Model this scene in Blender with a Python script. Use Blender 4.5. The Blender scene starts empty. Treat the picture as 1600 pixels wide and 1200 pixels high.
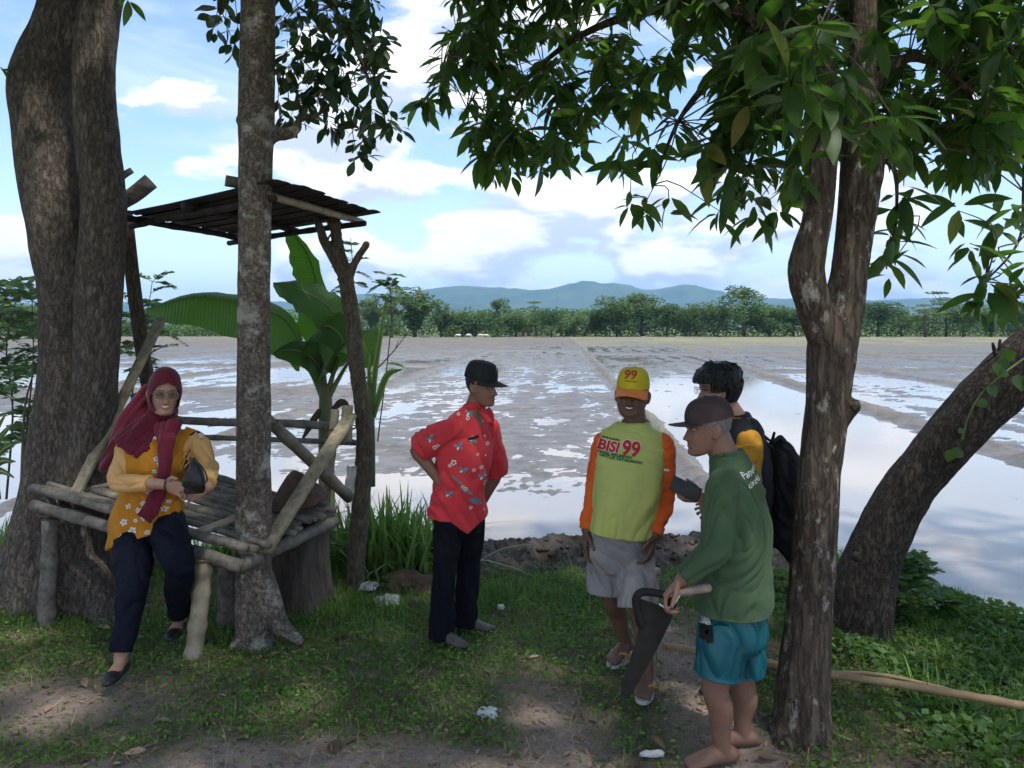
import bpy, bmesh, math, random
import numpy as np
from mathutils import Vector, Matrix, noise as mnoise
from mathutils.bvhtree import BVHTree

scene = bpy.context.scene
C = scene.collection
R = math.radians
random.seed(7)
rng = np.random.default_rng(7)

# ------------------------------------------------------------------ camera
F_PX, HZ, CAM_H = 1200.0, 510.0, 1.87          # focal length and horizon row for a 1600 x 1200 frame
cam_d = bpy.data.cameras.new('camera')
cam = bpy.data.objects.new('camera', cam_d)
C.objects.link(cam)
cam.location = (0, 0, CAM_H)
cam.rotation_euler = (R(90), 0, 0)
cam_d.sensor_width = 36.0
cam_d.lens = 36.0 * F_PX / 1600.0
cam_d.shift_y = -(600.0 - HZ) / 1600.0
cam_d.clip_start = 0.05
cam_d.clip_end = 30000
scene.camera = cam

# ------------------------------------------------------------------ sun and sky
SUN_EL, SUN_AZ = R(66), R(142)                   # azimuth from +Y towards +X
sun_dir = Vector((math.cos(SUN_EL) * math.sin(SUN_AZ), math.cos(SUN_EL) * math.cos(SUN_AZ), math.sin(SUN_EL)))
sd = bpy.data.lights.new('sun', 'SUN')
sd.energy = 2.0
sd.angle = R(2.5)
sd.color = (1.0, 0.955, 0.88)
sun = bpy.data.objects.new('sun', sd)
sun.rotation_euler = (-sun_dir).to_track_quat('-Z', 'Y').to_euler()
C.objects.link(sun)

world = bpy.data.worlds.new('World')
scene.world = world
world.use_nodes = True
SKY_SEED = (1.7, 2.1)
def build_sky():
    nt = world.node_tree
    nt.nodes.clear()
    N = nt.nodes.new
    L = nt.links.new
    out = N('ShaderNodeOutputWorld')
    bg = N('ShaderNodeBackground')
    bg.inputs['Strength'].default_value = 0.9
    L(bg.outputs[0], out.inputs[0])
    sky = N('ShaderNodeTexSky')
    sky.sky_type = 'NISHITA'
    sky.sun_disc = False
    sky.sun_elevation = SUN_EL
    sky.sun_rotation = SUN_AZ
    sky.air_density = 1.0
    sky.dust_density = 0.6
    sky.ozone_density = 1.6
    tc = N('ShaderNodeTexCoord')
    sep = N('ShaderNodeSeparateXYZ')
    L(tc.outputs['Generated'], sep.inputs[0])
    def math_(op, a, b=None, c=None, clamp=False):
        n = N('ShaderNodeMath')
        n.operation = op
        n.use_clamp = clamp
        for i, v in enumerate((a, b, c)):
            if v is None: continue
            if isinstance(v, (int, float)): n.inputs[i].default_value = v
            else: L(v, n.inputs[i])
        return n.outputs[0]
    def ramp(v, lo, hi):
        n = N('ShaderNodeMapRange')
        n.interpolation_type = 'SMOOTHSTEP'
        L(v, n.inputs[0])
        n.inputs[1].default_value = lo
        n.inputs[2].default_value = hi
        return n.outputs[0]
    x, y, z = sep.outputs
    zz = math_('MAXIMUM', z, 0.0)
    def noise(sc, detail, rough, dist=0.0, seed=0.0, flat=2.3, lift=0.0):
        cmb = N('ShaderNodeCombineXYZ')
        L(math_('ADD', x, seed), cmb.inputs[0])
        L(y, cmb.inputs[1])
        L(math_('MULTIPLY_ADD', zz, flat, lift), cmb.inputs[2])
        n = N('ShaderNodeTexNoise')
        n.inputs['Scale'].default_value = sc
        n.inputs['Detail'].default_value = detail
        n.inputs['Roughness'].default_value = rough
        n.inputs['Distortion'].default_value = dist
        L(cmb.outputs[0], n.inputs['Vector'])
        return n.outputs[0]
    # cumulus heaps: a copy of the density looked up higher in the sky tells sunlit tops from grey bases
    S1, S2 = SKY_SEED
    big = noise(2.1, 2.0, 0.5, 0.0, S1, 2.6)
    puff = noise(5.2, 9.0, 0.56, 0.15, S2, 2.3)
    puff_up = noise(5.2, 5.0, 0.5, 0.15, S2, 2.3, 0.075)
    dens = math_('ADD', math_('MULTIPLY', big, 0.62), math_('MULTIPLY', puff, 0.62))
    low = ramp(zz, 0.36, 0.02)                  # more cloud towards the horizon
    dens = math_('ADD', dens, math_('MULTIPLY', low, 0.085))
    cov = ramp(dens, 0.640, 0.695)
    shade = ramp(math_('SUBTRACT', puff, puff_up), -0.06, 0.075)
    thick = ramp(dens, 0.70, 0.90)
    wisp = noise(3.4, 10.0, 0.6, 0.6, 3.3, 3.6)
    wcov = math_('MULTIPLY', ramp(wisp, 0.45, 0.74), 0.55)
    skyc = N('ShaderNodeVectorMath')
    skyc.operation = 'SCALE'
    L(sky.outputs[0], skyc.inputs[0])
    skyc.inputs['Scale'].default_value = 0.105
    def mix(f, a, b):
        n = N('ShaderNodeMix')
        n.data_type = 'RGBA'
        if isinstance(f, float): n.inputs[0].default_value = f
        else: L(f, n.inputs[0])
        for i, q in ((6, a), (7, b)):
            if isinstance(q, tuple): n.inputs[i].default_value = (*q, 1)
            else: L(q, n.inputs[i])
        return n.outputs[2]
    hzf = math_('MULTIPLY', ramp(zz, 0.20, 0.0), 0.6)
    base = mix(hzf, skyc.outputs[0], (0.46, 0.53, 0.62))
    c1 = mix(wcov, base, (0.45, 0.50, 0.56))
    ccol = mix(shade, (0.33, 0.355, 0.40), (0.64, 0.635, 0.625))
    ccol2 = mix(math_('MULTIPLY', thick, 0.45), ccol, (0.36, 0.385, 0.425))
    c2 = mix(math_('MULTIPLY', cov, 0.94), c1, ccol2)
    L(c2, bg.inputs['Color'])
build_sky()
vs = scene.view_settings
vs.view_transform = 'Standard'
vs.look = 'None'
vs.exposure = 1.5
vs.gamma = 1.0
vs.use_curve_mapping = False
scene.cycles.max_bounces = 5
scene.cycles.diffuse_bounces = 2
scene.cycles.glossy_bounces = 2
scene.cycles.transmission_bounces = 4
scene.cycles.transparent_max_bounces = 8
scene.cycles.volume_bounces = 0
scene.cycles.use_denoising = True
scene.cycles.use_adaptive_sampling = True
scene.cycles.adaptive_threshold = 0.02
scene.cycles.caustics_reflective = False
scene.cycles.caustics_refractive = False

# ------------------------------------------------------------------ helpers
def at(px, py, Y):
    """a point of the place seen at a pixel of the 1600 x 1200 frame, at depth Y metres"""
    return Vector(((px - 800.0) / F_PX * Y, Y, CAM_H - (py - HZ) / F_PX * Y))
def gy(py, z=0.0):
    return (CAM_H - z) * F_PX / (py - HZ)

def _hash(i, j, k, s):
    h = (i * 374761393 + j * 668265263 + k * 2147483647 + s * 1274126177) & 0xFFFFFFFF
    h = ((h ^ (h >> 13)) * 1274126177) & 0xFFFFFFFF
    h = h ^ (h >> 16)
    return (h & 0xFFFF) / 32767.5 - 1.0
def vnoise(P, seed=0):
    P = np.asarray(P, float)
    I = np.floor(P).astype(np.int64)
    f = P - I
    f = f * f * (3 - 2 * f)
    r = 0
    for a in (0, 1):
        for b in (0, 1):
            for c in (0, 1):
                w = (f[:, 0] if a else 1 - f[:, 0]) * (f[:, 1] if b else 1 - f[:, 1]) * (f[:, 2] if c else 1 - f[:, 2])
                r = r + w * _hash(I[:, 0] + a, I[:, 1] + b, I[:, 2] + c, seed)
    return r
def fbm(P, octv=4, seed=0, gain=0.5):
    P = np.asarray(P, float)
    r, a, t = 0, 1.0, 0
    for o in range(octv):
        r = r + a * vnoise(P * 2 ** o + o * 17.3, seed + o)
        t += a
        a *= gain
    return r / t
def smst(x, a, b):
    t = np.clip((np.asarray(x, float) - a) / (b - a), 0, 1)
    return t * t * (3 - 2 * t)

class MB:
    """collects vertices and faces of one mesh"""
    def __init__(s):
        s.V, s.F, s.M, s.n = [], [], [], 0
    def add(s, V, F, m=0):
        V = np.asarray(V, float).reshape(-1, 3)
        for k in (3, 4):
            pass
        if isinstance(F, np.ndarray):
            s.F.append(F + s.n)
            s.M.append(np.full(len(F), m))
        else:
            by = {}
            for f in F: by.setdefault(len(f), []).append(f)
            for k, fs in by.items():
                s.F.append(np.array(fs, int) + s.n)
                s.M.append(np.full(len(fs), m))
        s.V.append(V)
        s.n += len(V)
        return s
    def mesh(s, name, smooth=True):
        V = np.concatenate(s.V) if s.V else np.zeros((0, 3))
        me = bpy.data.meshes.new(name)
        me.vertices.add(len(V))
        me.vertices.foreach_set('co', V.astype(np.float32).ravel())
        nl = sum(f.size for f in s.F)
        npoly = sum(len(f) for f in s.F)
        me.loops.add(nl)
        me.polygons.add(npoly)
        me.loops.foreach_set('vertex_index', np.concatenate([f.ravel() for f in s.F]).astype(np.int32))
        tot = np.concatenate([np.full(len(f), f.shape[1]) for f in s.F])
        st = np.concatenate([[0], np.cumsum(tot)[:-1]])
        me.polygons.foreach_set('loop_start', st.astype(np.int32))
        me.polygons.foreach_set('material_index', np.concatenate(s.M).astype(np.int32))
        me.polygons.foreach_set('use_smooth', np.full(npoly, smooth))
        me.update(calc_edges=True)
        me.validate()
        return me

ORIG = {}
def obj(name, me, mats=None, parent=None, base=None):
    """link a mesh given in world coordinates as one object (origin at base, or at its parent's origin)"""
    o = bpy.data.objects.new(name, me)
    C.objects.link(o)
    if parent is not None:
        org = ORIG[parent.name]
        o.parent = parent
    else:
        org = Vector(base) if base is not None else Vector((0, 0, 0))
        o.location = org
    me.transform(Matrix.Translation(-org))
    ORIG[o.name] = org
    if mats is not None:
        for m in (mats if isinstance(mats, (list, tuple)) else [mats]): me.materials.append(m)
    return o
def thing(name, label, cat, base, group=None):
    o = bpy.data.objects.new(name, None)
    o.empty_display_size = 0.1
    C.objects.link(o)
    o.location = base
    ORIG[o.name] = Vector(base)
    return tag(o, label, cat, group)
def tag(o, label=None, cat=None, group=None, kind=None):
    if label: o['label'] = label
    if cat: o['category'] = cat
    if group: o['group'] = group
    if kind: o['kind'] = kind
    return o

def catmull(P, n):
    P = np.asarray(P, float)
    m = len(P)
    if m < 3:
        t = np.linspace(0, 1, n)[:, None]
        return P[0] * (1 - t) + P[-1] * t
    E = np.vstack([2 * P[0] - P[1], P, 2 * P[-1] - P[-2]])
    out = []
    for s in np.linspace(0, m - 1, n):
        i = min(int(s), m - 2)
        t = s - i
        a, b, c, d = E[i], E[i + 1], E[i + 2], E[i + 3]
        out.append(0.5 * (2 * b + (c - a) * t + (2 * a - 5 * b + 4 * c - d) * t * t + (3 * b - a - 3 * c + d) * t ** 3))
    return np.array(out)
def tube(P, rad, seg=12, side=None, n=None, rnd=False, ex=2.0, twist=None):
    """tube along a path; rad: one radius or (across, deep) per point; side: direction of the 'across' axis"""
    P = np.array([tuple(p) for p in P], float)
    rad = np.array([(r, r) if np.isscalar(r) else tuple(r) for r in rad], float)
    if n:
        rad = np.maximum(catmull(rad, n), rad.min() * 0.5)
        P = catmull(P, n)
    if rnd:
        d0 = P[0] - P[1]; d0 /= np.linalg.norm(d0)
        d1 = P[-1] - P[-2]; d1 /= np.linalg.norm(d1)
        r0, r1 = rad[0].mean(), rad[-1].mean()
        A = [(P[0] + d0 * r0 * s, rad[0] * c) for s, c in ((.98, .2), (.8, .6), (.45, .89))]
        B = [(P[-1] + d1 * r1 * s, rad[-1] * c) for s, c in ((.45, .89), (.8, .6), (.98, .2))]
        P = np.vstack([[a[0] for a in A], P, [b[0] for b in B]])
        rad = np.vstack([[a[1] for a in A], rad, [b[1] for b in B]])
    m = len(P)
    T = np.gradient(P, axis=0)
    T /= np.linalg.norm(T, axis=1)[:, None] + 1e-12
    if side is not None: u = np.array(side, float)
    else: u = np.array((1., 0, 0)) if abs(T[0][0]) < 0.8 else np.array((0, 1., 0))
    ang = np.linspace(0, 2 * np.pi, seg, endpoint=False)
    ca, sa = np.cos(ang), np.sin(ang)
    if ex != 2.0:
        ca = np.sign(ca) * np.abs(ca) ** (2 / ex)
        sa = np.sign(sa) * np.abs(sa) ** (2 / ex)
    V = []
    for i in range(m):
        q = np.array(side, float) if side is not None else u
        q = q - T[i] * q.dot(T[i])
        q /= np.linalg.norm(q) + 1e-12
        u = q
        v = np.cross(T[i], q)
        V.append(P[i] + np.outer(ca * rad[i][0], q) + np.outer(sa * rad[i][1], v))
    V = np.vstack(V)
    i, j = np.meshgrid(np.arange(m - 1), np.arange(seg), indexing='ij')
    i, j = i.ravel(), j.ravel()
    j2 = (j + 1) % seg
    Q = np.stack([i * seg + j, i * seg + j2, (i + 1) * seg + j2, (i + 1) * seg + j], 1)
    V = np.vstack([V, P[0], P[-1]])
    c0, c1 = m * seg, m * seg + 1
    jj = np.arange(seg)
    T0 = np.stack([np.full(seg, c0), (jj + 1) % seg, jj], 1)
    T1 = np.stack([np.full(seg, c1), (m - 1) * seg + jj, (m - 1) * seg + (jj + 1) % seg], 1)
    return V, [tuple(q) for q in Q] + [tuple(q) for q in T0] + [tuple(q) for q in T1]
def ball(c, r, M3=None, nu=14, nv=10):
    V, Fq = [], []
    for i in range(nv + 1):
        th = math.pi * i / nv
        for j in range(nu):
            ph = 2 * math.pi * j / nu
            V.append((math.sin(th) * math.cos(ph), math.sin(th) * math.sin(ph), math.cos(th)))
    V = np.array(V) * np.array(r)
    if M3 is not None: V = V @ np.array(M3).T
    V = V + np.array(c)
    for i in range(nv):
        for j in range(nu):
            Fq.append((i * nu + j, (i + 1) * nu + j, (i + 1) * nu + (j + 1) % nu, i * nu + (j + 1) % nu))
    return V, Fq
def box(c, h, M3=None, bev=0.0):
    """bevel-edged box: centre, half sizes, rotation"""
    bm = bmesh.new()
    bmesh.ops.create_cube(bm, size=2)
    for v in bm.verts: v.co = Vector((v.co.x * h[0], v.co.y * h[1], v.co.z * h[2]))
    if bev: bmesh.ops.bevel(bm, geom=list(bm.edges), offset=bev, segments=2, affect='EDGES', profile=0.6)
    bm.verts.index_update()
    V = np.array([v.co[:] for v in bm.verts])
    Fs = [tuple(v.index for v in f.verts) for f in bm.faces]
    bm.free()
    if M3 is not None: V = V @ np.array(M3).T
    return V + np.array(c), Fs
def axes(d, up=(0, 0, 1)):
    """3x3 with columns (along d, across, third)"""
    d = Vector(d).normalized()
    s = Vector(up).cross(d)
    if s.length < 1e-4: s = Vector((1, 0, 0)).cross(d)
    s.normalize()
    return Matrix((d, s, d.cross(s))).transposed()
def fuse(mb, voxel, smooth=2, fac=0.5):
    """weld overlapping closed shells into one continuous surface"""
    me = mb.mesh('shell')
    o = bpy.data.objects.new('shell', me)
    C.objects.link(o)
    m = o.modifiers.new('r', 'REMESH')
    m.mode = 'VOXEL'
    m.voxel_size = voxel
    m.use_smooth_shade = True
    if smooth:
        s = o.modifiers.new('s', 'SMOOTH')
        s.factor = fac
        s.iterations = smooth
    dg = bpy.context.evaluated_depsgraph_get()
    r = bpy.data.meshes.new_from_object(o.evaluated_get(dg))
    bpy.data.objects.remove(o)
    bpy.data.meshes.remove(me)
    r.polygons.foreach_set('use_smooth', np.full(len(r.polygons), True))
    return r
def get_co(me, what='co'):
    a = np.empty(len(me.vertices) * 3, np.float32)
    me.vertices.foreach_get(what, a)
    return a.reshape(-1, 3).astype(float)
def set_co(me, V):
    me.vertices.foreach_set('co', np.asarray(V, np.float32).ravel())
    me.update()
def push(me, fn):
    """move vertices along their normals by fn(co, normal) metres"""
    V, N_ = get_co(me), get_co(me, 'normal')
    d = fn(V, N_)
    set_co(me, V + N_ * d[:, None])
# ------------------------------------------------------------------ materials
MT = {}
def mat(name, c1, c2=None, scale=8.0, rough=0.7, bump=0.0, bscale=None, stretch=(1, 1, 1), spec=0.3, detail=6.0, c3=None, c3_scale=3.0,
        c3_at=(0.58, 0.66), trans=0.0, isl=0.0, coat=0.0, sheen=0.0, rough2=None, gen='Object', lo=0.35, hi=0.65, tcol=None, vcol=None, old=None):
    m = bpy.data.materials.new(name)
    m.use_nodes = True
    nt = m.node_tree
    N, L = nt.nodes.new, nt.links.new
    p = nt.nodes['Principled BSDF']
    out = nt.nodes['Material Output']
    p.inputs['Roughness'].default_value = rough
    p.inputs['Specular IOR Level'].default_value = spec
    p.inputs['Coat Weight'].default_value = coat
    p.inputs['Sheen Weight'].default_value = sheen
    tc = N('ShaderNodeTexCoord')
    mp = N('ShaderNodeMapping')
    mp.inputs['Scale'].default_value = stretch
    L(tc.outputs[gen], mp.inputs[0])
    def noise(sc, det=detail, ro=0.6):
        n = N('ShaderNodeTexNoise')
        n.inputs['Scale'].default_value = sc
        n.inputs['Detail'].default_value = det
        n.inputs['Roughness'].default_value = ro
        L(mp.outputs[0], n.inputs['Vector'])
        return n
    def rng_(v, a, b, c=0.0, d=1.0):
        n = N('ShaderNodeMapRange')
        L(v, n.inputs[0])
        for i, q in enumerate((a, b, c, d)): n.inputs[i + 1].default_value = q
        return n.outputs[0]
    def mix(f, a, b, bl='MIX'):
        n = N('ShaderNodeMix')
        n.data_type = 'RGBA'
        n.blend_type = bl
        if isinstance(f, (int, float)): n.inputs[0].default_value = f
        else: L(f, n.inputs[0])
        for i, q in ((6, a), (7, b)):
            if isinstance(q, tuple): n.inputs[i].default_value = (*q[:3], 1)
            else: L(q, n.inputs[i])
        return n.outputs[2]
    col = None
    if vcol:
        at_ = N('ShaderNodeAttribute')
        at_.attribute_name = vcol
        col = at_.outputs['Color']
    if c2 is not None:
        nz = noise(scale)
        f = rng_(nz.outputs[0], lo, hi)
        if col is not None: col = mix(f, mix(1.0, col, c1, 'MULTIPLY'), mix(1.0, col, c2, 'MULTIPLY'))
        else: col = mix(f, c1, c2)
        if rough2 is not None: L(rng_(nz.outputs[0], lo, hi, rough, rough2), p.inputs['Roughness'])
    elif col is None:
        rgb = N('ShaderNodeRGB')
        rgb.outputs[0].default_value = (*c1, 1)
        col = rgb.outputs[0]
    if c3 is not None:
        n3 = noise(c3_scale, 8.0, 0.65)
        col = mix(rng_(n3.outputs[0], *c3_at), col, c3)
    if isl:
        g = N('ShaderNodeNewGeometry')
        oi = N('ShaderNodeObjectInfo')
        sm = N('ShaderNodeMath')
        sm.operation = 'ADD'
        L(g.outputs['Random Per Island'], sm.inputs[0])
        L(oi.outputs['Random'], sm.inputs[1])
        fr_ = N('ShaderNodeMath')
        fr_.operation = 'FRACT'
        L(sm.outputs[0], fr_.inputs[0])
        hs = N('ShaderNodeHueSaturation')
        L(col, hs.inputs['Color'])
        L(rng_(fr_.outputs[0], 0, 1, 1 - isl, 1 + isl), hs.inputs['Value'])
        L(rng_(fr_.outputs[0], 0, 1, 0.5 + isl * 0.05, 0.5 - isl * 0.05), hs.inputs['Hue'])
        col = hs.outputs[0]
        if old is not None:
            col = mix(rng_(fr_.outputs[0], 0.955, 0.96), col, old)
    L(col, p.inputs['Base Color'])
    if bump:
        nb = noise(bscale or scale * 3)
        b = N('ShaderNodeBump')
        b.inputs['Strength'].default_value = 1.0
        b.inputs['Distance'].default_value = bump
        L(nb.outputs[0], b.inputs['Height'])
        L(b.outputs[0], p.inputs['Normal'])
    if trans:
        t = N('ShaderNodeBsdfTranslucent')
        if tcol: t.inputs[0].default_value = (*tcol, 1)
        else: L(col, t.inputs[0])
        ms = N('ShaderNodeMixShader')
        ms.inputs[0].default_value = trans
        L(p.outputs[0], ms.inputs[1])
        L(t.outputs[0], ms.inputs[2])
        L(ms.outputs[0], out.inputs[0])
    MT[name] = m
    return m

def bark(name, dark, light, lichen, lich_at=(0.6, 0.68), vs_=0.22, scale=26.0, bump=0.012, rings=0.0, lsc=5.0):
    """bark: vertical cracks, plates and pale lichen blotches"""
    m = bpy.data.materials.new(name)
    m.use_nodes = True
    nt = m.node_tree
    N, L = nt.nodes.new, nt.links.new
    p = nt.nodes['Principled BSDF']
    p.inputs['Roughness'].default_value = 0.9
    p.inputs['Specular IOR Level'].default_value = 0.15
    tc = N('ShaderNodeTexCoord')
    mp = N('ShaderNodeMapping')
    mp.inputs['Scale'].default_value = (1, 1, vs_)
    L(tc.outputs['Object'], mp.inputs[0])
    wn = N('ShaderNodeTexNoise')
    wn.inputs['Scale'].default_value = 9
    L(tc.outputs['Object'], wn.inputs['Vector'])
    ad = N('ShaderNodeVectorMath')
    ad.operation = 'MULTIPLY_ADD'
    L(wn.outputs['Color'], ad.inputs[0])
    ad.inputs[1].default_value = (0.022, 0.022, 0.012)
    L(mp.outputs[0], ad.inputs[2])
    vn = N('ShaderNodeTexNoise')
    vn.inputs['Scale'].default_value = scale * 1.1
    vn.inputs['Detail'].default_value = 6
    vn.inputs['Roughness'].default_value = 0.6
    L(ad.outputs[0], vn.inputs['Vector'])
    vs2 = N('ShaderNodeMath')
    vs2.operation = 'SUBTRACT'
    L(vn.outputs[0], vs2.inputs[0])
    vs2.inputs[1].default_value = 0.5
    vo = N('ShaderNodeMath')
    vo.operation = 'ABSOLUTE'
    L(vs2.outputs[0], vo.inputs[0])
    n1 = N('ShaderNodeTexNoise')
    n1.inputs['Scale'].default_value = scale * 1.3
    n1.inputs['Detail'].default_value = 8
    n1.inputs['Roughness'].default_value = 0.65
    L(ad.outputs[0], n1.inputs['Vector'])
    n2 = N('ShaderNodeTexNoise')
    n2.inputs['Scale'].default_value = lsc
    n2.inputs['Detail'].default_value = 9
    n2.inputs['Roughness'].default_value = 0.7
    mp2 = N('ShaderNodeMapping')
    mp2.inputs['Scale'].default_value = (1, 1, 0.45 if rings == 0 else 1.25)
    L(tc.outputs['Object'], mp2.inputs[0])
    L(mp2.outputs[0], n2.inputs['Vector'])
    def rg(v, a, b, c=0, d=1):
        n = N('ShaderNodeMapRange')
        L(v, n.inputs[0])
        for i, q in enumerate((a, b, c, d)): n.inputs[i + 1].default_value = q
        return n.outputs[0]
    def mix(f, a, b):
        n = N('ShaderNodeMix')
        n.data_type = 'RGBA'
        L(f, n.inputs[0])
        for i, q in ((6, a), (7, b)):
            if isinstance(q, tuple): n.inputs[i].default_value = (*q, 1)
            else: L(q, n.inputs[i])
        return n.outputs[2]
    base = mix(rg(n1.outputs[0], 0.35, 0.66), dark, light)
    crack = mix(rg(vo.outputs[0], 0.0, 0.045, 0.25, 1.0), tuple(c * 0.5 for c in dark), base)
    col = mix(rg(n2.outputs[0], *lich_at), crack, lichen)
    L(col, p.inputs['Base Color'])
    h = N('ShaderNodeMath')
    h.operation = 'MULTIPLY_ADD'
    L(rg(vo.outputs[0], 0, 0.08), h.inputs[0])
    h.inputs[1].default_value = 0.6
    L(n1.outputs[0], h.inputs[2])
    b = N('ShaderNodeBump')
    b.inputs['Strength'].default_value = 1.0
    b.inputs['Distance'].default_value = bump
    L(h.outputs[0], b.inputs['Height'])
    L(b.outputs[0], p.inputs['Normal'])
    MT[name] = m
    return m

bark('bark_big', (0.075, 0.062, 0.052), (0.165, 0.140, 0.120), (0.30, 0.29, 0.26), (0.62, 0.74), 0.35, 30, 0.010)
bark('bark_mid', (0.11, 0.088, 0.072), (0.25, 0.21, 0.178), (0.40, 0.385, 0.345), (0.52, 0.62), 0.7, 34, 0.008, rings=1, lsc=6.5)
bark('bark_mango', (0.062, 0.047, 0.036), (0.15, 0.118, 0.092), (0.40, 0.37, 0.33), (0.57, 0.66), 0.16, 24, 0.012, lsc=17.0)
bark('bark_lean', (0.040, 0.033, 0.028), (0.095, 0.080, 0.068), (0.17, 0.16, 0.14), (0.66, 0.78), 0.4, 30, 0.014)
bark('bark_pole', (0.075, 0.062, 0.046), (0.17, 0.14, 0.105), (0.25, 0.22, 0.18), (0.62, 0.75), 0.3, 40, 0.005)
mat('wood_grey', (0.095, 0.083, 0.071), (0.215, 0.192, 0.165), 22, 0.85, 0.004, 60, stretch=(1, 1, 1), c3=(0.09, 0.08, 0.07), c3_scale=9)
mat('wood_plank', (0.17, 0.145, 0.10), (0.31, 0.27, 0.19), 16, 0.85, 0.003, 70, c3=(0.12, 0.105, 0.075), c3_scale=11)
mat('bamboo_dry', (0.24, 0.20, 0.14), (0.38, 0.33, 0.235), 12, 0.55, 0.002, 50, c3=(0.15, 0.13, 0.10), c3_scale=7)
mat('bamboo_grey', (0.10, 0.088, 0.073), (0.21, 0.188, 0.155), 14, 0.7, 0.002, 50, c3=(0.08, 0.07, 0.06), c3_scale=8)
mat('bamboo_tan', (0.23, 0.155, 0.085), (0.34, 0.24, 0.135), 9, 0.5, 0.002, 40, c3=(0.25, 0.16, 0.085), c3_scale=6)
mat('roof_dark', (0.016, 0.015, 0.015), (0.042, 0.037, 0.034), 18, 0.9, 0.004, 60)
mat('stump', (0.035, 0.030, 0.026), (0.095, 0.080, 0.066), 22, 0.95, 0.01, 40, stretch=(1, 1, .25))
# foliage
mat('leaf_mango', (0.024, 0.054, 0.017), (0.046, 0.088, 0.026), 9, 0.42, spec=0.3, trans=0.36, isl=0.5, tcol=(0.15, 0.33, 0.035), old=(0.17, 0.15, 0.035))
mat('leaf_dark', (0.026, 0.052, 0.026), (0.045, 0.082, 0.036), 9, 0.36, spec=0.4, trans=0.22, isl=0.3, tcol=(0.07, 0.17, 0.03))
mat('leaf_far', (0.066, 0.118, 0.038), (0.105, 0.165, 0.056), 0.4, 0.6, spec=0.2, trans=0.28, isl=0.4, tcol=(0.15, 0.27, 0.06))
mat('leaf_far2', (0.045, 0.088, 0.034), (0.074, 0.125, 0.046), 0.4, 0.6, spec=0.2, trans=0.25, isl=0.4, tcol=(0.11, 0.22, 0.05))
mat('leaf_far3', (0.085, 0.135, 0.050), (0.13, 0.185, 0.072), 0.4, 0.6, spec=0.2, trans=0.3, isl=0.35, tcol=(0.18, 0.29, 0.09))
mat('grass', (0.075, 0.165, 0.028), (0.14, 0.245, 0.052), 1.7, 0.5, spec=0.25, trans=0.3, isl=0.4, tcol=(0.16, 0.30, 0.05))
mat('grass_tall', (0.085, 0.17, 0.040), (0.15, 0.25, 0.07), 2.2, 0.42, spec=0.3, trans=0.38, isl=0.35, tcol=(0.22, 0.40, 0.07))
mat('grass_dry', (0.26, 0.21, 0.13), (0.38, 0.32, 0.21), 3, 0.8, isl=0.35)
mat('litter', (0.16, 0.105, 0.068), (0.30, 0.215, 0.145), 5, 0.8, isl=0.5)
mat('shrub', (0.050, 0.105, 0.028), (0.085, 0.150, 0.042), 2.5, 0.45, spec=0.3, trans=0.32, isl=0.4, tcol=(0.17, 0.33, 0.05))
mat('shrub_fine', (0.075, 0.14, 0.050), (0.12, 0.20, 0.075), 2.5, 0.55, trans=0.3, isl=0.35, tcol=(0.15, 0.28, 0.08))
mat('banana_stem', (0.16, 0.19, 0.075), (0.10, 0.085, 0.045), 5, 0.5, stretch=(1, 1, .3))
mat('dead_leaf', (0.14, 0.095, 0.06), (0.075, 0.05, 0.035), 6, 0.85)
mat('stem_green', (0.10, 0.15, 0.05), (0.16, 0.20, 0.08), 6, 0.5)
mat('twig', (0.075, 0.06, 0.045), (0.14, 0.115, 0.09), 20, 0.85)
# clothes and people
mat('navy', (0.0035, 0.0042, 0.009), (0.007, 0.008, 0.015), 20, 0.85, 0.0015, 60, sheen=0.0, spec=0.15)
mat('jeans', (0.004, 0.0055, 0.013), (0.007, 0.009, 0.020), 30, 0.85, 0.0015, 80, spec=0.15)
mat('black_cloth', (0.006, 0.006, 0.008), (0.014, 0.014, 0.017), 30, 0.8, 0.001, 80, spec=0.2)
mat('black_matte', (0.008, 0.008, 0.008), (0.016, 0.015, 0.014), 25, 0.7, 0.0008, 60, spec=0.25)
mat('black_leather', (0.008, 0.007, 0.008), (0.02, 0.018, 0.018), 30, 0.45, 0.0008, 90, spec=0.4)
mat('grey_shoe', (0.05, 0.045, 0.045), (0.09, 0.08, 0.078), 18, 0.55, 0.001, 60)
mat('red_cloth', (0.52, 0.030, 0.042), (0.60, 0.045, 0.055), 5, 0.75, 0.0015, 180, sheen=0.1, spec=0.2)
mat('yellow_cloth', (0.44, 0.47, 0.135), (0.50, 0.53, 0.17), 5, 0.85, 0.0012, 220, sheen=0.05, spec=0.15)
mat('orange_cloth', (0.66, 0.105, 0.020), (0.74, 0.135, 0.028), 5, 0.8, 0.0012, 220, sheen=0.05, spec=0.15)
mat('green_cloth', (0.050, 0.088, 0.045), (0.066, 0.108, 0.056), 5, 0.85, 0.0012, 220, sheen=0.05, spec=0.15)
mat('teal_cloth', (0.0015, 0.070, 0.092), (0.003, 0.105, 0.132), 5, 0.5, 0.0012, 120, spec=0.4)
mat('short_grey', (0.22, 0.21, 0.215), (0.30, 0.285, 0.285), 9, 0.9, 0.0015, 160, spec=0.15)
mat('mustard', (0.42, 0.20, 0.022), (0.50, 0.25, 0.032), 5, 0.8, 0.0012, 200, spec=0.15)
mat('navy_jacket', (0.009, 0.010, 0.016), (0.017, 0.018, 0.026), 10, 0.75, 0.0012, 200, spec=0.25)
mat('maroon', (0.095, 0.008, 0.020), (0.135, 0.013, 0.030), 6, 0.8, 0.0012, 160, sheen=0.15, spec=0.15)
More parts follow.
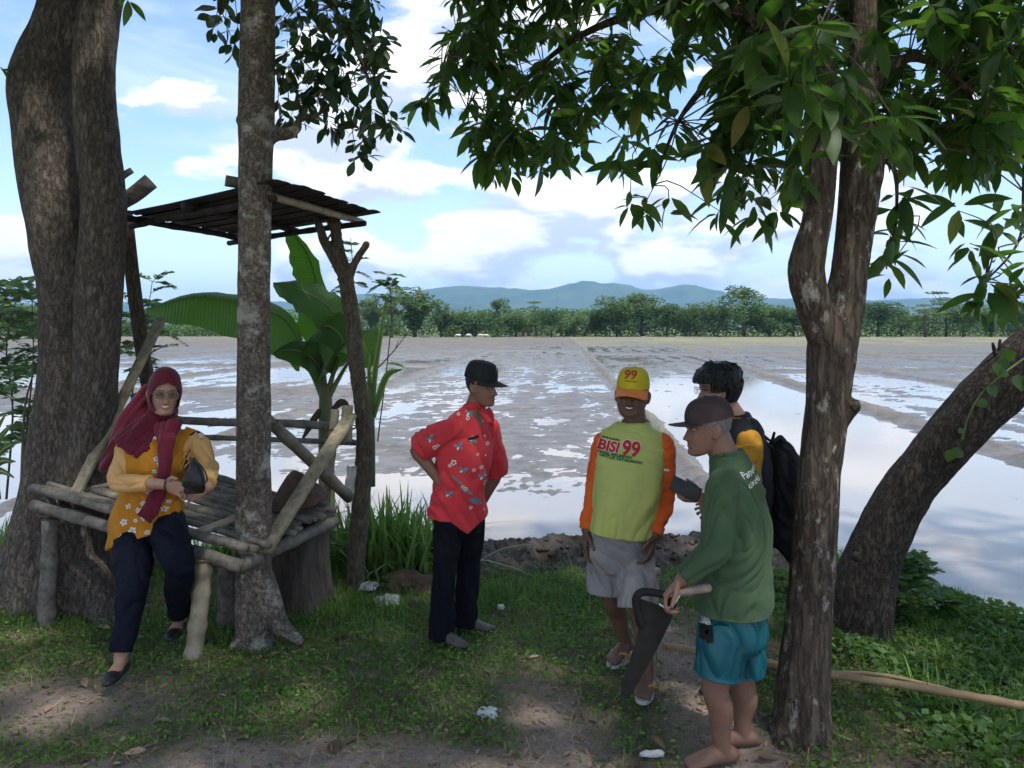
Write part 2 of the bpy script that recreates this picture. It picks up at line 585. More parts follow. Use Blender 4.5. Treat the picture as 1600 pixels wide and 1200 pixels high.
mat('ochre', (0.42, 0.165, 0.014), (0.52, 0.215, 0.022), 7, 0.8, 0.0012, 200, sheen=0.05, spec=0.15)
mat('white_print', (0.70, 0.68, 0.64))
mat('cream_print', (0.74, 0.56, 0.42))
mat('blue_print', (0.085, 0.21, 0.26), (0.15, 0.30, 0.34), 40, 0.8)
mat('grey_blue_print', (0.12, 0.15, 0.19), (0.19, 0.20, 0.24), 20, 0.8)
mat('crimson_print', (0.46, 0.022, 0.048), None, 5, 0.8)
mat('green_print', (0.010, 0.13, 0.045), None, 5, 0.8)
mat('dark_print', (0.03, 0.022, 0.015), None, 5, 0.8)
mat('grey_print', (0.42, 0.42, 0.42), (0.5, 0.5, 0.5), 20, 0.8)
mat('cap_black', (0.010, 0.012, 0.014), (0.018, 0.020, 0.022), 30, 0.8, 0.0008, 160, spec=0.2)
mat('cap_yellow', (0.52, 0.40, 0.016), (0.58, 0.46, 0.026), 20, 0.8, 0.0008, 160)
mat('cap_orange', (0.72, 0.21, 0.05), (0.78, 0.25, 0.07), 20, 0.75)
mat('cap_brown', (0.040, 0.026, 0.027), (0.060, 0.040, 0.040), 20, 0.85, 0.0008, 160)
mat('hair_black', (0.006, 0.006, 0.007), (0.014, 0.013, 0.013), 60, 0.5, 0.002, 120, spec=0.35)
mat('hair_grey', (0.10, 0.095, 0.09), (0.20, 0.195, 0.19), 80, 0.7, 0.002, 200)
mat('skin', (1, 1, 1), (0.86, 0.82, 0.80), 14, 0.55, 0.0006, 220, spec=0.35, vcol='tone')
mat('tooth', (0.75, 0.72, 0.66), None, 5, 0.35)
mat('eye_white', (0.24, 0.21, 0.20), None, 5, 0.2, spec=0.5)
mat('eye_dark', (0.012, 0.008, 0.006), None, 5, 0.15, spec=0.5)
mat('metal_frame', (0.32, 0.26, 0.19), None, 5, 0.35, spec=0.6)
mat('metal', (0.35, 0.34, 0.33), (0.55, 0.54, 0.53), 15, 0.3, spec=0.7)
mat('wood_handle', (0.20, 0.145, 0.115), (0.31, 0.235, 0.19), 25, 0.6, 0.001, 60)
mat('white_plastic', (0.62, 0.62, 0.61), (0.48, 0.47, 0.45), 12, 0.5, trans=0.1)
mat('foil', (0.42, 0.42, 0.45), (0.62, 0.62, 0.66), 60, 0.22, 0.004, 60, spec=0.8)
mat('rubber_white', (0.62, 0.60, 0.55), (0.5, 0.48, 0.44), 12, 0.7)
mat('rubber_orange', (0.62, 0.25, 0.045), None, 12, 0.55)
mat('straw_brown', (0.075, 0.045, 0.036), (0.125, 0.075, 0.060), 30, 0.85, 0.003, 90)
mat('wool', (0.62, 0.58, 0.50), (0.45, 0.42, 0.36), 6, 0.9)
mat('roof_tile', (0.30, 0.11, 0.06), (0.22, 0.085, 0.05), 3, 0.85)
mat('plaster', (0.42, 0.34, 0.28), (0.36, 0.29, 0.24), 3, 0.9)
def lens(name, col, a):
    m = bpy.data.materials.new(name)
    m.use_nodes = True
    nt = m.node_tree
    p = nt.nodes['Principled BSDF']
    p.inputs['Base Color'].default_value = (*col, 1)
    p.inputs['Roughness'].default_value = 0.05
    p.inputs['Alpha'].default_value = a
    p.inputs['Specular IOR Level'].default_value = 0.5
    MT[name] = m
lens('lens_clear', (0.5, 0.5, 0.55), 0.14)
lens('lens_tint', (0.09, 0.05, 0.045), 0.62)

def banana_leaf_material():
    m = mat('banana_leaf', (0.036, 0.085, 0.026), (0.055, 0.118, 0.034), 3, 0.32, spec=0.5, trans=0.30, tcol=(0.13, 0.36, 0.02), c3=(0.10, 0.075, 0.035), c3_scale=5, c3_at=(0.66, 0.70))
    nt = m.node_tree
    N, L = nt.nodes.new, nt.links.new
    p = nt.nodes['Principled BSDF']
    uv = N('ShaderNodeUVMap')
    sp = N('ShaderNodeSeparateXYZ')
    L(uv.outputs[0], sp.inputs[0])
    w = N('ShaderNodeMath')
    w.operation = 'SINE'
    k = N('ShaderNodeMath')
    k.operation = 'MULTIPLY'
    k.inputs[1].default_value = 420
    L(sp.outputs[1], k.inputs[0])
    L(k.outputs[0], w.inputs[0])
    b = N('ShaderNodeBump')
    b.inputs['Distance'].default_value = 0.0025
    L(w.outputs[0], b.inputs['Height'])
    L(b.outputs[0], p.inputs['Normal'])
    return m
banana_leaf_material()

def ground_material():
    """trodden earth, darker and damper under the weeds, pinkish and dry on the path"""
    m = bpy.data.materials.new('ground')
    m.use_nodes = True
    nt = m.node_tree
    N, L = nt.nodes.new, nt.links.new
    p = nt.nodes['Principled BSDF']
    p.inputs['Roughness'].default_value = 0.95
    p.inputs['Specular IOR Level'].default_value = 0.12
    tc = N('ShaderNodeTexCoord')
    def noise(s, d=8, r=0.65):
        n = N('ShaderNodeTexNoise')
        n.inputs['Scale'].default_value = s
        n.inputs['Detail'].default_value = d
        n.inputs['Roughness'].default_value = r
        L(tc.outputs['Object'], n.inputs['Vector'])
        return n.outputs[0]
    def rg(v, a, b):
        n = N('ShaderNodeMapRange')
        L(v, n.inputs[0])
        n.inputs[1].default_value, n.inputs[2].default_value = a, b
        return n.outputs[0]
    def mix(f, a, b):
        n = N('ShaderNodeMix')
        n.data_type = 'RGBA'
        L(f, n.inputs[0])
        for i, q in ((6, a), (7, b)):
            if isinstance(q, tuple): n.inputs[i].default_value = (*q, 1)
            else: L(q, n.inputs[i])
        return n.outputs[2]
    soil = mix(rg(noise(14), 0.35, 0.65), (0.105, 0.078, 0.058), (0.215, 0.165, 0.128))
    dry = mix(rg(noise(30), 0.35, 0.65), (0.25, 0.19, 0.155), (0.36, 0.285, 0.24))
    at_ = N('ShaderNodeAttribute')
    at_.attribute_name = 'path'
    c = mix(rg(at_.outputs['Fac'], 0.25, 0.75), soil, dry)
    c = mix(rg(noise(3.1), 0.6, 0.72), c, (0.055, 0.062, 0.030))
    c = mix(rg(noise(85, 3), 0.62, 0.7), c, (0.07, 0.05, 0.036))
    L(c, p.inputs['Base Color'])
    b = N('ShaderNodeBump')
    b.inputs['Distance'].default_value = 0.02
    L(noise(45), b.inputs['Height'])
    L(b.outputs[0], p.inputs['Normal'])
    MT['ground'] = m
ground_material()

def mud_material():
    m = bpy.data.materials.new('mud')
    m.use_nodes = True
    nt = m.node_tree
    N, L = nt.nodes.new, nt.links.new
    p = nt.nodes['Principled BSDF']
    tc = N('ShaderNodeTexCoord')
    def noise(s, d=8, r=0.65, st=(1, 1, 1)):
        mp = N('ShaderNodeMapping')
        mp.inputs['Scale'].default_value = st
        L(tc.outputs['Object'], mp.inputs[0])
        n = N('ShaderNodeTexNoise')
        n.inputs['Scale'].default_value = s
        n.inputs['Detail'].default_value = d
        n.inputs['Roughness'].default_value = r
        L(mp.outputs[0], n.inputs['Vector'])
        return n.outputs[0]
    def rg(v, a, b, c=0, d=1):
        n = N('ShaderNodeMapRange')
        L(v, n.inputs[0])
        for i, q in enumerate((a, b, c, d)): n.inputs[i + 1].default_value = q
        return n.outputs[0]
    def mix(f, a, b):
        n = N('ShaderNodeMix')
        n.data_type = 'RGBA'
        L(f, n.inputs[0])
        for i, q in ((6, a), (7, b)):
            if isinstance(q, tuple): n.inputs[i].default_value = (*q, 1)
            else: L(q, n.inputs[i])
        return n.outputs[2]
    at_ = N('ShaderNodeAttribute')
    at_.attribute_name = 'dry'
    g_ = N('ShaderNodeAttribute')
    g_.attribute_name = 'green'
    wet = mix(rg(noise(2.3), 0.35, 0.65), (0.066, 0.059, 0.053), (0.150, 0.134, 0.121))
    dry = mix(rg(noise(1.3, 10), 0.35, 0.65), (0.095, 0.085, 0.072), (0.175, 0.155, 0.130))
    c = mix(rg(at_.outputs['Fac'], 0.1, 0.9), wet, dry)
    c = mix(rg(g_.outputs['Fac'], 0.0, 1.0), c, mix(rg(noise(0.9, 10), 0.4, 0.6), (0.16, 0.17, 0.075), (0.22, 0.22, 0.11)))
    L(c, p.inputs['Base Color'])
    L(rg(at_.outputs['Fac'], 0.0, 0.6, 0.36, 0.9), p.inputs['Roughness'])
    b = N('ShaderNodeBump')
    b.inputs['Distance'].default_value = 0.03
    L(noise(9), b.inputs['Height'])
    L(b.outputs[0], p.inputs['Normal'])
    MT['mud'] = m
mud_material()
mat('mud_clod', (0.028, 0.023, 0.020), (0.076, 0.064, 0.055), 9, 0.75, 0.012, 34, spec=0.3, rough2=0.5)

def water_material():
    m = bpy.data.materials.new('water')
    m.use_nodes = True
    nt = m.node_tree
    N, L = nt.nodes.new, nt.links.new
    p = nt.nodes['Principled BSDF']
    p.inputs['Roughness'].default_value = 0.03
    p.inputs['IOR'].default_value = 1.33
    tc = N('ShaderNodeTexCoord')
    n = N('ShaderNodeTexNoise')
    n.inputs['Scale'].default_value = 0.35
    n.inputs['Detail'].default_value = 7
    L(tc.outputs['Object'], n.inputs['Vector'])
    mx = N('ShaderNodeMix')
    mx.data_type = 'RGBA'
    mx.inputs[6].default_value = (0.25, 0.228, 0.212, 1)
    mx.inputs[7].default_value = (0.32, 0.295, 0.278, 1)
    L(n.outputs[0], mx.inputs[0])
    L(mx.outputs[2], p.inputs['Base Color'])
    n2 = N('ShaderNodeTexNoise')
    n2.inputs['Scale'].default_value = 7.0
    n2.inputs['Detail'].default_value = 3
    L(tc.outputs['Object'], n2.inputs['Vector'])
    b = N('ShaderNodeBump')
    b.inputs['Distance'].default_value = 0.0012
    L(n2.outputs[0], b.inputs['Height'])
    L(b.outputs[0], p.inputs['Normal'])
    MT['water'] = m
water_material()
# ------------------------------------------------------------------ the land
WL = -0.36                                       # water level of the flooded field
_sx = np.array([-20, -6, -3, -1, 0.5, 1.8, 2.5, 3.0, 3.35, 3.8, 5, 20.])
_sy = np.array([6.6, 6.8, 6.9, 6.8, 6.95, 7.0, 6.9, 6.2, 5.45, 5.25, 5.2, 5.0])
def shore(x): return np.interp(x, _sx, _sy)
def path_mask(x, y):
    n = fbm(np.stack([x * 0.9, y * 0.9, x * 0], 1), 3, 5)
    a = smst(y + 0.5 * n + 0.10 * x, 3.55, 2.9)
    b = 0.8 * np.exp(-((x - 0.15 + 0.35 * n) / 0.38) ** 2) * smst(y, 5.0, 3.4)
    c_ = 0.75 * np.exp(-((x - 0.95 + 0.2 * n) / 0.35) ** 2) * smst(y, 5.9, 4.2)
    d = 0.7 * np.exp(-((x + 2.3) / 0.8) ** 2 - ((y - 3.8) / 0.5) ** 2)
    return np.clip(np.maximum.reduce([a, b, c_, d]), 0, 1)
def gz(x, y):
    x, y = np.asarray(x, float), np.asarray(y, float)
    P = np.stack([x, y, x * 0], 1)
    s = shore(x) + 0.18 * fbm(P * 1.3, 2, 3)
    z = 0.025 * fbm(P * 1.7, 4, 11) * 1.6 + 0.012 * fbm(P * 9, 3, 12)
    z = z + 0.06 * smst(y, 4.2, 5.0) * smst(x, -2.2, -3.4)
    z = z - 0.62 * smst(y, s - 0.75, s + 0.22)
    return z
def grid_mesh(X, Y, Z, mb=None):
    r, c = X.shape
    V = np.stack([X.ravel(), Y.ravel(), Z.ravel()], 1)
    i, j = np.meshgrid(np.arange(r - 1), np.arange(c - 1), indexing='ij')
    i, j = i.ravel(), j.ravel()
    Fq = np.stack([i * c + j, i * c + j + 1, (i + 1) * c + j + 1, (i + 1) * c + j], 1)
    return V, Fq
def attr(me, name, v):
    a = me.attributes.new(name, 'FLOAT', 'POINT')
    a.data.foreach_set('value', np.asarray(v, np.float32))

X, Y = np.meshgrid(np.linspace(-9, 9, 420), np.linspace(-3, 8.0, 300))
Z = gz(X.ravel(), Y.ravel()).reshape(X.shape)
me = MB().add(*grid_mesh(X, Y, Z)).mesh('ground')
attr(me, 'path', path_mask(X.ravel(), Y.ravel()))
tag(obj('ground', me, MT['ground']), 'trodden earth and weeds of the bank in the trees\' shade', kind='structure')

# the flooded field: one relief sheet of mud, its low places under the water
def bund_lines():
    return [(-6.8, .065, .11, .24), (2.07, .0625, .17, .19), (6.9, .13, .17, .34), (14.5, .08, .13, .36), (23, .075, .14, .4), (34, .07, .13, .4),
            (47, .07, .14, .45), (63, .07, .14, .5), (-17, .07, .14, .36), (-29, .07, .14, .4), (-43, .07, .14, .45), (-60, .07, .14, .5)]
def field(x, y):
    P = np.stack([x, y, x * 0], 1)
    D = x - 0.07 * y                                        # across the plough lines
    S = np.stack([D * 1.5, y * 0.33, x * 0], 1)
    big = fbm(np.stack([D * 0.22, y * 0.10, x * 0], 1), 3, 21)
    st = fbm(S, 4, 22, 0.6)
    fine = fbm(P * 2.6, 4, 23, 0.6)
    rip = fbm(np.stack([D * 6.0, y * 1.6, x * 0], 1), 3, 29, 0.6)
    L1, L2, L3, L4 = (-6.8 + .065 * y), (2.07 + .0625 * y), (6.9 + .13 * y), (14.5 + .08 * y)
    mean = np.where(x < L1, np.interp(y, [6, 14, 20, 24, 34, 44, 60, 180], [-.030, -.030, -.004, .012, -.022, -.010, .014, .03]),
           np.where(x < L2, np.interp(y, [6, 9.5, 13, 30, 60, 110, 180], [-.026, -.020, -.003, -.002, -.003, .004, .02]),
           np.where(x < L3, np.interp(y, [6, 25, 36, 70, 110, 180], [-.034, -.022, -.004, -.006, .012, .03]),
           np.where(x < L4, np.interp(y, [4, 8, 12, 25, 60, 180], [-.045, -.030, -.004, -.012, .006, .03]),
                            np.interp(y, [4, 20, 60, 180], [-.01, -.004, .012, .03])))))
    clod = np.maximum(0, fbm(P * 5.5, 3, 33, 0.6) - 0.12) * smst(fbm(P * 0.45, 3, 34), -0.15, 0.35)
    mic = fbm(P * 11, 2, 37)
    mid = fbm(P * 0.95, 4, 38, 0.6)
    h = mean + 0.012 * big + 0.009 * st + 0.018 * mid + 0.019 * fine + 0.008 * rip + 0.009 * mic + 0.07 * clod
    # plough and wheel ruts
    h = h + 0.005 + 0.010 * np.sin(D * 4.6 + 3.0 * big + 1.2 * mid) * smst(big, -0.3, 0.4) * smst(y, 9, 15) * np.where(x > L2, 1.6, .6)
    n2 = fbm(P * 1.9, 3, 25)
    bd = np.zeros_like(x)
    for a, b, hh, w in bund_lines():
        d = (x - (a + b * y) + 0.10 * fbm(np.stack([y * 0.5, x * 0 + a, x * 0], 1), 3, 26)) / w
        bd = np.maximum(bd, hh * np.exp(-d ** 2 * (1 + .3 * n2)) * np.clip(.8 + 0.7 * n2 + 0.6 * fine, .15, 2) * smst(y, 7.0, 8.5))
    cr = [(44, -200, 'L1'), (26, -200, 'L1'), (72, 'L1', 'L2'), (38, 'L3', 200), (62, 'L2', 200), (92, -200, 200), (128, -200, 200), (21, 'L4', 200), (54, 'L4', 200)]
    lim = {'L1': L1, 'L2': L2, 'L3': L3, 'L4': L4}
    for y0, xa, xb in cr:
        xa = lim.get(xa, xa)
        xb = lim.get(xb, xb)
        d = (y - y0 - 0.015 * x - 0.25 * fbm(np.stack([x * 0.3, x * 0 + y0, x * 0], 1), 2, 27)) / (0.35 + y0 * 0.004)
        bd = np.maximum(bd, 0.14 * np.exp(-d ** 2) * (1 + .4 * n2) * (x > xa) * (x < xb))
    dry = np.clip(smst(h, 0.004, 0.06) * 0.6 + smst(bd, 0.03, 0.15) * 0.45 + 0.5 * smst(y, 60, 130), 0, 1)
    gr = np.clip(smst(y, 60, 120) * 0.75 * (x > L2) * (0.6 + big) + 0.35 * smst(y, 120, 170) + 0.5 * smst(bd, 0.08, 0.2) * smst(n2, 0.0, 0.5), 0, 1)
    return h + bd, dry, gr
rows = 4.6 * (178 / 4.6) ** np.linspace(0, 1, 470)
u = np.linspace(-1.0, 1.0, 620)
Y = np.repeat(rows[:, None], len(u), 1)
X = u[None, :] * (Y * 0.92 + 2.0)
h, dry, gr = field(X.ravel(), Y.ravel())
Z = (WL + h).reshape(X.shape)
Z = np.where(Y < shore(X.ravel()).reshape(X.shape) - 0.25, np.minimum(Z, WL - 0.3), Z)
me = MB().add(*grid_mesh(X, Y, Z)).mesh('field')
attr(me, 'dry', dry)
attr(me, 'green', gr)
tag(obj('field', me, MT['mud']), 'ploughed wet mud of the rice field with its earth bunds', kind='structure')
me = MB().add([(-190, 4.2, WL), (190, 4.2, WL), (190, 176, WL), (-190, 176, WL)], [(0, 1, 2, 3)]).mesh('water', False)
tag(obj('water', me, MT['water']), 'shallow muddy water standing in the rice field', kind='structure')

# land that reaches the horizon
mat('far_land', (0.075, 0.105, 0.040), (0.13, 0.15, 0.062), 0.02, 0.95)
me = MB().add([(-6500, 176.5, -0.30), (6500, 176.5, -0.30), (6500, 7600, -0.30), (-6500, 7600, -0.30)], [(0, 1, 2, 3)]).mesh('far_land', False)
tag(obj('far_land', me, MT['far_land']), 'green land beyond the rice field', kind='structure')
me = MB().add([(-6500, -150, -1.0), (6500, -150, -1.0), (6500, 7600, -1.0), (-6500, 7600, -1.0)], [(0, 1, 2, 3)]).mesh('terrain', False)
tag(obj('terrain', me, MT['far_land']), 'land under the field and bank', kind='structure')

# hills
mat('hill_green', (0.030, 0.060, 0.030), (0.070, 0.105, 0.045), 0.006, 0.95, detail=10)
def hills(name, label, prof, Yc, half, seed, amp):
    px = np.array([p[0] for p in prof], float)
    py = np.array([p[1] for p in prof], float)
    xs = np.linspace(px[0], px[-1], 420)
    rid = np.interp(xs, px, py)
    k = np.hanning(9); k /= k.sum()
    rid = np.convolve(np.pad(rid, 4, 'edge'), k, 'valid')
    T = np.linspace(-1, 1, 60)
    XX = np.repeat(((xs - 800) / F_PX * Yc)[None, :], 60, 0)
    YY = Yc + T[:, None] * half + 0 * XX
    P = np.stack([XX.ravel() / 420, YY.ravel() / 420, 0 * XX.ravel()], 1)
    n = fbm(P, 5, seed, 0.55).reshape(XX.shape)
    rdg = 1 - np.abs(fbm(P * 1.4 + 9, 5, seed + 3, 0.55)).reshape(XX.shape) * 2.2
    hgt = (HZ - rid)[None, :] / F_PX * Yc
    prof_t = np.clip(1 - np.abs(T[:, None]) ** 1.15, 0, 1)
    ZZ = hgt * prof_t * (1 + amp * n * (1 - prof_t) * 2.0) + prof_t * (1 - prof_t) * rdg * hgt.max() * 0.75 + hgt * 0.05 * n * prof_t - 3
    o = obj(name, MB().add(*grid_mesh(XX, YY, np.maximum(ZZ, -3))).mesh(name), MT['hill_green'])
    return tag(o, label, kind='structure')
hills('hills', 'forested blue hills on the horizon', [(-900, 480), (0, 478), (500, 470), (640, 458), (690, 450), (722, 446), (770, 449), (830, 455), (878, 447), (905, 440), (932, 446),
      (962, 446), (1002, 456), (1048, 448), (1075, 442), (1110, 453), (1152, 462), (1200, 464), (1300, 470), (1420, 466), (1600, 474), (2500, 480)], 4700, 1100, 31, 0.5)
hills('hills', 'lower hills in front of the blue hills', [(-900, 494), (300, 492), (560, 480), (700, 470), (820, 478), (1000, 480), (1180, 472), (1300, 480), (1500, 478), (1700, 486), (2500, 490)], 3000, 600, 47, 0.6)

# ------------------------------------------------------------------ far trees
def leaf_quads(P, size, r, flat=0.5, aspect=0.55):
    """one small folded leaf (two triangles) at each point"""
    n = len(P)
    d = r.normal(size=(n, 3)); d[:, 2] *= flat; d /= np.linalg.norm(d, axis=1)[:, None]
    q = r.normal(size=(n, 3)); q -= d * (q * d).sum(1)[:, None]; q /= np.linalg.norm(q, axis=1)[:, None]
    s = (size * r.uniform(0.6, 1.35, n))[:, None]
    w = s * aspect
    V = np.stack([P - d * s * .5, P + q * w * .5, P + d * s * .5, P - q * w * .5], 1).reshape(-1, 3)
    return V, np.arange(4 * n).reshape(-1, 4)
def blob_points(blobs, n, r, shell=0.55):
    c = np.array([b[0] for b in blobs], float)
    rad = np.array([b[1] if not np.isscalar(b[1]) else (b[1],) * 3 for b in blobs], float)
    wt = rad.prod(1) ** (2 / 3); wt /= wt.sum()
    k = r.choice(len(blobs), n, p=wt)
    d = r.normal(size=(n, 3)); d /= np.linalg.norm(d, axis=1)[:, None]
    t = shell + (1.06 - shell) * r.random(n) ** 0.6
    return c[k] + d * t[:, None] * rad[k]
def far_variant(kind, seed):
    """unit tree of height 1: (trunk mesh, crown mesh)"""
    r = np.random.default_rng(seed)
    tr, cr = MB(), MB()
    if kind == 'round':
        bl = [((r.normal(0, .13), r.normal(0, .13), r.uniform(.42, .86)), r.uniform(.10, .19)) for _ in range(20)]
        bl += [((r.normal(0, .17), r.normal(0, .15), r.uniform(.22, .55)), r.uniform(.10, .16)) for _ in range(8)]
        n, sz = 4600, .040
    elif kind == 'tall':
        bl = [((r.normal(0, .09 + .1 * (1 - t)), r.normal(0, .1), .32 + .6 * t), r.uniform(.07, .125)) for t in r.random(22)]
        n, sz = 3600, .036
    elif kind == 'airy':
        bl = [((r.normal(0, .15), r.normal(0, .12), .42 + .52 * t), (r.uniform(.08, .14), r.uniform(.08, .14), r.uniform(.022, .04))) for t in r.random(19)]
        n, sz = 2000, .034
    elif kind == 'feather':                                  # bamboo-like plumes bending outward
        bl = []
        for _ in range(17):
            a = r.uniform(0, 6.28); o = r.uniform(.05, .38); hgt = r.uniform(.6, 1.0)
            for t in np.linspace(.25, 1, 8):
                bl.append(((math.cos(a) * o * t ** 2.2, math.sin(a) * o * t ** 2.2, hgt * (t - .14 * t ** 3)), (.055, .055, .045)))
        n, sz = 4200, .038
    else:                                                    # bush
        bl = [((r.normal(0, .36), r.normal(0, .26), r.uniform(.15, .74)), r.uniform(.17, .30)) for _ in range(15)]
        n, sz = 3400, .070
    cr.add(*leaf_quads(blob_points(bl, n, r), sz, r, .6))
    tr.add(*tube([(0, 0, -.03), (r.normal(0, .01), 0, .3), (r.normal(0, .03), 0, .8)], [.022, .016, .006], 6))
    for b in bl[::3]:
        c = b[0]
        tr.add(*tube([(0, 0, max(.08, c[2] * .5)), (c[0] * .5, c[1] * .5, c[2] * .8), c], [.009, .006, .003], 4))
    return tr.mesh('trunk'), cr.mesh('crown', False)
VAR = {}
for i, k in enumerate(('round', 'round', 'round', 'tall', 'tall', 'airy', 'airy', 'feather', 'feather', 'bush', 'bush', 'bush')):
    VAR.setdefault(k, []).append(far_variant(k, 100 + i))
for k, vs_ in VAR.items():
    for i, (a, b) in enumerate(vs_):
        a.materials.append(MT['twig'])
        b.materials.append(MT[{'round': ('leaf_far', 'leaf_far2', 'leaf_far'), 'tall': ('leaf_far', 'leaf_far3'), 'airy': ('leaf_far3', 'leaf_far3'), 'feather': ('leaf_far', 'leaf_far3'),
                               'bush': ('leaf_far', 'leaf_far2', 'leaf_far3')}[k][i]])
def far_tree(px, py, Yd, kind, var, wide, label, name='far_tree', cat='tree', group='trees along the far edge of the field', rot=None):
    z0 = -0.3
    x = (px - 800) / F_PX * Yd
    H = CAM_H - (py - HZ) / F_PX * Yd - z0
    wide *= 1.75
    t = thing(name, label, cat, (x, Yd, z0), group)
    t.rotation_euler = (0, 0, random.uniform(0, 6.28) if rot is None else rot)
    wide *= random.uniform(.75, 1.25)
    t.scale = (H * wide, H * wide * .9, H)
    a, b = VAR[kind][var % len(VAR[kind])]
    for nm, m in (('trunk', a), ('crown', b)):
        o = bpy.data.objects.new(nm, m)
        C.objects.link(o)
        o.parent = t
    return t
FT = [
 (538, 462, 150, 'feather', 0, .9, 'feathery tree just to the right of the forked hut post'),
 (583, 455, 152, 'feather', 1, .9, 'feathery tree over the tip of the young banana shoot'),
 (612, 446, 150, 'airy', 0, .8, 'thin tall tree with flat sprays left of the bushiest feathery tree'),
 (648, 436, 150, 'feather', 0, 1.05, 'tallest and bushiest feathery tree left of the blue hills'),
 (690, 466, 158, 'feather', 1, .9, 'small feathery tree where the blue hills begin'),
 (722, 484, 158, 'bush', 0, .8, 'low bush behind the two leftmost grazing sheep'),
 (745, 488, 157, 'bush', 1, .8, 'low bright bush behind the two right-hand grazing sheep'),
 (778, 466, 162, 'tall', 0, .9, 'slim dark tree rising above the bushes right of the sheep'),
 (806, 486, 160, 'round', 0, 1.0, 'small round tree left of the half hidden house'),
 (838, 468, 168, 'airy', 1, .8, 'thin pale tree standing up against the blue hills'),
 (862, 480, 158, 'round', 1, 1.1, 'bright rounded tree where the main bund ends'),
 (898, 486, 164, 'bush', 2, .9, 'dark low tree right of the end of the main bund'),
 (930, 484, 166, 'round', 2, 1.1, 'low round tree under the highest hill peak'),
 (964, 460, 164, 'round', 0, .95, 'rounded tree straight above the yellow cap'),
 (1003, 453, 166, 'tall', 1, 1.1, 'pointed tree just right of the one above the yellow cap'),
 (1042, 470, 164, 'round', 1, 1.0, 'round tree left of the second hill peak'),
 (1078, 474, 166, 'round', 2, 1.1, 'round tree under the second hill peak'),
 (1116, 468, 164, 'round', 0, 1.0, 'round tree above the black-haired man'),
 (1163, 446, 163, 'tall', 0, 1.15, 'tall cone-shaped tree right of the second hill peak'),
 (1203, 476, 164, 'round', 2, 1.1, 'low dark tree left of the mango trunk'),
 (1240, 478, 165, 'round', 1, 1.1, 'dark tree half hidden behind the mango trunk'),
 (1372, 466, 160, 'round', 1, 1.1, 'dense round tree just right of the mango trunk'),
 (1408, 480, 166, 'tall', 1, 1.0, 'pale tree in the gap right of the mango trunk'),
 (1446, 470, 158, 'airy', 0, 1.0, 'airy pale tree with a bare straight stem in the right gap'),
 (1478, 452, 164, 'airy', 1, .8, 'tallest airy tree between mango and leaning trunk'),
 (1505, 474, 160, 'round', 0, 1.1, 'grey-green round tree above the foot of the leaning trunk\'s vine'),
 (1548, 468, 162, 'feather', 1, .9, 'feathery pale tree behind the vine leaves of the leaning trunk'),
 (1592, 470, 162, 'round', 2, 1.0, 'round tree at the right edge of the photo'),
 (28, 468, 130, 'round', 0, 1.1, 'round tree far off at the left edge of the photo'),
 (-10, 455, 135, 'feather', 0, 1.0, 'feathery tree cut by the left edge of the photo'),
 (62, 474, 140, 'bush', 1, 1.0, 'low tree left of the big trunk'),
 (228, 478, 170, 'round', 1, 1.0, 'small round tree between the big trunk and the banana leaf'),
]
for q in FT: far_tree(*q)
def treeline():
    r = np.random.default_rng(5)
    n = 60000
    x = r.uniform(-135, 135, n)
    y = r.uniform(166, 182, n)
    top = 5.4 + 2.4 * fbm(np.stack([x * .12, y * .1, x * 0], 1), 3, 51)
    top = np.where((x < -55) & (x > -102), top * 0.5, top)
    z = -0.3 + top * r.random(n) ** 0.8
    return MB().add(*leaf_quads(np.stack([x, y, z], 1), .62, r, .6, .6)).mesh('treeline', False)
tag(obj('treeline', treeline(), MT['leaf_far']), 'low undergrowth along the far edge of the field', 'undergrowth', kind='stuff')
def far_banana(px, Yd, H, label):
    x = (px - 800) / F_PX * Yd
    t = thing('banana_plant', label, 'plant', (x, Yd, -.3), 'banana plants along the far edge of the field')
    obj('stem', MB().add(*tube([(x, Yd, -.3), (x, Yd, H * .55)], [.13, .09], 6)).mesh('stem'), MT['banana_stem'], t)
    r = np.random.default_rng(int(px))
    for k in range(7):
        a = k * .9 + r.uniform(0, .5)
        l = H * .55
        el = r.uniform(.5, 1.2)
        mb = MB()
        V, Fq = [], []
        for i in range(5):
            s = i / 4
            o = l * s * math.cos(el) * (1 + .3 * s)
            c = Vector((x + math.cos(a) * o, Yd + math.sin(a) * o, H * .5 + l * math.sin(el) * s - l * .45 * s * s))
            w = .26 * math.sin(math.pi * min(.97, .08 + s * .9)) ** .6
            sd_ = Vector((-math.sin(a), math.cos(a), 0)) * w
            V += [c - sd_ + Vector((0, 0, -.06)), c, c + sd_ + Vector((0, 0, -.06))]
        for i in range(4):
            for j in range(2): Fq.append((i * 3 + j, i * 3 + j + 1, i * 3 + j + 4, i * 3 + j + 3))
        mb.add([tuple(v) for v in V], Fq)
        obj('leaf', mb.mesh('leaf'), MT['leaf_far3'], t)
far_banana(1247, 158, 2.9, 'leftmost of the pale far banana plants left of the mango trunk')
far_banana(1262, 157, 3.3, 'middle one of the pale far banana plants left of the mango trunk')
far_banana(1276, 158, 2.8, 'far banana plant nearest the mango trunk')
far_banana(704, 158, 3.2, 'far banana plant behind the leftmost grazing sheep')

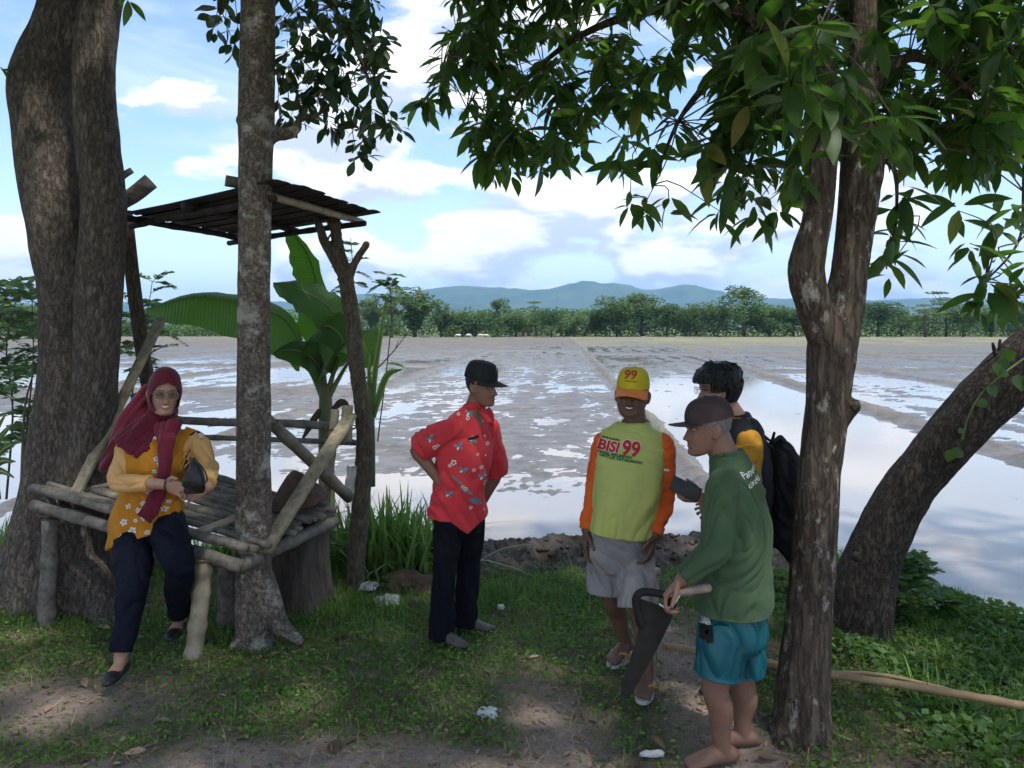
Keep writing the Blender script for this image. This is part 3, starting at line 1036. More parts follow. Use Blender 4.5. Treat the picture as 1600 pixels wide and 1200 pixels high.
def house():
    Yd = 176.0
    x = (821 - 800) / F_PX * Yd
    t = thing('house', 'small house with a red tile roof half hidden in the far trees', 'house', (x, Yd, -.3))
    obj('wall', MB().add(*box((x, Yd, .95), (2.3, 1.6, 1.25))).mesh('wall', False), MT['plaster'], t)
    V = [(x - 2.8, Yd - 2.1, 2.15), (x + 2.8, Yd - 2.1, 2.15), (x + 2.8, Yd + 2.1, 2.15), (x - 2.8, Yd + 2.1, 2.15), (x - 1.6, Yd, 3.5), (x + 1.6, Yd, 3.5)]
    obj('roof', MB().add(V, [(0, 1, 5, 4), (1, 2, 5), (2, 3, 4, 5), (3, 0, 4), (3, 2, 1, 0)]).mesh('roof', False), MT['roof_tile'], t)
    obj('door', MB().add(*box((x + .6, Yd - 1.62, .7), (.4, .04, 1.0))).mesh('door', False), MT['wood_grey'], t)
house()
def sheep(px, Yd, face, label, grazing=True):
    x = (px - 800) / F_PX * Yd
    z0 = WL + 0.05
    mb = MB()
    f = face
    mb.add(*tube([(x - .42 * f, Yd, z0 + .58), (x - .2 * f, Yd, z0 + .60), (x + .2 * f, Yd, z0 + .60), (x + .40 * f, Yd, z0 + .62)], [.13, .20, .21, .13], 10, n=8, rnd=True))
    hd = (x + .62 * f, Yd, z0 + (.30 if grazing else .86))
    mb.add(*tube([(x + .36 * f, Yd, z0 + .64), (x + .52 * f, Yd, z0 + (.52 if grazing else .78)), hd, (hd[0] + .10 * f, Yd, hd[2] - .10)], [.11, .085, .075, .04], 8, n=7, rnd=True))
    for dx in (-.3, .28):
        for dy in (-.09, .09):
            k = -.05 * f if dx * f < 0 else .02 * f
            mb.add(*tube([(x + dx * f, Yd + dy, z0 + .5), (x + dx * f + k, Yd + dy, z0 + .25), (x + dx * f, Yd + dy, z0)], [.07, .04, .03], 6))
    mb.add(*tube([(x - .42 * f, Yd, z0 + .66), (x - .52 * f, Yd, z0 + .45)], [.035, .02], 5))
    for s in (-1, 1): mb.add(*ball((hd[0] - .03 * f, Yd + .09 * s, hd[2] + .05), (.03, .06, .02), nu=6, nv=4))
    o = obj('sheep', fuse(mb, .03, 2), MT['wool'], base=(x, Yd, z0))
    tag(o, label, 'sheep', 'sheep grazing at the far edge of the field')
sheep(716, 140, -1, 'leftmost of the small white sheep grazing at the far field edge')
sheep(732, 142, 1, 'second small white sheep from the left at the far field edge')
sheep(751, 140, -1, 'third small white sheep from the left at the far field edge')
sheep(759, 139, 1, 'rightmost of the small white sheep at the far field edge')

# air between here and the hills
def haze():
    mb = MB()
    V = [(sx * 7000, y, z) for sx in (-1, 1) for y in (-300, 8000) for z in (-8.0, 400.0)]
    mb.add(V, [(0, 1, 3, 2), (4, 6, 7, 5), (0, 4, 5, 1), (2, 3, 7, 6), (0, 2, 6, 4), (1, 5, 7, 3)])
    m = bpy.data.materials.new('haze')
    m.use_nodes = True
    nt = m.node_tree
    nt.nodes.remove(nt.nodes['Principled BSDF'])
    v = nt.nodes.new('ShaderNodeVolumePrincipled')
    v.inputs['Color'].default_value = (0.33, 0.62, 1.0, 1)
    v.inputs['Density'].default_value = 0.00015
    v.inputs['Anisotropy'].default_value = 0.0
    nt.links.new(v.outputs[0], nt.nodes['Material Output'].inputs['Volume'])
    o = obj('haze', mb.mesh('haze', False), m)
    tag(o, 'thin blue haze in the air towards the hills', kind='stuff')
haze()
# ------------------------------------------------------------------ near trees
def trunk_mesh(stems, voxel=0.014, bumps=((2.2, .020), (7, .008)), seed=1, knots=()):
    """stems: lists of (px, py, Y, width in px); welded into one trunk with uneven bark relief"""
    mb = MB()
    for st in stems:
        P = [at(a, b, c) for a, b, c, w in st]
        rr = [w / 2 / F_PX * c for a, b, c, w in st]
        mb.add(*tube(P, rr, 20, n=len(P) * 5, rnd=True))
    for (a, b, c, r_) in knots: mb.add(*ball(at(a, b, c), (r_, r_, r_ * 1.2)))
    me = fuse(mb, voxel, 3)
    def f(V, N_):
        d = 0
        for s, a in bumps: d = d + a * fbm(V * np.array([s, s, s * .45]), 4, seed)
        return d
    push(me, f)
    return me
def leaf_mesh(name, wid=0.26, droop=0.25, nseg=7, fold=0.18, cup=0.0, peak=0.45):
    """leaf 1 m long along +X, folded on its midrib"""
    V, Fq = [], []
    for i in range(nseg + 1):
        s = i / nseg
        w = wid / 2 * max(0.0, math.sin(math.pi * s ** (math.log(.5) / math.log(peak)))) ** 0.85
        if i == 0: w = 0.012
        if i == nseg: w = 0.004
        z = -droop * s * s
        V += [(s, -w, z + w * fold - w * cup), (s, 0, z), (s, w, z + w * fold - w * cup)]
    for i in range(nseg):
        for j in range(2): Fq.append((i * 3 + j, (i + 1) * 3 + j, (i + 1) * 3 + j + 1, i * 3 + j + 1))
    return np.array(V, float), np.array(Fq)
def leaf_matrix(p, d, nrm, L):
    """4x4 placing a unit leaf: base p, pointing d, upper face nrm, length L"""
    d = Vector(d).normalized()
    n = Vector(nrm)
    n = (n - d * n.dot(d))
    if n.length < 1e-3: n = Vector((1, 0, 0)).cross(d)
    n.normalize()
    y = n.cross(d)
    return Matrix(((d.x * L, y.x * L, n.x * L, p[0]), (d.y * L, y.y * L, n.y * L, p[1]), (d.z * L, y.z * L, n.z * L, p[2]), (0, 0, 0, 1)))
def whorl(p, r, n, L, droop, out_dir=None):
    """leaves round the end of a twig: list of 4x4"""
    res = []
    a0 = r.uniform(0, 6.28)
    for k in range(n):
        a = a0 + k * 2.4 + r.normal(0, .25)
        el = r.normal(-droop, .48)
        d = Vector((math.cos(a) * math.cos(el), math.sin(a) * math.cos(el), math.sin(el)))
        if out_dir is not None: d = d + Vector(out_dir) * 0.45
        nr = Vector((r.normal(0, .45), r.normal(0, .45), 1))
        res.append(leaf_matrix(Vector(p) + d * 0.02 + Vector((0, 0, r.uniform(-.05, .05))), d, nr, L * r.uniform(.5, 1.2)))
    return res
def leaves_to_mb(mb, Ms, VF):
    if not Ms: return
    V, Fq = VF
    H = np.hstack([V, np.ones((len(V), 1))])
    A = np.array([np.array(m) for m in Ms])
    W = np.einsum('kij,vj->kvi', A, H)[:, :, :3]
    k, nv = len(Ms), len(V)
    mb.add(W.reshape(-1, 3), (Fq[None] + (np.arange(k) * nv)[:, None, None]).reshape(-1, Fq.shape[1]))
def in_frame(m):
    p = m.translation
    if p.y < 0.4: return False
    x = 800 + p.x / p.y * F_PX
    y = HZ - (p.z - CAM_H) / p.y * F_PX
    return -30 < x < 1630 and y > -40
def add_leaves(parent, Ms, mat_, VF_fine, VF_coarse, n_single=300, name='leaf'):
    """the largest leaves in the picture are parts of their own, the rest is one mass"""
    vis = [m for m in Ms if in_frame(m)]
    vis.sort(key=lambda m: -m.to_scale().x / m.translation.y)
    single, rest = vis[:n_single], vis[n_single:]
    org = ORIG[parent.name]
    me = MB().add(*VF_fine).mesh(name)
    me.materials.append(mat_)
    for m in single:
        o = bpy.data.objects.new(name, me)
        C.objects.link(o)
        o.parent = parent
        o.matrix_local = Matrix.Translation(-org) @ m
    ids = set(id(m) for m in single)
    mb = MB()
    leaves_to_mb(mb, [m for m in Ms if id(m) not in ids], VF_coarse)
    if mb.n:
        o = obj('foliage', mb.mesh('foliage'), mat_, parent)
        o['kind'] = 'stuff'
def branches(parent, lines, mat_, seg=7):
    for ln in lines:
        P = [at(a, b, c) for a, b, c, w in ln]
        rr = [w / 2 / F_PX * c for a, b, c, w in ln]
        obj('branch', MB().add(*tube(P, rr, seg, n=len(P) * 4, rnd=True)).mesh('branch'), mat_, parent)
def twigs(mb, ends, nodes, r, rad=.006):
    """a bent twig from the nearest branch point to each leaf cluster"""
    nodes = np.array([tuple(n) for n in nodes])
    for e in ends:
        e_ = np.array(tuple(e))
        d = np.linalg.norm(nodes - e_, axis=1)
        k = r.choice(np.argsort(d)[:2])
        a = nodes[k]
        m = (a + e_) / 2 + r.normal(0, .05, 3) + np.array([0, 0, .06])
        L_ = np.linalg.norm(a - e_)
        mb.add(*tube([a, m, e_], [rad * (.6 + L_ * .6), rad * .7, rad * .4], 5, n=6))

MANGO = leaf_mesh('leaf', .34, .22, 9, .22)
MANGO_C = leaf_mesh('leaf', .34, .22, 4, .22)
OBOV = leaf_mesh('leaf', .46, .18, 8, .15, peak=.58)
OBOV_C = leaf_mesh('leaf', .46, .18, 4, .15, peak=.58)
COARSE = leaf_mesh('leaf', .36, .15, 2, .2)

def canopy_points(n, x0, x1, y0, y1, zmax, r, keep=None):
    """points of a crown that spreads over the bank, above what the camera sees"""
    P = []
    while len(P) < n:
        x, y = r.uniform(x0, x1), r.uniform(y0, y1)
        zlow = max(3.5, CAM_H + 0.44 * max(y, 0) + 0.28)
        z = zlow + (zmax - zlow) * r.random() ** 1.3
        if z < zlow or z > zmax + .01: continue
        if keep and not keep(x, y): continue
        P.append((x, y, z))
    return P

# --- big tree at the left, two stems grown together
def big_tree():
    r = np.random.default_rng(3)
    base = at(95, 985, 5.15); base.z = 0
    t = thing('large_tree', 'large grey tree with two trunks grown together behind the bench', 'tree', base)
    A = [(70, 1010, 5.2, 280), (80, 930, 5.2, 190), (88, 830, 5.2, 132), (97, 720, 5.2, 100), (105, 600, 5.2, 82), (107, 470, 5.2, 78), (88, 330, 5.2, 94), (71, 200, 5.2, 96), (67, 130, 5.2, 96), (92, 40, 5.2, 80), (108, -60, 5.2, 68), (150, -260, 5.2, 70), (120, -600, 5.2, 50)]
    B = [(110, 1005, 5.1, 180), (118, 860, 5.1, 116), (138, 720, 5.08, 76), (149, 600, 5.05, 66), (155, 450, 5.05, 68), (163, 330, 5.03, 66), (152, 220, 5.03, 64), (146, 120, 5.05, 62), (156, 20, 5.1, 66), (185, -100, 5.1, 66), (260, -300, 5.0, 58), (420, -560, 4.8, 40)]
    rt1 = [(60, 860, 5.15, 90), (10, 930, 5.05, 80), (-60, 985, 4.95, 60), (-120, 1010, 4.9, 40)]
    rt2 = [(140, 900, 5.0, 80), (175, 970, 4.9, 60), (230, 1000, 4.85, 30)]
    kn = [(24, 128, 5.15, .05)]
    me = trunk_mesh([A, B, rt1, rt2], .016, ((1.6, .030), (5.5, .014), (16, .005)), 5, kn)
    obj('trunk', me, MT['bark_big'], t)
    for ln in ([(150, 330, 5.2, 24), (200, 310, 5.25, 25), (236, 283, 5.3, 26)], [(170, 295, 5.2, 10), (192, 275, 5.25, 11), (206, 266, 5.28, 10)]):
        P = [at(a, b, c) for a, b, c, w in ln]
        obj('branch_stub', MB().add(*tube(P, [w / 2 / F_PX * 5.2 for a, b, c, w in ln], 10, n=8)).mesh('branch_stub'), MT['wood_grey'], t)
    lim = [[(150, -260, 5.2, 60), (0, -480, 4.2, 44), (-200, -700, 3.0, 30)], [(260, -300, 5.0, 50), (480, -480, 4.0, 34), (700, -800, 2.6, 22)], [(120, -500, 5.2, 44), (500, -560, 6.0, 26), (700, -560, 6.8, 14)]]
    branches(t, lim, MT['bark_big'])
    pts = canopy_points(820, -8, 1.2, 0.2, 6.3, 7.0, r, keep=lambda x, y: (x + 3.4) ** 2 / 24 + (y - 3.2) ** 2 / 14 < 1)
    Ms = []
    for p in pts: Ms += whorl(p, r, 11, .26, .25)
    # a sprig that hangs into the picture at its top and left edges
    Ms += whorl(at(200, -6, 5.0), r, 5, .16, .7)
    Ms += whorl(at(-4, 108, 5.0), r, 5, .12, .2)
    add_leaves(t, Ms, MT['leaf_mango'], MANGO, COARSE, 40)
big_tree()

# --- slim tree before the bench
def slim_tree():
    r = np.random.default_rng(11)
    base = at(400, 1003, 4.5); base.z = 0
    t = thing('slim_tree', 'straight slim tree with pale patches standing before the bench', 'tree', base)
    A = [(400, 1030, 4.5, 62), (398, 990, 4.5, 58), (397, 900, 4.5, 57), (396, 780, 4.5, 54), (396, 600, 4.5, 51), (397, 400, 4.5, 51), (400, 240, 4.5, 53), (401, 180, 4.5, 56), (403, 60, 4.5, 54), (404, -60, 4.5, 52), (415, -300, 4.5, 46), (420, -600, 4.5, 36)]
    rt = [(410, 900, 4.5, 36), (424, 945, 4.47, 36), (440, 978, 4.45, 28), (468, 1000, 4.42, 14)]
    rt2 = [(390, 970, 4.48, 30), (376, 1000, 4.44, 20), (362, 1012, 4.40, 10)]
    br = [(402, 222, 4.5, 36), (430, 210, 4.55, 24), (452, 208, 4.6, 20), (464, 200, 4.65, 17)]
    kn = [(376, 188, 4.5, .03), (377, 190, 4.5, .02)]
    me = trunk_mesh([A, rt, rt2, br], .011, ((3, .009), (10, .006), (24, .003)), 8, kn)
    obj('trunk', me, MT['bark_mid'], t)
    lines = [[(464, 200, 4.65, 15), (470, 186, 4.68, 9), (498, 178, 4.8, 6), (540, 140, 5.0, 4)],
             [(404, 30, 4.5, 20), (450, -20, 4.7, 16), (520, 10, 4.9, 9), (570, 110, 5.0, 5), (600, 180, 5.05, 3)],
             [(404, -60, 4.5, 22), (480, -120, 4.9, 14), (560, -40, 5.1, 8), (585, 60, 5.1, 4)],
             [(404, -20, 4.5, 14), (380, -30, 4.6, 9), (350, -10, 4.75, 5)]]
    branches(t, lines, MT['bark_pole'])
    nodes = [at(a, b, c) for ln in lines for a, b, c, w in ln[1:]]
    nodes += [at(470, 90, 4.85), at(520, 70, 4.9), at(545, 160, 5.0), at(560, 200, 5.0), at(450, 140, 4.75)]
    cl = []
    poly = [(430, 640)]
    while len(cl) < 92:
        x, y = r.uniform(425, 622), r.uniform(-60, 215)
        lowb = np.interp(x, [425, 440, 470, 500, 530, 560, 590, 625], [130, 205, 190, 150, 165, 195, 190, 195])
        rightb = np.interp(y, [-60, 0, 60, 110, 160, 215], [590, 592, 606, 606, 598, 622])
        if y > lowb or x > rightb: continue
        cl.append((x, y, r.uniform(4.65, 5.25)))
    cl += [(562, 225, 5.0), (570, 245, 5.0), (556, 235, 5.0), (575, 215, 5.05), (565, 205, 5.0), (612, 190, 5.05), (622, 195, 5.05), (515, 190, 4.9), (527, 195, 4.9),
           (345, 5, 4.7), (352, 30, 4.7), (336, 38, 4.75), (366, 70, 4.7), (372, 48, 4.7), (360, -20, 4.7)]
    ends = [at(*c) for c in cl]
    mb = MB()
    twigs(mb, ends, nodes, r, .005)
    obj('twigs', mb.mesh('twigs'), MT['twig'], t)['kind'] = 'stuff'
    Ms = []
    for e in ends: Ms += whorl(e, r, 7, .125, .55)
    for p in canopy_points(150, -4, 0.5, 3.5, 6.8, 6.6, r): Ms += whorl(p, r, 8, .2, .3)
    add_leaves(t, Ms, MT['leaf_dark'], OBOV, OBOV_C, 300)
slim_tree()

# --- mango tree at the right
def mango_tree():
    r = np.random.default_rng(19)
    base = at(1255, 1152, 3.5); base.z = 0
    t = thing('mango_tree', 'forked mango tree with flecked bark right of the man in green', 'tree', base)
    A = [(1248, 1185, 3.5, 118), (1250, 1140, 3.5, 94), (1256, 1050, 3.5, 80), (1270, 900, 3.5, 70), (1279, 760, 3.5, 66), (1294, 620, 3.5, 66), (1302, 530, 3.5, 74), (1318, 470, 3.52, 62), (1328, 420, 3.53, 58), (1337, 350, 3.54, 60), (1347, 260, 3.55, 66), (1348, 200, 3.57, 56), (1347, 140, 3.6, 42), (1348, 0, 3.65, 40), (1352, -160, 3.7, 36), (1380, -420, 3.8, 26)]
    B = [(1292, 540, 3.48, 50), (1276, 490, 3.45, 54), (1260, 430, 3.42, 54), (1266, 385, 3.4, 48), (1277, 340, 3.4, 44), (1287, 260, 3.42, 42), (1294, 200, 3.45, 40), (1290, 120, 3.45, 36), (1250, 60, 3.5, 34), (1190, 30, 3.6, 30), (1110, 5, 3.8, 26), (1020, -40, 4.1, 20)]
    stub = [(1306, 668, 3.5, 30), (1322, 650, 3.48, 24), (1336, 636, 3.46, 18)]
    stub2 = [(1255, 440, 3.42, 30), (1240, 424, 3.4, 16)]
    roots = [(1245, 1130, 3.5, 70), (1222, 1175, 3.42, 50), (1200, 1200, 3.36, 26)]
    kn = [(1336, 632, 3.44, .022), (1326, 628, 3.44, .016)]
    me = trunk_mesh([A, B, stub, stub2, roots], .010, ((3, .010), (9, .007), (26, .004)), 12, kn)
    obj('trunk', me, MT['bark_mango'], t)
    lines = [[(1110, 5, 3.8, 24), (1000, 20, 4.3, 16), (900, 60, 4.7, 10), (820, 130, 4.9, 6), (780, 230, 4.9, 3)],
             [(1020, -40, 4.1, 18), (880, -40, 4.8, 12), (760, 20, 5.0, 8), (690, 110, 5.0, 4)],
             [(1190, 30, 3.6, 22), (1120, 110, 3.8, 12), (1060, 190, 4.0, 7), (1020, 290, 4.0, 3)],
             [(1290, 120, 3.45, 18), (1200, 180, 3.5, 10), (1170, 260, 3.6, 5)],
             [(1345, 150, 3.58, 24), (1420, 90, 3.6, 16), (1500, 130, 3.6, 9), (1560, 240, 3.7, 4)],
             [(1350, 0, 3.65, 24), (1450, -60, 3.7, 16), (1560, 40, 3.8, 10), (1620, 180, 3.8, 5)],
             [(1345, 250, 3.56, 14), (1395, 260, 3.6, 8), (1400, 340, 3.65, 4), (1385, 420, 3.65, 2)],
             [(1600, 60, 3.8, 8), (1600, 300, 3.7, 6), (1590, 380, 3.6, 4), (1540, 440, 3.5, 3)],
             [(1280, 130, 3.45, 10), (1270, 60, 3.0, 8), (1290, 40, 2.6, 5)],
             [(1352, -160, 3.7, 30), (1500, -500, 3.0, 20), (1700, -900, 2.0, 12)],
             [(1380, -420, 3.8, 24), (1100, -700, 3.5, 16), (900, -1000, 2.8, 10)]]
    branches(t, lines, MT['bark_mango'])
    nodes = [at(a, b, c) for ln in lines[:9] for a, b, c, w in ln]
    nodes += [at(960, 140, 4.5), at(900, 190, 4.7), at(730, 170, 5.0), at(1130, 180, 3.8), at(1250, 200, 3.5), at(1480, 220, 3.6), at(1440, 180, 3.6), at(850, 110, 4.8)]
    cl = []
    bx = [640, 660, 690, 720, 745, 790, 830, 870, 900, 940, 975, 1010, 1050, 1090, 1130, 1170, 1210, 1250, 1290, 1330, 1380, 1420, 1460, 1500, 1540, 1600]
    by = [140, 165, 175, 190, 230, 255, 265, 240, 190, 190, 225, 240, 235, 235, 270, 300, 305, 300, 230, 190, 230, 230, 240, 275, 290, 300]
    tries = 0
    while len(cl) < 380 and tries < 20000:
        tries += 1
        x, y = r.uniform(655, 1640), r.uniform(-70, 330)
        if y > np.interp(x, bx, by): continue
        if x < np.interp(y, [-70, 0, 60, 120, 200], [720, 710, 700, 672, 740]): continue
        if 950 < x < 1100 and y > 120 and r.random() < .55: continue
        if 1075 < x < 1125 and 60 < y < 200 and r.random() < .6: continue
        if 1385 < x < 1450 and y < 130 and r.random() < .75: continue
        if x > 1380 and y > 210 and r.random() < .5: continue
        Yd = np.interp(x, [640, 850, 1050, 1200, 1350, 1640], [5.0, 4.8, 4.1, 3.7, 3.75, 3.7]) + r.uniform(-.45, .55)
        if 1250 < x < 1400: Yd = r.uniform(3.85, 4.5)
        if 1250 < x < 1400 and 40 < y < 230 and r.random() < .16: Yd = r.uniform(2.5, 3.1)
        cl.append((x, y, Yd))
    cl += [(655, 160, 5.0), (668, 150, 5.0), (770, 268, 4.9), (800, 262, 4.9), (845, 262, 4.8), (870, 215, 4.8), (905, 225, 4.6), (1008, 318, 4.0), (1045, 318, 4.0), (985, 308, 4.05),
           (965, 245, 4.1), (1020, 240, 4.0), (1130, 300, 3.8), (1180, 320, 3.7), (1215, 330, 3.7), (1125, 330, 3.9),
           (1270, 62, 2.45), (1282, 50, 2.6), (1232, 130, 2.5), (1372, 205, 2.6), (1400, 190, 2.7), (1180, 60, 2.9),
           (1400, 320, 3.6), (1395, 380, 3.6), (1405, 350, 3.7), (1390, 415, 3.65), (1412, 290, 3.6), (1500, 330, 3.5), (1515, 380, 3.4), (1590, 330, 3.5),
           (1540, 445, 3.3), (1555, 425, 3.35), (1575, 465, 3.3), (1600, 450, 3.3), (1610, 390, 3.4), (1530, 470, 3.3), (1560, 350, 3.5)]
    ends = [at(*c) for c in cl]
    mb = MB()
    twigs(mb, ends, nodes, r, .005)
    obj('twigs', mb.mesh('twigs'), MT['twig'], t)['kind'] = 'stuff'
    Ms = []
    for c, e in zip(cl, ends): Ms += whorl(e, r, 11 if c[1] < 250 else 7, .172, .5)
    for p in canopy_points(980, -0.8, 10.0, 0.2, 6.3, 7.0, r, keep=lambda x, y: (x - 4.2) ** 2 / 30 + (y - 3.2) ** 2 / 14 < 1): Ms += whorl(p, r, 11, .26, .25)
    add_leaves(t, Ms, MT['leaf_mango'], MANGO, MANGO_C, 300)
mango_tree()

# --- leaning trunk at the right edge
def leaning_tree():
    r = np.random.default_rng(23)
    base = at(1350, 1020, 4.7); base.z = 0
    t = thing('leaning_tree', 'dark thick trunk leaning over the water at the right edge', 'tree', base)
    A = [(1335, 1060, 4.7, 124), (1340, 990, 4.7, 100), (1358, 890, 4.68, 86), (1392, 810, 4.62, 80), (1428, 752, 4.56, 78), (1478, 690, 4.5, 80), (1528, 636, 4.45, 82), (1600, 570, 4.4, 90), (1690, 490, 4.35, 92), (1800, 350, 4.4, 84), (1900, 80, 4.4, 70)]
    roots = [(1350, 1000, 4.65, 80), (1400, 1050, 4.5, 50), (1450, 1075, 4.4, 24)]
    kn = [(1338, 870, 4.52, .03), (1570, 560, 4.40, .05), (1606, 535, 4.38, .06)]
    me = trunk_mesh([A, roots], .014, ((2.5, .018), (8, .011), (22, .005)), 21, kn)
    obj('trunk', me, MT['bark_lean'], t)
    for ln in ([(1562, 570, 4.4, 9), (1554, 548, 4.38, 7), (1551, 535, 4.38, 4)], [(1566, 560, 4.4, 8), (1562, 540, 4.4, 6), (1563, 530, 4.4, 4)]):
        obj('branch_stub', MB().add(*tube([at(a, b, c) for a, b, c, w in ln], [w / 2 / F_PX * 4.4 for *_, w in ln], 6, n=6)).mesh('branch_stub'), MT['bark_lean'], t)
    Ms = []
    for p in canopy_points(160, 3.5, 7.5, 3.0, 7.2, 6.5, r): Ms += whorl(p, r, 9, .24, .25)
    add_leaves(t, Ms, MT['leaf_mango'], MANGO, COARSE, 20)
    v = thing('vine', 'thin vine with round leaves hanging on the leaning trunk', 'vine', at(1560, 600, 4.3))
    path = [(1600, 560, 4.22), (1560, 590, 4.2), (1530, 620, 4.24), (1512, 655, 4.28), (1502, 690, 4.3)]
    obj('stem', MB().add(*tube([at(*p) for p in path], [.005] * len(path), 5, n=24)).mesh('stem'), MT['stem_green'], v)
    ms = []
    RND = leaf_mesh('leaf', .85, .1, 6, .12, peak=.4)
    for (x, y) in ((1488, 702), (1556, 566), (1572, 560), (1545, 600), (1590, 585), (1575, 545), (1600, 590)):
        p = at(x, y, 4.18 + r.uniform(0, .05))
        ms.append(leaf_matrix(p, (r.normal(0, .6), r.normal(-.2, .2), -.8), (r.normal(0, .4), -1, .35), r.uniform(.06, .10)))
    for p_ in path:
        q = at(*p_)
        for _ in range(1): ms.append(leaf_matrix(q + Vector((r.normal(0, .05), r.normal(-.02, .02), r.normal(0, .05))), (r.normal(), r.normal(-.3, .3), -.6), (r.normal(0, .4), -1, .4), r.uniform(.04, .08)))
    add_leaves(v, ms, MT['leaf_mango'], RND, RND, 60)
leaning_tree()
# ------------------------------------------------------------------ bamboo shelter with bench
def pole_mesh(P, rad, nodes=0, seg=10, bend=0.0, seed=0, ex=2.0, side=None):
    """bamboo or round pole; nodes: number of joint rings"""
    P = np.array([tuple(p) for p in P], float)
    L_ = np.linalg.norm(P[-1] - P[0])
    r = np.random.default_rng(seed)
    if len(P) == 2 and bend:
        P = np.array([P[0], P[0] * .66 + P[1] * .34 + r.normal(0, bend, 3), P[0] * .33 + P[1] * .67 + r.normal(0, bend, 3), P[1]])
    n = max(10, nodes * 4 + 2)
    C_ = catmull(P, n)
    t = np.linspace(0, 1, n)
    rr = np.interp(t, np.linspace(0, 1, len(rad)), rad)
    if nodes:
        for k in range(nodes):
            c = (k + .5 + r.uniform(-.15, .15)) / nodes
            i = int(round(c * (n - 1)))
            rr[i] *= 1.13
            if 0 < i < n - 1:
                rr[i - 1] *= .97
                rr[i + 1] *= .97
    return tube(C_, rr, seg, ex=ex, side=side)
def hut():
    t = thing('bamboo_shelter', 'rustic bamboo bench shelter with a flat slatted roof and braces', 'shelter', at(300, 1000, 4.8) * 1.0)
    t.location.z = 0
    ORIG[t.name] = Vector(t.location)
    FL, FR, BR = at(55, 776, 4.78), at(372, 868, 4.28), at(522, 800, 5.22)
    BL = FL + (BR - FR)
    seed = 0
    def part(name, VF, m): return obj(name, MB().add(*VF).mesh(name), MT[m], t)
    # bench slats, round and flat, one by one
    N_ = 18
    for i in range(N_):
        f = (i + .35) / N_
        a, b = FL.lerp(BL, f), FR.lerp(BR, f)
        d = (b - a).normalized()
        a = a - d * random.uniform(.0, .07)
        b = b + d * random.uniform(-.02, .12)
        up = Vector((0, 0, .035 + random.uniform(-.008, .012)))
        rr = random.uniform(.017, .028)
        part('bench_slat', pole_mesh([a + up, b + up], [(rr), rr * .92], 4, 9, .012, i + 3), 'bamboo_grey' if i % 3 else 'wood_grey')
    # loose split pieces lying on top
    a = at(296, 838, 4.45); b = at(392, 802, 4.62)
    part('bench_slat', pole_mesh([a, b], [.026, .024], 2, 8, .005, 50), 'bamboo_dry')
    a = at(118, 770, 4.86); b = at(186, 752, 5.1)
    part('bench_slat', pole_mesh([a, b], [.018, .018], 2, 8, .003, 51), 'bamboo_dry')
    # beams under the slats
    M_ = axes(FR - FL)
    mid = (FL + FR) / 2
    dn = Vector((0, 0, -.055))
    part('front_beam', pole_mesh([FL + dn - (FR - FL) * .01, FR + dn + (FR - FL) * .02], [.036, .038], 3, 10, .012, 60), 'wood_grey')
    part('back_beam', pole_mesh([BL + dn, BR + dn], [.045, .045], 3, 10, .01, 61), 'bamboo_grey')
    part('side_beam', pole_mesh([FR + dn * 1.1, BR + dn * 1.1], [.042, .042], 3, 10, .01, 62), 'bamboo_grey')
    part('side_beam', pole_mesh([FL + dn * 1.1, BL + dn * 1.1], [.042, .042], 3, 10, .01, 63), 'bamboo_grey')
    # legs
    def foot(p): return Vector((p.x, p.y, -.05))
    part('leg', pole_mesh([foot(at(75, 985, 4.74)), at(78, 812, 4.76)], [.052, .046], 2, 10, .01, 70), 'wood_grey')
    part('leg', pole_mesh([foot(at(300, 1032, 4.32)), at(312, 950, 4.33), at(320, 872, 4.34)], [.052, .050, .047], 4, 10, 0, 71), 'bamboo_dry')
    part('leg', pole_mesh([foot(at(500, 935, 5.3)), at(507, 800, 5.3), at(515, 735, 5.32), at(524, 640, 5.34)], [.036, .034, .032, .03], 6, 10, 0, 72), 'bamboo_dry')
    part('leg', pole_mesh([foot(BL), BL + Vector((0, 0, .02))], [.05, .045], 2, 10, .01, 73), 'wood_grey')
    part('leg', pole_mesh([foot(at(352, 1000, 4.75)), at(356, 870, 4.76)], [.055, .05], 2, 10, .01, 74), 'wood_grey')
    # rails behind
    part('rail', pole_mesh([at(250, 655, 5.72), at(548, 668, 5.5)], [.030, .030], 6, 10, .004, 80), 'bamboo_grey')
    part('rail', pole_mesh([at(250, 680, 5.74), at(556, 692, 5.52)], [.020, .020], 5, 10, .004, 81), 'bamboo_grey')
    # braces
    part('brace', pole_mesh([at(414, 652, 4.62), at(470, 705, 4.9), at(546, 778, 5.34)], [.036, .038, .04], 2, 10, 0, 82), 'bamboo_grey')
    a, b = at(412, 862, 4.40), at(548, 648, 5.30)
    part('plank_brace', box((a + b) / 2, ((b - a).length / 2, .047, .016), axes(b - a, (-.35, -.9, .2)), .004), 'wood_plank')
    a, b = at(118, 772, 4.80), at(252, 498, 5.55)
    part('plank_brace', box((a + b) / 2, ((b - a).length / 2, .036, .014), axes(b - a, (-.2, -.9, .2)), .004), 'wood_plank')
    part('back_pole', pole_mesh([at(250, 900, 5.75), at(236, 640, 5.72), at(222, 545, 5.7), at(208, 440, 5.68), at(196, 330, 5.66)], [.05, .052, .052, .05, .048], 0, 10), 'bark_pole')
    part('post_top', pole_mesh([at(541, 690, 5.3), at(543, 634, 5.3)], [.042, .038], 0, 9), 'wood_plank')
    # forked post
    mb = MB()
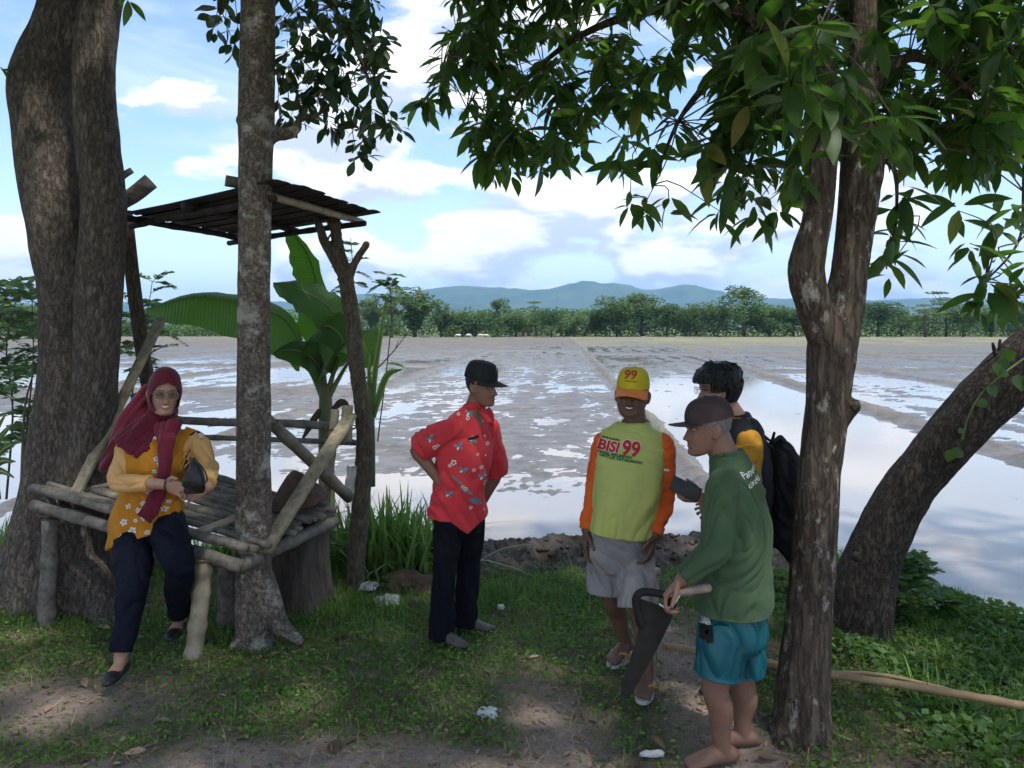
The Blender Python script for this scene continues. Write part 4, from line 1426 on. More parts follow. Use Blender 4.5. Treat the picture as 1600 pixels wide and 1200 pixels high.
    A = [(554, 935, 5.45, 30), (558, 860, 5.45, 29), (566, 760, 5.45, 28), (570, 690, 5.45, 27), (566, 640, 5.45, 25), (556, 560, 5.45, 25), (549, 490, 5.45, 25), (540, 435, 5.46, 24), (528, 385, 5.47, 19), (522, 338, 5.48, 17)]
    Bf = [(543, 440, 5.46, 20), (520, 400, 5.44, 16), (506, 375, 5.43, 14), (496, 345, 5.42, 12)]
    st = [(546, 430, 5.46, 15), (556, 408, 5.45, 12), (572, 382, 5.44, 11)]
    st2 = [(518, 398, 5.43, 6), (512, 378, 5.4, 4), (516, 366, 5.4, 3)]
    for ln in (A, Bf, st, st2): mb.add(*tube([at(a, b, c) for a, b, c, w in ln], [w / 2 / F_PX * 5.45 for *_, w in ln], 14, n=len(ln) * 5, rnd=True))
    me = fuse(mb, .009, 3)
    push(me, lambda V, n: .006 * fbm(V * np.array([12, 12, 5]), 4, 3) + .004 * fbm(V * 30, 2, 4))
    obj('forked_post', me, MT['bark_pole'], t)
    for (x, y, Yd, rr) in ((519, 668, 5.33, .045), (545, 668, 5.42, .05), (541, 690, 5.33, .05), (512, 800, 5.27, .045), (420, 660, 4.62, .055), (318, 872, 4.31, .062), (78, 800, 4.74, .07), (522, 348, 5.48, .05)):
        for k in range(2):
            c = at(x, y + k * 3, Yd)
            P = [c + Vector((math.cos(a) * rr, math.sin(a) * rr, .012 * math.sin(a + k * 2))) for a in np.linspace(0, 2 * math.pi, 17)]
            part('lashing', tube(P, [.0045] * 17, 5), 'dead_leaf')
    # roof: near, right, left and far corners
    N0, Rr, Lf = Vector((-1.37, 4.36, 2.70)), Vector((-1.0, 5.52, 2.69)), Vector((-2.78, 5.45, 2.67))
    for f in (.08, .5, .92):
        a = N0.lerp(Lf, f) + Vector((0, 0, -.05))
        b = a + (Rr - N0)
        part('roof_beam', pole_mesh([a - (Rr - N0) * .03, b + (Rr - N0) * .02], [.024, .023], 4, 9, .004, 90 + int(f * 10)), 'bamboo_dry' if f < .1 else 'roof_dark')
    for f in (.06, .94):
        a = N0.lerp(Rr, f) + Vector((0, 0, -.085))
        b = a + (Lf - N0)
        part('roof_beam', pole_mesh([a + (Lf - N0) * .02, b - (Lf - N0) * .02], [.022, .022], 4, 9, .004, 96 + int(f * 10)), 'roof_dark')
    n = 15
    for i in range(n):
        f = (i + .5) / n
        a = N0.lerp(Rr, f)
        b = a + (Lf - N0)
        d = (b - a)
        a = a - d * random.uniform(-.01, .03)
        b = b + d * random.uniform(-.05, .03)
        z = Vector((0, 0, .006 * (i % 2) + random.uniform(-.002, .002)))
        mb = MB()
        # half-round split bamboo
        A3 = axes(b - a)
        L_ = (b - a).length
        V, Fq = [], []
        w = (Rr - N0).length / n * .72
        for s in np.linspace(0, 1, 9):
            c = a.lerp(b, s) + z + Vector((0, 0, -.010 * math.sin(s * math.pi)))
            ww = w * (1 + .12 * (random.random() - .5))
            for k in range(5):
                q = -1 + k * .5
                V.append(c + A3.col[1] * q * ww + Vector((0, 0, .010 * (1 - q * q))))
            for k in range(5):
                q = 1 - k * .5
                V.append(c + A3.col[1] * q * ww * .9 + Vector((0, 0, .010 * (1 - q * q) - .008)))
        for s in range(8):
            for k in range(10): Fq.append((s * 10 + k, s * 10 + (k + 1) % 10, (s + 1) * 10 + (k + 1) % 10, (s + 1) * 10 + k))
        Fq += [tuple(range(10))[::-1], tuple(80 + k for k in range(10))]
        mb.add([tuple(v) for v in V], Fq)
        obj('roof_slat', mb.mesh('roof_slat'), MT['roof_dark'], t)
    part('ridge_end', pole_mesh([at(352, 282, 4.62), at(380, 287, 4.66)], [.035, .035], 0, 9), 'bamboo_grey')
hut()

def conical_hat():
    c = at(468, 783, 5.02)
    mb = MB()
    V, Fq, n = [], [], 40
    M_ = Matrix.Rotation(R(-9), 3, 'Y') @ Matrix.Rotation(R(8), 3, 'X')
    prof = [(.0, .215), (.012, .208), (.05, .178), (.10, .125), (.15, .065), (.185, .012), (.188, 0), (.180, .004), (.145, .056), (.095, .116), (.045, .168), (.004, .195)]
    for q, z in prof:
        for k in range(n):
            a = 2 * math.pi * k / n
            V.append(c + M_ @ Vector((math.cos(a) * q, math.sin(a) * q, z + .003 * math.sin(a * 9) * (q > .02))))
    for i in range(len(prof) - 1):
        for k in range(n): Fq.append((i * n + k, i * n + (k + 1) % n, (i + 1) * n + (k + 1) % n, (i + 1) * n + k))
    mb.add([tuple(v) for v in V], Fq)
    o = obj('conical_hat', mb.mesh('conical_hat'), MT['straw_brown'], base=c)
    tag(o, 'brown conical farmer hat lying on the bench behind the braces', 'hat')
conical_hat()
def stump():
    c = at(468, 940, 5.12)
    mb = MB()
    V, Fq = [], []
    n, m = 48, 16
    r = np.random.default_rng(2)
    lob = 1 + .10 * np.sin(np.arange(n) / n * 2 * np.pi * 5 + 1) + .05 * np.sin(np.arange(n) / n * 2 * np.pi * 11)
    for i in range(m + 1):
        s = i / m
        q = .17 * (1 + .35 * (1 - s) ** 3)
        for k in range(n):
            a = 2 * math.pi * k / n
            V.append((c.x + math.cos(a) * q * lob[k], c.y + math.sin(a) * q * lob[k], -.05 + .60 * s + (.03 * math.sin(a * 4) if i == m else 0)))
    for i in range(m):
        for k in range(n): Fq.append((i * n + k, i * n + (k + 1) % n, (i + 1) * n + (k + 1) % n, (i + 1) * n + k))
    Fq.append(tuple(m * n + k for k in range(n)))
    mb.add(V, Fq)
    o = obj('tree_stump', mb.mesh('tree_stump'), MT['stump'], base=(c.x, c.y, 0))
    tag(o, 'dark old tree stump under the right end of the bench', 'stump')
stump()
def rag(name, label, pts, w, m, cat, seed):
    """a hanging or crumpled cloth"""
    P = catmull([tuple(at(*p)) for p in pts], 14)
    V, Fq = [], []
    r = np.random.default_rng(seed)
    for i, p in enumerate(P):
        for j in range(7):
            q = (j / 6 - .5) * w
            V.append((p[0] + q, p[1] + .022 * math.sin(j * 2.1 + i * .6) + r.normal(0, .003), p[2] + r.normal(0, .003)))
    for i in range(13):
        for j in range(6): Fq.append((i * 7 + j, i * 7 + j + 1, (i + 1) * 7 + j + 1, (i + 1) * 7 + j))
    o = obj(name, MB().add(V, Fq).mesh(name), MT[m], base=at(*pts[-1]))
    tag(o, label, cat)
rag('hanging_rag', 'white rag hanging between the bench post and the forked post', [(549, 728, 5.38), (548, 750, 5.38), (545, 772, 5.38)], .07, 'white_plastic', 'rag', 4)

# ------------------------------------------------------------------ mud bank at the edge of the field
def mud_bank():
    X, Y = np.meshgrid(np.linspace(-.75, 2.7, 250), np.linspace(5.35, 7.25, 140))
    x, y = X.ravel(), Y.ravel()
    P = np.stack([x, y, x * 0], 1)
    edge = smst(x, -.75, -.3) * smst(x, 2.7, 2.2) * smst(y, 5.4 + .25 * fbm(P * 2, 2, 61), 5.95) * smst(y, 7.25, 6.9)
    rid = 1 - np.abs(fbm(P * 4.2, 4, 62, .6)) * 2.4
    h = gz(x, y)
    crest = .05 * np.exp(-((y - 6.35 - .12 * np.sin(x * 2.4)) / .34) ** 2)
    top = np.maximum(h, -.28) * 1.0
    z = np.where(edge > .02, h + edge * (crest + .075 * rid + .06 * fbm(P * 9, 4, 63, .7) + .10 * smst(y, 6.0, 6.5)), h - .06)
    me = MB().add(*grid_mesh(X, Y, z.reshape(X.shape))).mesh('mud_bank')
    o = obj('mud_bank', me, MT['mud_clod'])
    tag(o, 'bank of freshly dug grey mud along the water behind the men', kind='structure')
    r = np.random.default_rng(64)
    mb = MB()
    bv = BVHTree.FromPolygons([tuple(v.co) for v in me.vertices], [tuple(p.vertices) for p in me.polygons])
    for _ in range(260):
        cx, cy = r.uniform(-.4, 2.35), r.normal(6.2, .28)
        hit = bv.ray_cast(Vector((cx, cy, 2)), Vector((0, 0, -1)))[0]
        if hit is None: continue
        s = r.uniform(.008, .028)
        V, Fq = ball((0, 0, 0), (s * r.uniform(.8, 1.5), s * r.uniform(.8, 1.3), s * r.uniform(.6, 1.0)), nu=8, nv=6)
        V = V * (1 + .8 * fbm(V * 45 + r.uniform(0, 50), 2, 3)[:, None]) + np.array((cx, cy, hit.z + s * .25))
        mb.add(V, Fq)
    o = obj('mud_clods', mb.mesh('mud_clods'), MT['mud_clod'])
    tag(o, 'loose mud clods on the bank', 'clods', kind='stuff')
mud_bank()

# ------------------------------------------------------------------ grass and weeds
def blades(n, xs, ys, hs, r, lean=.5, w=.006, seg=3, z=None, droop=.5):
    """grass blades as tapered bent strips"""
    a = r.uniform(0, 2 * np.pi, n)
    ln = hs
    ld = np.abs(r.normal(0, lean, n)) + .08
    zz = gz(xs, ys) - .01 if z is None else z
    V = np.empty((n, 2 * seg + 1, 3))
    sx, sy = -np.sin(a), np.cos(a)
    for i in range(seg + 1):
        s = i / seg
        off = ln * ld * (s + droop * s * s) * .7
        hgt = ln * (s - droop * ld * s * s * .8)
        px, py, pz = xs + np.cos(a) * off, ys + np.sin(a) * off, zz + hgt
        ww = w * (1 - s) ** .7 * (.6 + .8 * min(1, s * 3))
        if i < seg:
            V[:, 2 * i] = np.stack([px - sx * ww, py - sy * ww, pz], 1)
            V[:, 2 * i + 1] = np.stack([px + sx * ww, py + sy * ww, pz], 1)
        else: V[:, 2 * seg] = np.stack([px, py, pz], 1)
    V = V.reshape(-1, 3)
    k = (np.arange(n) * (2 * seg + 1))[:, None]
    Fq = np.concatenate([k + np.array([2 * i, 2 * i + 1, 2 * i + 3, 2 * i + 2]) for i in range(seg - 1)])
    Ft = k + np.array([2 * seg - 2, 2 * seg - 1, 2 * seg])
    return V, Fq, Ft
def add_blades(mb, *a, **k):
    V, Fq, Ft = blades(*a, **k)
    n0 = mb.n
    mb.add(V, Fq)
    mb.F.append(Ft + n0)
    mb.M.append(np.zeros(len(Ft), int))
def scatter(n, x0, x1, y0, y1, r, dens):
    x, y = r.uniform(x0, x1, n * 4), r.uniform(y0, y1, n * 4)
    k = r.random(n * 4) < dens(x, y)
    return x[k][:n], y[k][:n]
def grass_density(x, y):
    P = np.stack([x, y, x * 0], 1)
    c = smst(fbm(P * 1.5, 3, 71), -.28, .25)
    d = (1 - smst(path_mask(x, y), .25, .7)) * (.25 + .75 * c) + .06
    return d * (y < shore(x) - .1) * (1 - .9 * (x > -.4) * (x < 2.3) * smst(y, 5.6, 5.9))
r = np.random.default_rng(71)
mb = MB()
x, y = scatter(90000, -5.2, 5.2, 2.2, 6.9, r, grass_density)
hs = r.uniform(.02, .065, len(x)) * (1 + 1.3 * smst(y, 4.3, 5.3))
add_blades(mb, len(x), x, y, hs, r, lean=.8, w=.003, seg=2)
tag(obj('grass', mb.mesh('grass', False), MT['grass']), 'short grass and weeds on the shaded bank', 'grass', kind='stuff')
mb = MB()
x, y = scatter(46000, -5.2, 5.2, 2.2, 6.9, r, lambda a, b: grass_density(a, b) ** 1.5)
P = np.stack([x, y, gz(x, y) + r.uniform(.004, .035, len(x)) * (1 + smst(y, 4.6, 5.4))], 1)
mb.add(*leaf_quads(P, .022, r, .35, .65))
tag(obj('weeds', mb.mesh('weeds', False), MT['grass']), 'tiny-leaved creeping weeds on the shaded bank', 'weeds', kind='stuff')
mb = MB()
x, y = scatter(5200, -5, 5, 2.1, 6.4, r, lambda a, b: .25 + .75 * path_mask(a, b))
add_blades(mb, len(x), x, y, r.uniform(.03, .12, len(x)), r, lean=2.6, w=.0018, seg=2)
tag(obj('dry_straw', mb.mesh('dry_straw', False), MT['grass_dry']), 'dry straw strewn on the path', 'straw', kind='stuff')
mb = MB()
x, y = scatter(6500, -5, 5, 1.9, 6.2, r, lambda a, b: .2 + .8 * path_mask(a, b) * (.5 + .5 * smst(b, 4.5, 3.0)))
LV = leaf_mesh('leaf', .34, .12, 3, .3)
Ms = []
for a, b, z in zip(x, y, gz(x, y)):
    q = r.uniform(0, 6.28)
    s_ = r.uniform(.02, .055) if r.random() < .93 else r.uniform(.07, .15)
    Ms.append(leaf_matrix((a, b, z + .010), (math.cos(q), math.sin(q), r.normal(0, .15)), (r.normal(0, .3), r.normal(0, .3), 1), s_))
leaves_to_mb(mb, Ms, LV)
tag(obj('leaf_litter', mb.mesh('leaf_litter'), MT['litter']), 'fallen brown leaves on the trodden path', 'litter', kind='stuff')

mb = MB()
for _ in range(420):
    a, b_ = r.uniform(-4.5, 4.5), r.uniform(2.2, 5.8)
    z = float(gz([a], [b_])[0]) + .008
    q, l_ = r.uniform(0, 6.28), r.uniform(.03, .16)
    mb.add(*tube([(a, b_, z), (a + math.cos(q) * l_ * .5, b_ + math.sin(q) * l_ * .5 + r.normal(0, .008), z + .008), (a + math.cos(q) * l_, b_ + math.sin(q) * l_, z)], [.0022, .002, .0012], 4))
for _ in range(700):
    a, b_ = r.uniform(-4.5, 4.5), r.uniform(2.0, 5.2)
    s_ = r.uniform(.004, .012)
    V_, F_ = ball((a, b_, float(gz([a], [b_])[0])), (s_ * r.uniform(.8, 1.5), s_, s_ * .6), nu=6, nv=4)
    mb.add(V_, F_)
tag(obj('ground_debris', mb.mesh('ground_debris'), MT['twig']), 'small twigs and crumbs of earth on the path', 'debris', kind='stuff')

# tall grass along the water
def clump(name, label, spots, n, hmin, hmax, seed, w=.010, m='grass_tall', kind='stuff'):
    r = np.random.default_rng(seed)
    mb = MB()
    for (px, Yd, spread, k) in spots:
        nn = int(n * k)
        x = (px - 800) / F_PX * Yd + r.normal(0, spread, nn)
        y = Yd + r.normal(0, spread * .6, nn)
        z = np.maximum(gz(x, y), WL) - .02
        add_blades(mb, nn, x, y, r.uniform(hmin, hmax, nn) * (.7 + .3 * k), r, lean=.42, w=w, seg=5, z=z, droop=.9)
    tag(obj(name, mb.mesh(name), MT[m]), label, 'grass', kind=kind)
clump('tall_grass', 'tall bright grass at the water between forked post and man in red', [(600, 6.05, .12, 1), (640, 6.1, .14, 1.0), (665, 6.0, .10, .8), (585, 5.85, .10, .8), (560, 6.1, .12, .8), (625, 5.8, .14, .6), (655, 5.75, .10, .6), (530, 6.2, .12, .5)], 110, .3, .8, 81, .013)
clump('tall_grass', 'low tuft of bright grass on the mud bank left of the man in yellow', [(880, 6.45, .07, 1), (900, 6.4, .05, .7), (862, 6.4, .05, .5)], 70, .08, .24, 82, .007)
clump('tall_grass', 'bright grass behind the bench', [(350, 6.1, .12, 1), (325, 6.2, .12, .8), (375, 6.2, .1, .7), (440, 6.2, .15, .6)], 90, .15, .42, 83)
clump('tall_grass', 'bright grass left of the big tree', [(20, 5.9, .16, 1), (55, 5.9, .12, 1), (-30, 5.9, .2, 1), (5, 5.6, .15, 1)], 120, .2, .5, 84)
clump('tall_grass', 'loose grass at the foot of the forked post', [(520, 5.2, .12, 1), (560, 5.1, .14, 1), (600, 5.1, .12, .8), (480, 5.0, .12, .8), (430, 4.75, .08, .5), (340, 4.5, .10, .5)], 120, .06, .17, 85, .004, 'grass')

clump('ragged_grass', 'ragged grass in front of the mud bank behind the men', [(770, 5.35, .16, 1), (830, 5.3, .18, 1), (890, 5.3, .15, .9), (720, 5.2, .15, .7), (940, 5.2, .15, .7), (1210, 4.7, .12, .9), (1080, 5.3, .15, .6), (640, 5.2, .15, .8)], 130, .05, .16, 86, .0035, 'grass')
# creeping undergrowth on the right-hand bank
def undergrowth():
    r = np.random.default_rng(91)
    mb = MB()
    n = 30000
    x = r.uniform(1.55, 4.6, n)
    y = r.uniform(2.2, 5.9, n)
    k = (y < shore(x) - .05) & (x > 1.35 + .12 * y - .25 * (y > 4.2)) & ~((x < 1.95) & (y < 3.9) & (y > 3.0) & (r.random(n) < .6))
    x, y = x[k], y[k]
    P = np.stack([x, y, x * 0], 1)
    top = (.06 + .17 * smst(fbm(P * 1.6, 3, 92), -.3, .5)) * (1 - .65 * smst(y, 3.8, 4.8))
    z = gz(x, y) + top * r.random(len(x)) ** .7
    mb.add(*leaf_quads(np.stack([x, y, z], 1), .048, r, .35, .6))
    tag(obj('undergrowth', mb.mesh('undergrowth', False), MT['shrub']), 'leafy creeping undergrowth on the right-hand bank', 'undergrowth', kind='stuff')
    mb = MB()
    x, y = r.uniform(1.6, 4.4, 3800), r.uniform(3.2, 5.9, 3800)
    k = (y < shore(x) + .1) & (x > 1.5 + .12 * y)
    add_blades(mb, k.sum(), x[k], y[k], r.uniform(.08, .26, k.sum()) * (1 - .55 * smst(y[k], 3.8, 4.8)), r, lean=.6, w=.003, seg=4)
    tag(obj('bank_grass', mb.mesh('bank_grass', False), MT['grass']), 'thin grass growing through the undergrowth on the right-hand bank', 'grass', kind='stuff')
undergrowth()

def feather_plant(name, label, base, stems, seed, m='shrub_fine', leaflet=.022, fr=.22, cat='shrub', nfr=9):
    nfr = int(nfr * 2.4)
    leaflet *= 2.2
    """shrub with pinnate leaves: each frond a row of leaflet pairs"""
    r = np.random.default_rng(seed)
    t = thing(name, label, cat, base)
    st, lf = MB(), []
    for (path, w) in stems:
        C_ = catmull([tuple(p) for p in path], 14)
        st.add(*tube(C_, np.linspace(w, w * .4, 14), 6))
        for k in range(nfr):
            i = int(r.uniform(3, 13.9))
            p = Vector(C_[i])
            a = r.uniform(0, 6.28)
            d = Vector((math.cos(a), math.sin(a), r.uniform(-.3, 1.2))).normalized()
            L_ = fr * r.uniform(.6, 1.2)
            for q in np.linspace(.15, 1, 11):
                c = p + d * L_ * q + Vector((0, 0, -.35 * L_ * q * q))
                s = d.cross(Vector((0, 0, 1))).normalized()
                for sg in (-1, 1):
                    lf.append(leaf_matrix(c, s * sg + d * .5, (r.normal(0, .8), r.normal(-.3, .8), 1), leaflet * r.uniform(.8, 1.4) * (1.25 - .5 * q)))
            st.add(*tube([p, p + d * L_ * .5 + Vector((0, 0, -.09 * L_)), p + d * L_ + Vector((0, 0, -.35 * L_))], [.0025, .002, .001], 4))
    obj('stem', st.mesh('stem'), MT['twig'], t)
    mb = MB()
    leaves_to_mb(mb, lf, leaf_mesh('leaf', .42, .1, 2, .1))
    o = obj('foliage', mb.mesh('foliage', False), MT[m], t)
    o['kind'] = 'stuff'
def b(px, py, Yd): return at(px, py, Yd)
feather_plant('shrub', 'fine-leaved shrub at the left edge beside the big tree', b(20, 760, 6.0),
  [([b(10, 780, 6.0), b(20, 640, 6.0), b(10, 540, 6.0), b(30, 450, 6.0)], .010), ([b(30, 780, 5.8), b(45, 640, 5.8), b(52, 560, 5.8), b(50, 470, 5.8)], .009), ([b(0, 780, 6.2), b(-20, 600, 6.2), b(5, 480, 6.2), b(12, 440, 6.2)], .010),
   ([b(40, 780, 5.9), b(70, 600, 6.3), b(60, 500, 6.3)], .008)], 5, fr=.30, leaflet=.034, nfr=11)
feather_plant('shrub', 'thin fine-leaved shrub between the big trunk and the woman', b(225, 740, 6.4),
  [([b(210, 760, 6.4), b(205, 640, 6.4), b(215, 540, 6.4), b(200, 470, 6.4)], .009), ([b(230, 760, 6.5), b(235, 620, 6.5), b(228, 520, 6.5), b(238, 440, 6.5)], .008)], 6, fr=.26, leaflet=.032)
feather_plant('shrub', 'ferny shrub under the leaning trunk at the water', b(1400, 1000, 5.0),
  [([b(1385, 1010, 5.0), b(1400, 930, 5.0), b(1415, 850, 5.0)], .006), ([b(1395, 1010, 5.0), b(1410, 930, 5.0), b(1440, 880, 5.0)], .006), ([b(1370, 1010, 4.9), b(1390, 960, 4.85), b(1425, 930, 4.8)], .006),
   ([b(1380, 1010, 4.9), b(1375, 960, 4.85), b(1390, 900, 4.9)], .006)], 7, m='shrub', fr=.17, leaflet=.026, nfr=14)
feather_plant('shrub', 'thin-stemmed shrub sprouting behind the forked post', b(560, 560, 7.2),
  [([b(560, 700, 7.2), b(556, 520, 7.2), b(552, 430, 7.2), b(548, 372, 7.2)], .008), ([b(590, 690, 7.4), b(606, 560, 7.4), b(612, 480, 7.4), b(606, 430, 7.4)], .007)], 8, fr=.22, leaflet=.028, nfr=7)
feather_plant('shrub', 'small leafy weed at the water left of the yellow bamboo pole tip', b(1470, 960, 5.2),
  [([b(1440, 1010, 5.1), b(1450, 960, 5.1), b(1462, 930, 5.1)], .005), ([b(1480, 1010, 5.0), b(1485, 970, 5.0), b(1478, 940, 5.0)], .005)], 9, m='shrub', fr=.12, leaflet=.045, nfr=8)

# ------------------------------------------------------------------ banana plant behind the bench
def blade_leaf(name, parent, path, wl, wr, sl, sr, seed=0, wave=.02, n=22, m='banana_leaf', tear=0.0):
    """broad leaf: midrib path in 3D, half widths and side directions of its two halves"""
    P = catmull([tuple(p) for p in path], n)
    r = np.random.default_rng(seed)
    V, Fq, UV = [], [], []
    K = 5
    for i in range(n):
        s = i / (n - 1)
        pf = (math.sin(math.pi * min(1, .10 + .90 * s) ** .8)) ** .55 if s < .995 else 0.02
        pf = max(pf, .03)
        row = []
        for side, w, sv in ((-1, wl, sl), (1, wr, sr)):
            sv = Vector(sv).normalized()
            tr = 1 - tear * r.random()
            seq = []
            for k in range(1, K + 1):
                q = k / K
                off = sv * w * pf * q * tr + Vector((0, 0, -.10 * w * q * q)) + Vector((0, 1, 0)) * wave * math.sin(i * .9 + seed) * q * q
                seq.append((Vector(P[i]) + off, (.5 + side * .5 * q, s)))
            row.append(seq)
        for v, uv in row[0][::-1]: V.append(v); UV.append(uv)
        V.append(Vector(P[i]) + Vector((0, 0, -.006))); UV.append((.5, s))
        for v, uv in row[1]: V.append(v); UV.append(uv)
    W = 2 * K + 1
    for i in range(n - 1):
        for j in range(W - 1): Fq.append((i * W + j, i * W + j + 1, (i + 1) * W + j + 1, (i + 1) * W + j))
    me = MB().add([tuple(v) for v in V], Fq).mesh(name)
    uvl = me.uv_layers.new(name='UVMap')
    li = np.empty(len(me.loops), np.int32)
    me.loops.foreach_get('vertex_index', li)
    uvl.data.foreach_set('uv', np.array(UV, np.float32)[li].ravel())
    o = obj(name, me, MT[m], parent)
    rib = MB().add(*tube(P - np.array([0, 0, .008]), np.linspace(.013, .003, n), 6)).mesh('midrib')
    obj('midrib', rib, MT['stem_green'], o)
    return o
def banana():
    Yb = 6.35
    base = b(512, 800, Yb); base.z = -.2
    t = thing('banana_plant', 'young banana plant with big torn leaves behind the bench', 'plant', base)
    P = [Vector((base.x, Yb, -.3)), b(510, 720, Yb), b(509, 640, Yb), b(508, 600, Yb)]
    obj('stem', MB().add(*tube(P, [.075, .066, .058, .045], 14, n=12)).mesh('stem'), MT['banana_stem'], t)
    for ln in ([(506, 620), (492, 575), (470, 536)], [(508, 612), (505, 570), (503, 540)], [(512, 615), (522, 580), (532, 560)], [(505, 625), (490, 590), (478, 570)], [(514, 620), (530, 590), (545, 565)]):
        obj('leaf_stalk', MB().add(*tube([b(x, y, Yb) for x, y in ln], [.024, .018, .012], 8, n=8)).mesh('leaf_stalk'), MT['stem_green'], t)
    px = Yb / F_PX
    blade_leaf('leaf', t, [b(470, 536, Yb), b(450, 502, Yb - .1), b(420, 484, Yb - .2), b(372, 470, Yb - .3), b(300, 463, Yb - .4), b(228, 482, Yb - .45)], 62 * px, 24 * px, (0, -.25, -1), (0, .8, .55), 1, .015, tear=.12)
    blade_leaf('leaf', t, [b(504, 545, Yb + .1), b(500, 490, Yb + .12), b(494, 440, Yb + .12), b(478, 392, Yb + .1), b(446, 350, Yb + .08)], 44 * px, 26 * px, (-1, .1, .05), (.75, -.6, .1), 2, .02, tear=.3)
    blade_leaf('leaf', t, [b(533, 560, Yb), b(545, 530, Yb - .1), b(528, 495, Yb - .15), b(498, 466, Yb - .2), b(462, 449, Yb - .2), b(427, 441, Yb - .2)], 30 * px, 46 * px, (.35, .5, .75), (-.25, -.55, -.8), 3, .02, tear=.25)
    blade_leaf('leaf', t, [b(516, 580, Yb), b(540, 535, Yb - .25), b(562, 525, Yb - .3), b(582, 570, Yb - .35)], 40 * px, 36 * px, (-.6, -.5, -.6), (.7, .2, .4), 4, .02)
    blade_leaf('leaf', t, [b(505, 585, Yb), b(486, 556, Yb - .2), b(458, 545, Yb - .25), b(428, 550, Yb - .3)], 24 * px, 20 * px, (0, -.4, -1), (0, .5, .8), 5, .015)
    blade_leaf('leaf', t, [b(508, 575, Yb), b(498, 535, Yb - .2), b(505, 508, Yb - .25), b(530, 520, Yb - .3), b(545, 560, Yb - .33)], 34 * px, 34 * px, (-.7, -.3, -.7), (.5, .3, .6), 6, .02)
    for ln in ([(500, 640), (488, 660), (470, 690)], [(520, 640), (535, 628), (548, 640)], [(504, 590), (490, 562), (476, 570)]):
        obj('dead_leaf', MB().add(*tube([b(x, y, Yb - .05) for x, y in ln], [(.02, .006), (.03, .006), (.006, .003)], 8, n=8)).mesh('dead_leaf'), MT['dead_leaf'], t)
    s = thing('banana_shoot', 'slim young banana shoot right of the forked post', 'plant', b(586, 700, 5.75))
    obj('stem', MB().add(*tube([b(582, 760, 5.75), b(582, 680, 5.75), b(580, 600, 5.75)], [.022, .02, .012], 8, n=8)).mesh('stem'), MT['stem_green'], s)
    blade_leaf('leaf', s, [b(582, 640, 5.75), b(586, 580, 5.75), b(595, 520, 5.75), b(604, 462, 5.75)], .022, .022, (-1, .2, 0), (1, .2, .1), 7, .003, m='grass_tall')
    blade_leaf('leaf', s, [b(584, 650, 5.75), b(592, 620, 5.73), b(606, 585, 5.7), b(628, 576, 5.65)], .035, .03, (-.5, -.5, .6), (.5, .2, -.7), 8, .004, m='grass_tall')
    blade_leaf('leaf', s, [b(580, 650, 5.75), b(577, 600, 5.75), b(577, 550, 5.75)], .02, .02, (-1, .2, 0), (1, .2, .1), 9, .003, m='grass_tall')
banana()
def palm_tuft():
    t = thing('palm_tuft', 'dark stiff palm leaves cut off by the left edge', 'plant', b(-20, 760, 5.4))
    for k, (x, y) in enumerate(((20, 660), (28, 690), (24, 720), (10, 645), (-5, 640), (22, 745))):
        blade_leaf('leaf', t, [b(-30, 770, 5.4), b((x - 30) / 2, (y + 770) / 2 - 22, 5.35), b(x, y, 5.3)], .03, .03, (-.3, .2, .8), (.3, -.2, -.8), k, .004, n=12, m='leaf_dark')
palm_tuft()
def dead_twig(name, label, ln, w):
    P = [b(*p) for p in ln]
    mb = MB().add(*tube(P, np.linspace(w, w * .3, len(P)), 5, n=len(P) * 4))
    for i in range(1, len(P) - 1):
        d = Vector((random.uniform(-.1, .1), 0, random.uniform(.02, .12)))
        mb.add(*tube([P[i], P[i] + d], [w * .5, w * .2], 4))
    tag(obj(name, mb.mesh(name), MT['twig'], base=P[0]), label, 'twig')
dead_twig('dry_twig', 'bare thin stem standing left of the big trunk', [(34, 760, 5.5), (36, 690, 5.5), (40, 630, 5.5), (50, 590, 5.5), (54, 565, 5.5)], .012)
dead_twig('dry_twig', 'thin bare twig slanting beside the banana shoot', [(560, 600, 6.0), (590, 575, 6.0), (618, 545, 6.0), (640, 515, 6.0)], .008)
dead_twig('dry_twig', 'thin upright sticks at the waterline on the right', [(1525, 1005, 5.25), (1524, 985, 5.25), (1527, 965, 5.25)], .004)
# ------------------------------------------------------------------ people: toolkit
HZS = np.array([-.121, -.116, -.106, -.090, -.070, -.045, -.020, .0, .025, .050, .075, .095, .108, .1155])
HW = np.array([.012, .028, .041, .051, .059, .0655, .070, .0725, .0755, .0770, .0735, .0620, .0430, .012])
HF = np.array([-.070, -.084, -.092, -.0935, -.0900, -.0895, -.0900, -.0890, -.0930, -.0910, -.0810, -.0640, -.0420, -.012])
HB = np.array([-.050, -.030, .002, .032, .056, .073, .085, .092, .098, .100, .095, .081, .059, .022])
def head_pt(z, t, inf=0.0):
    """head surface in head space: face towards -y, eyes at z 0; t = 0 at the front"""
    w, f, b_ = np.interp(z, HZS, HW), np.interp(z, HZS, HF), np.interp(z, HZS, HB)
    cy, hy = (f + b_) / 2, (b_ - f) / 2
    x = (w + inf) * np.sin(t)
    y = cy - (hy + inf) * np.cos(t)
    return x, y
def G(x, s): return np.exp(-(x / s) ** 2)
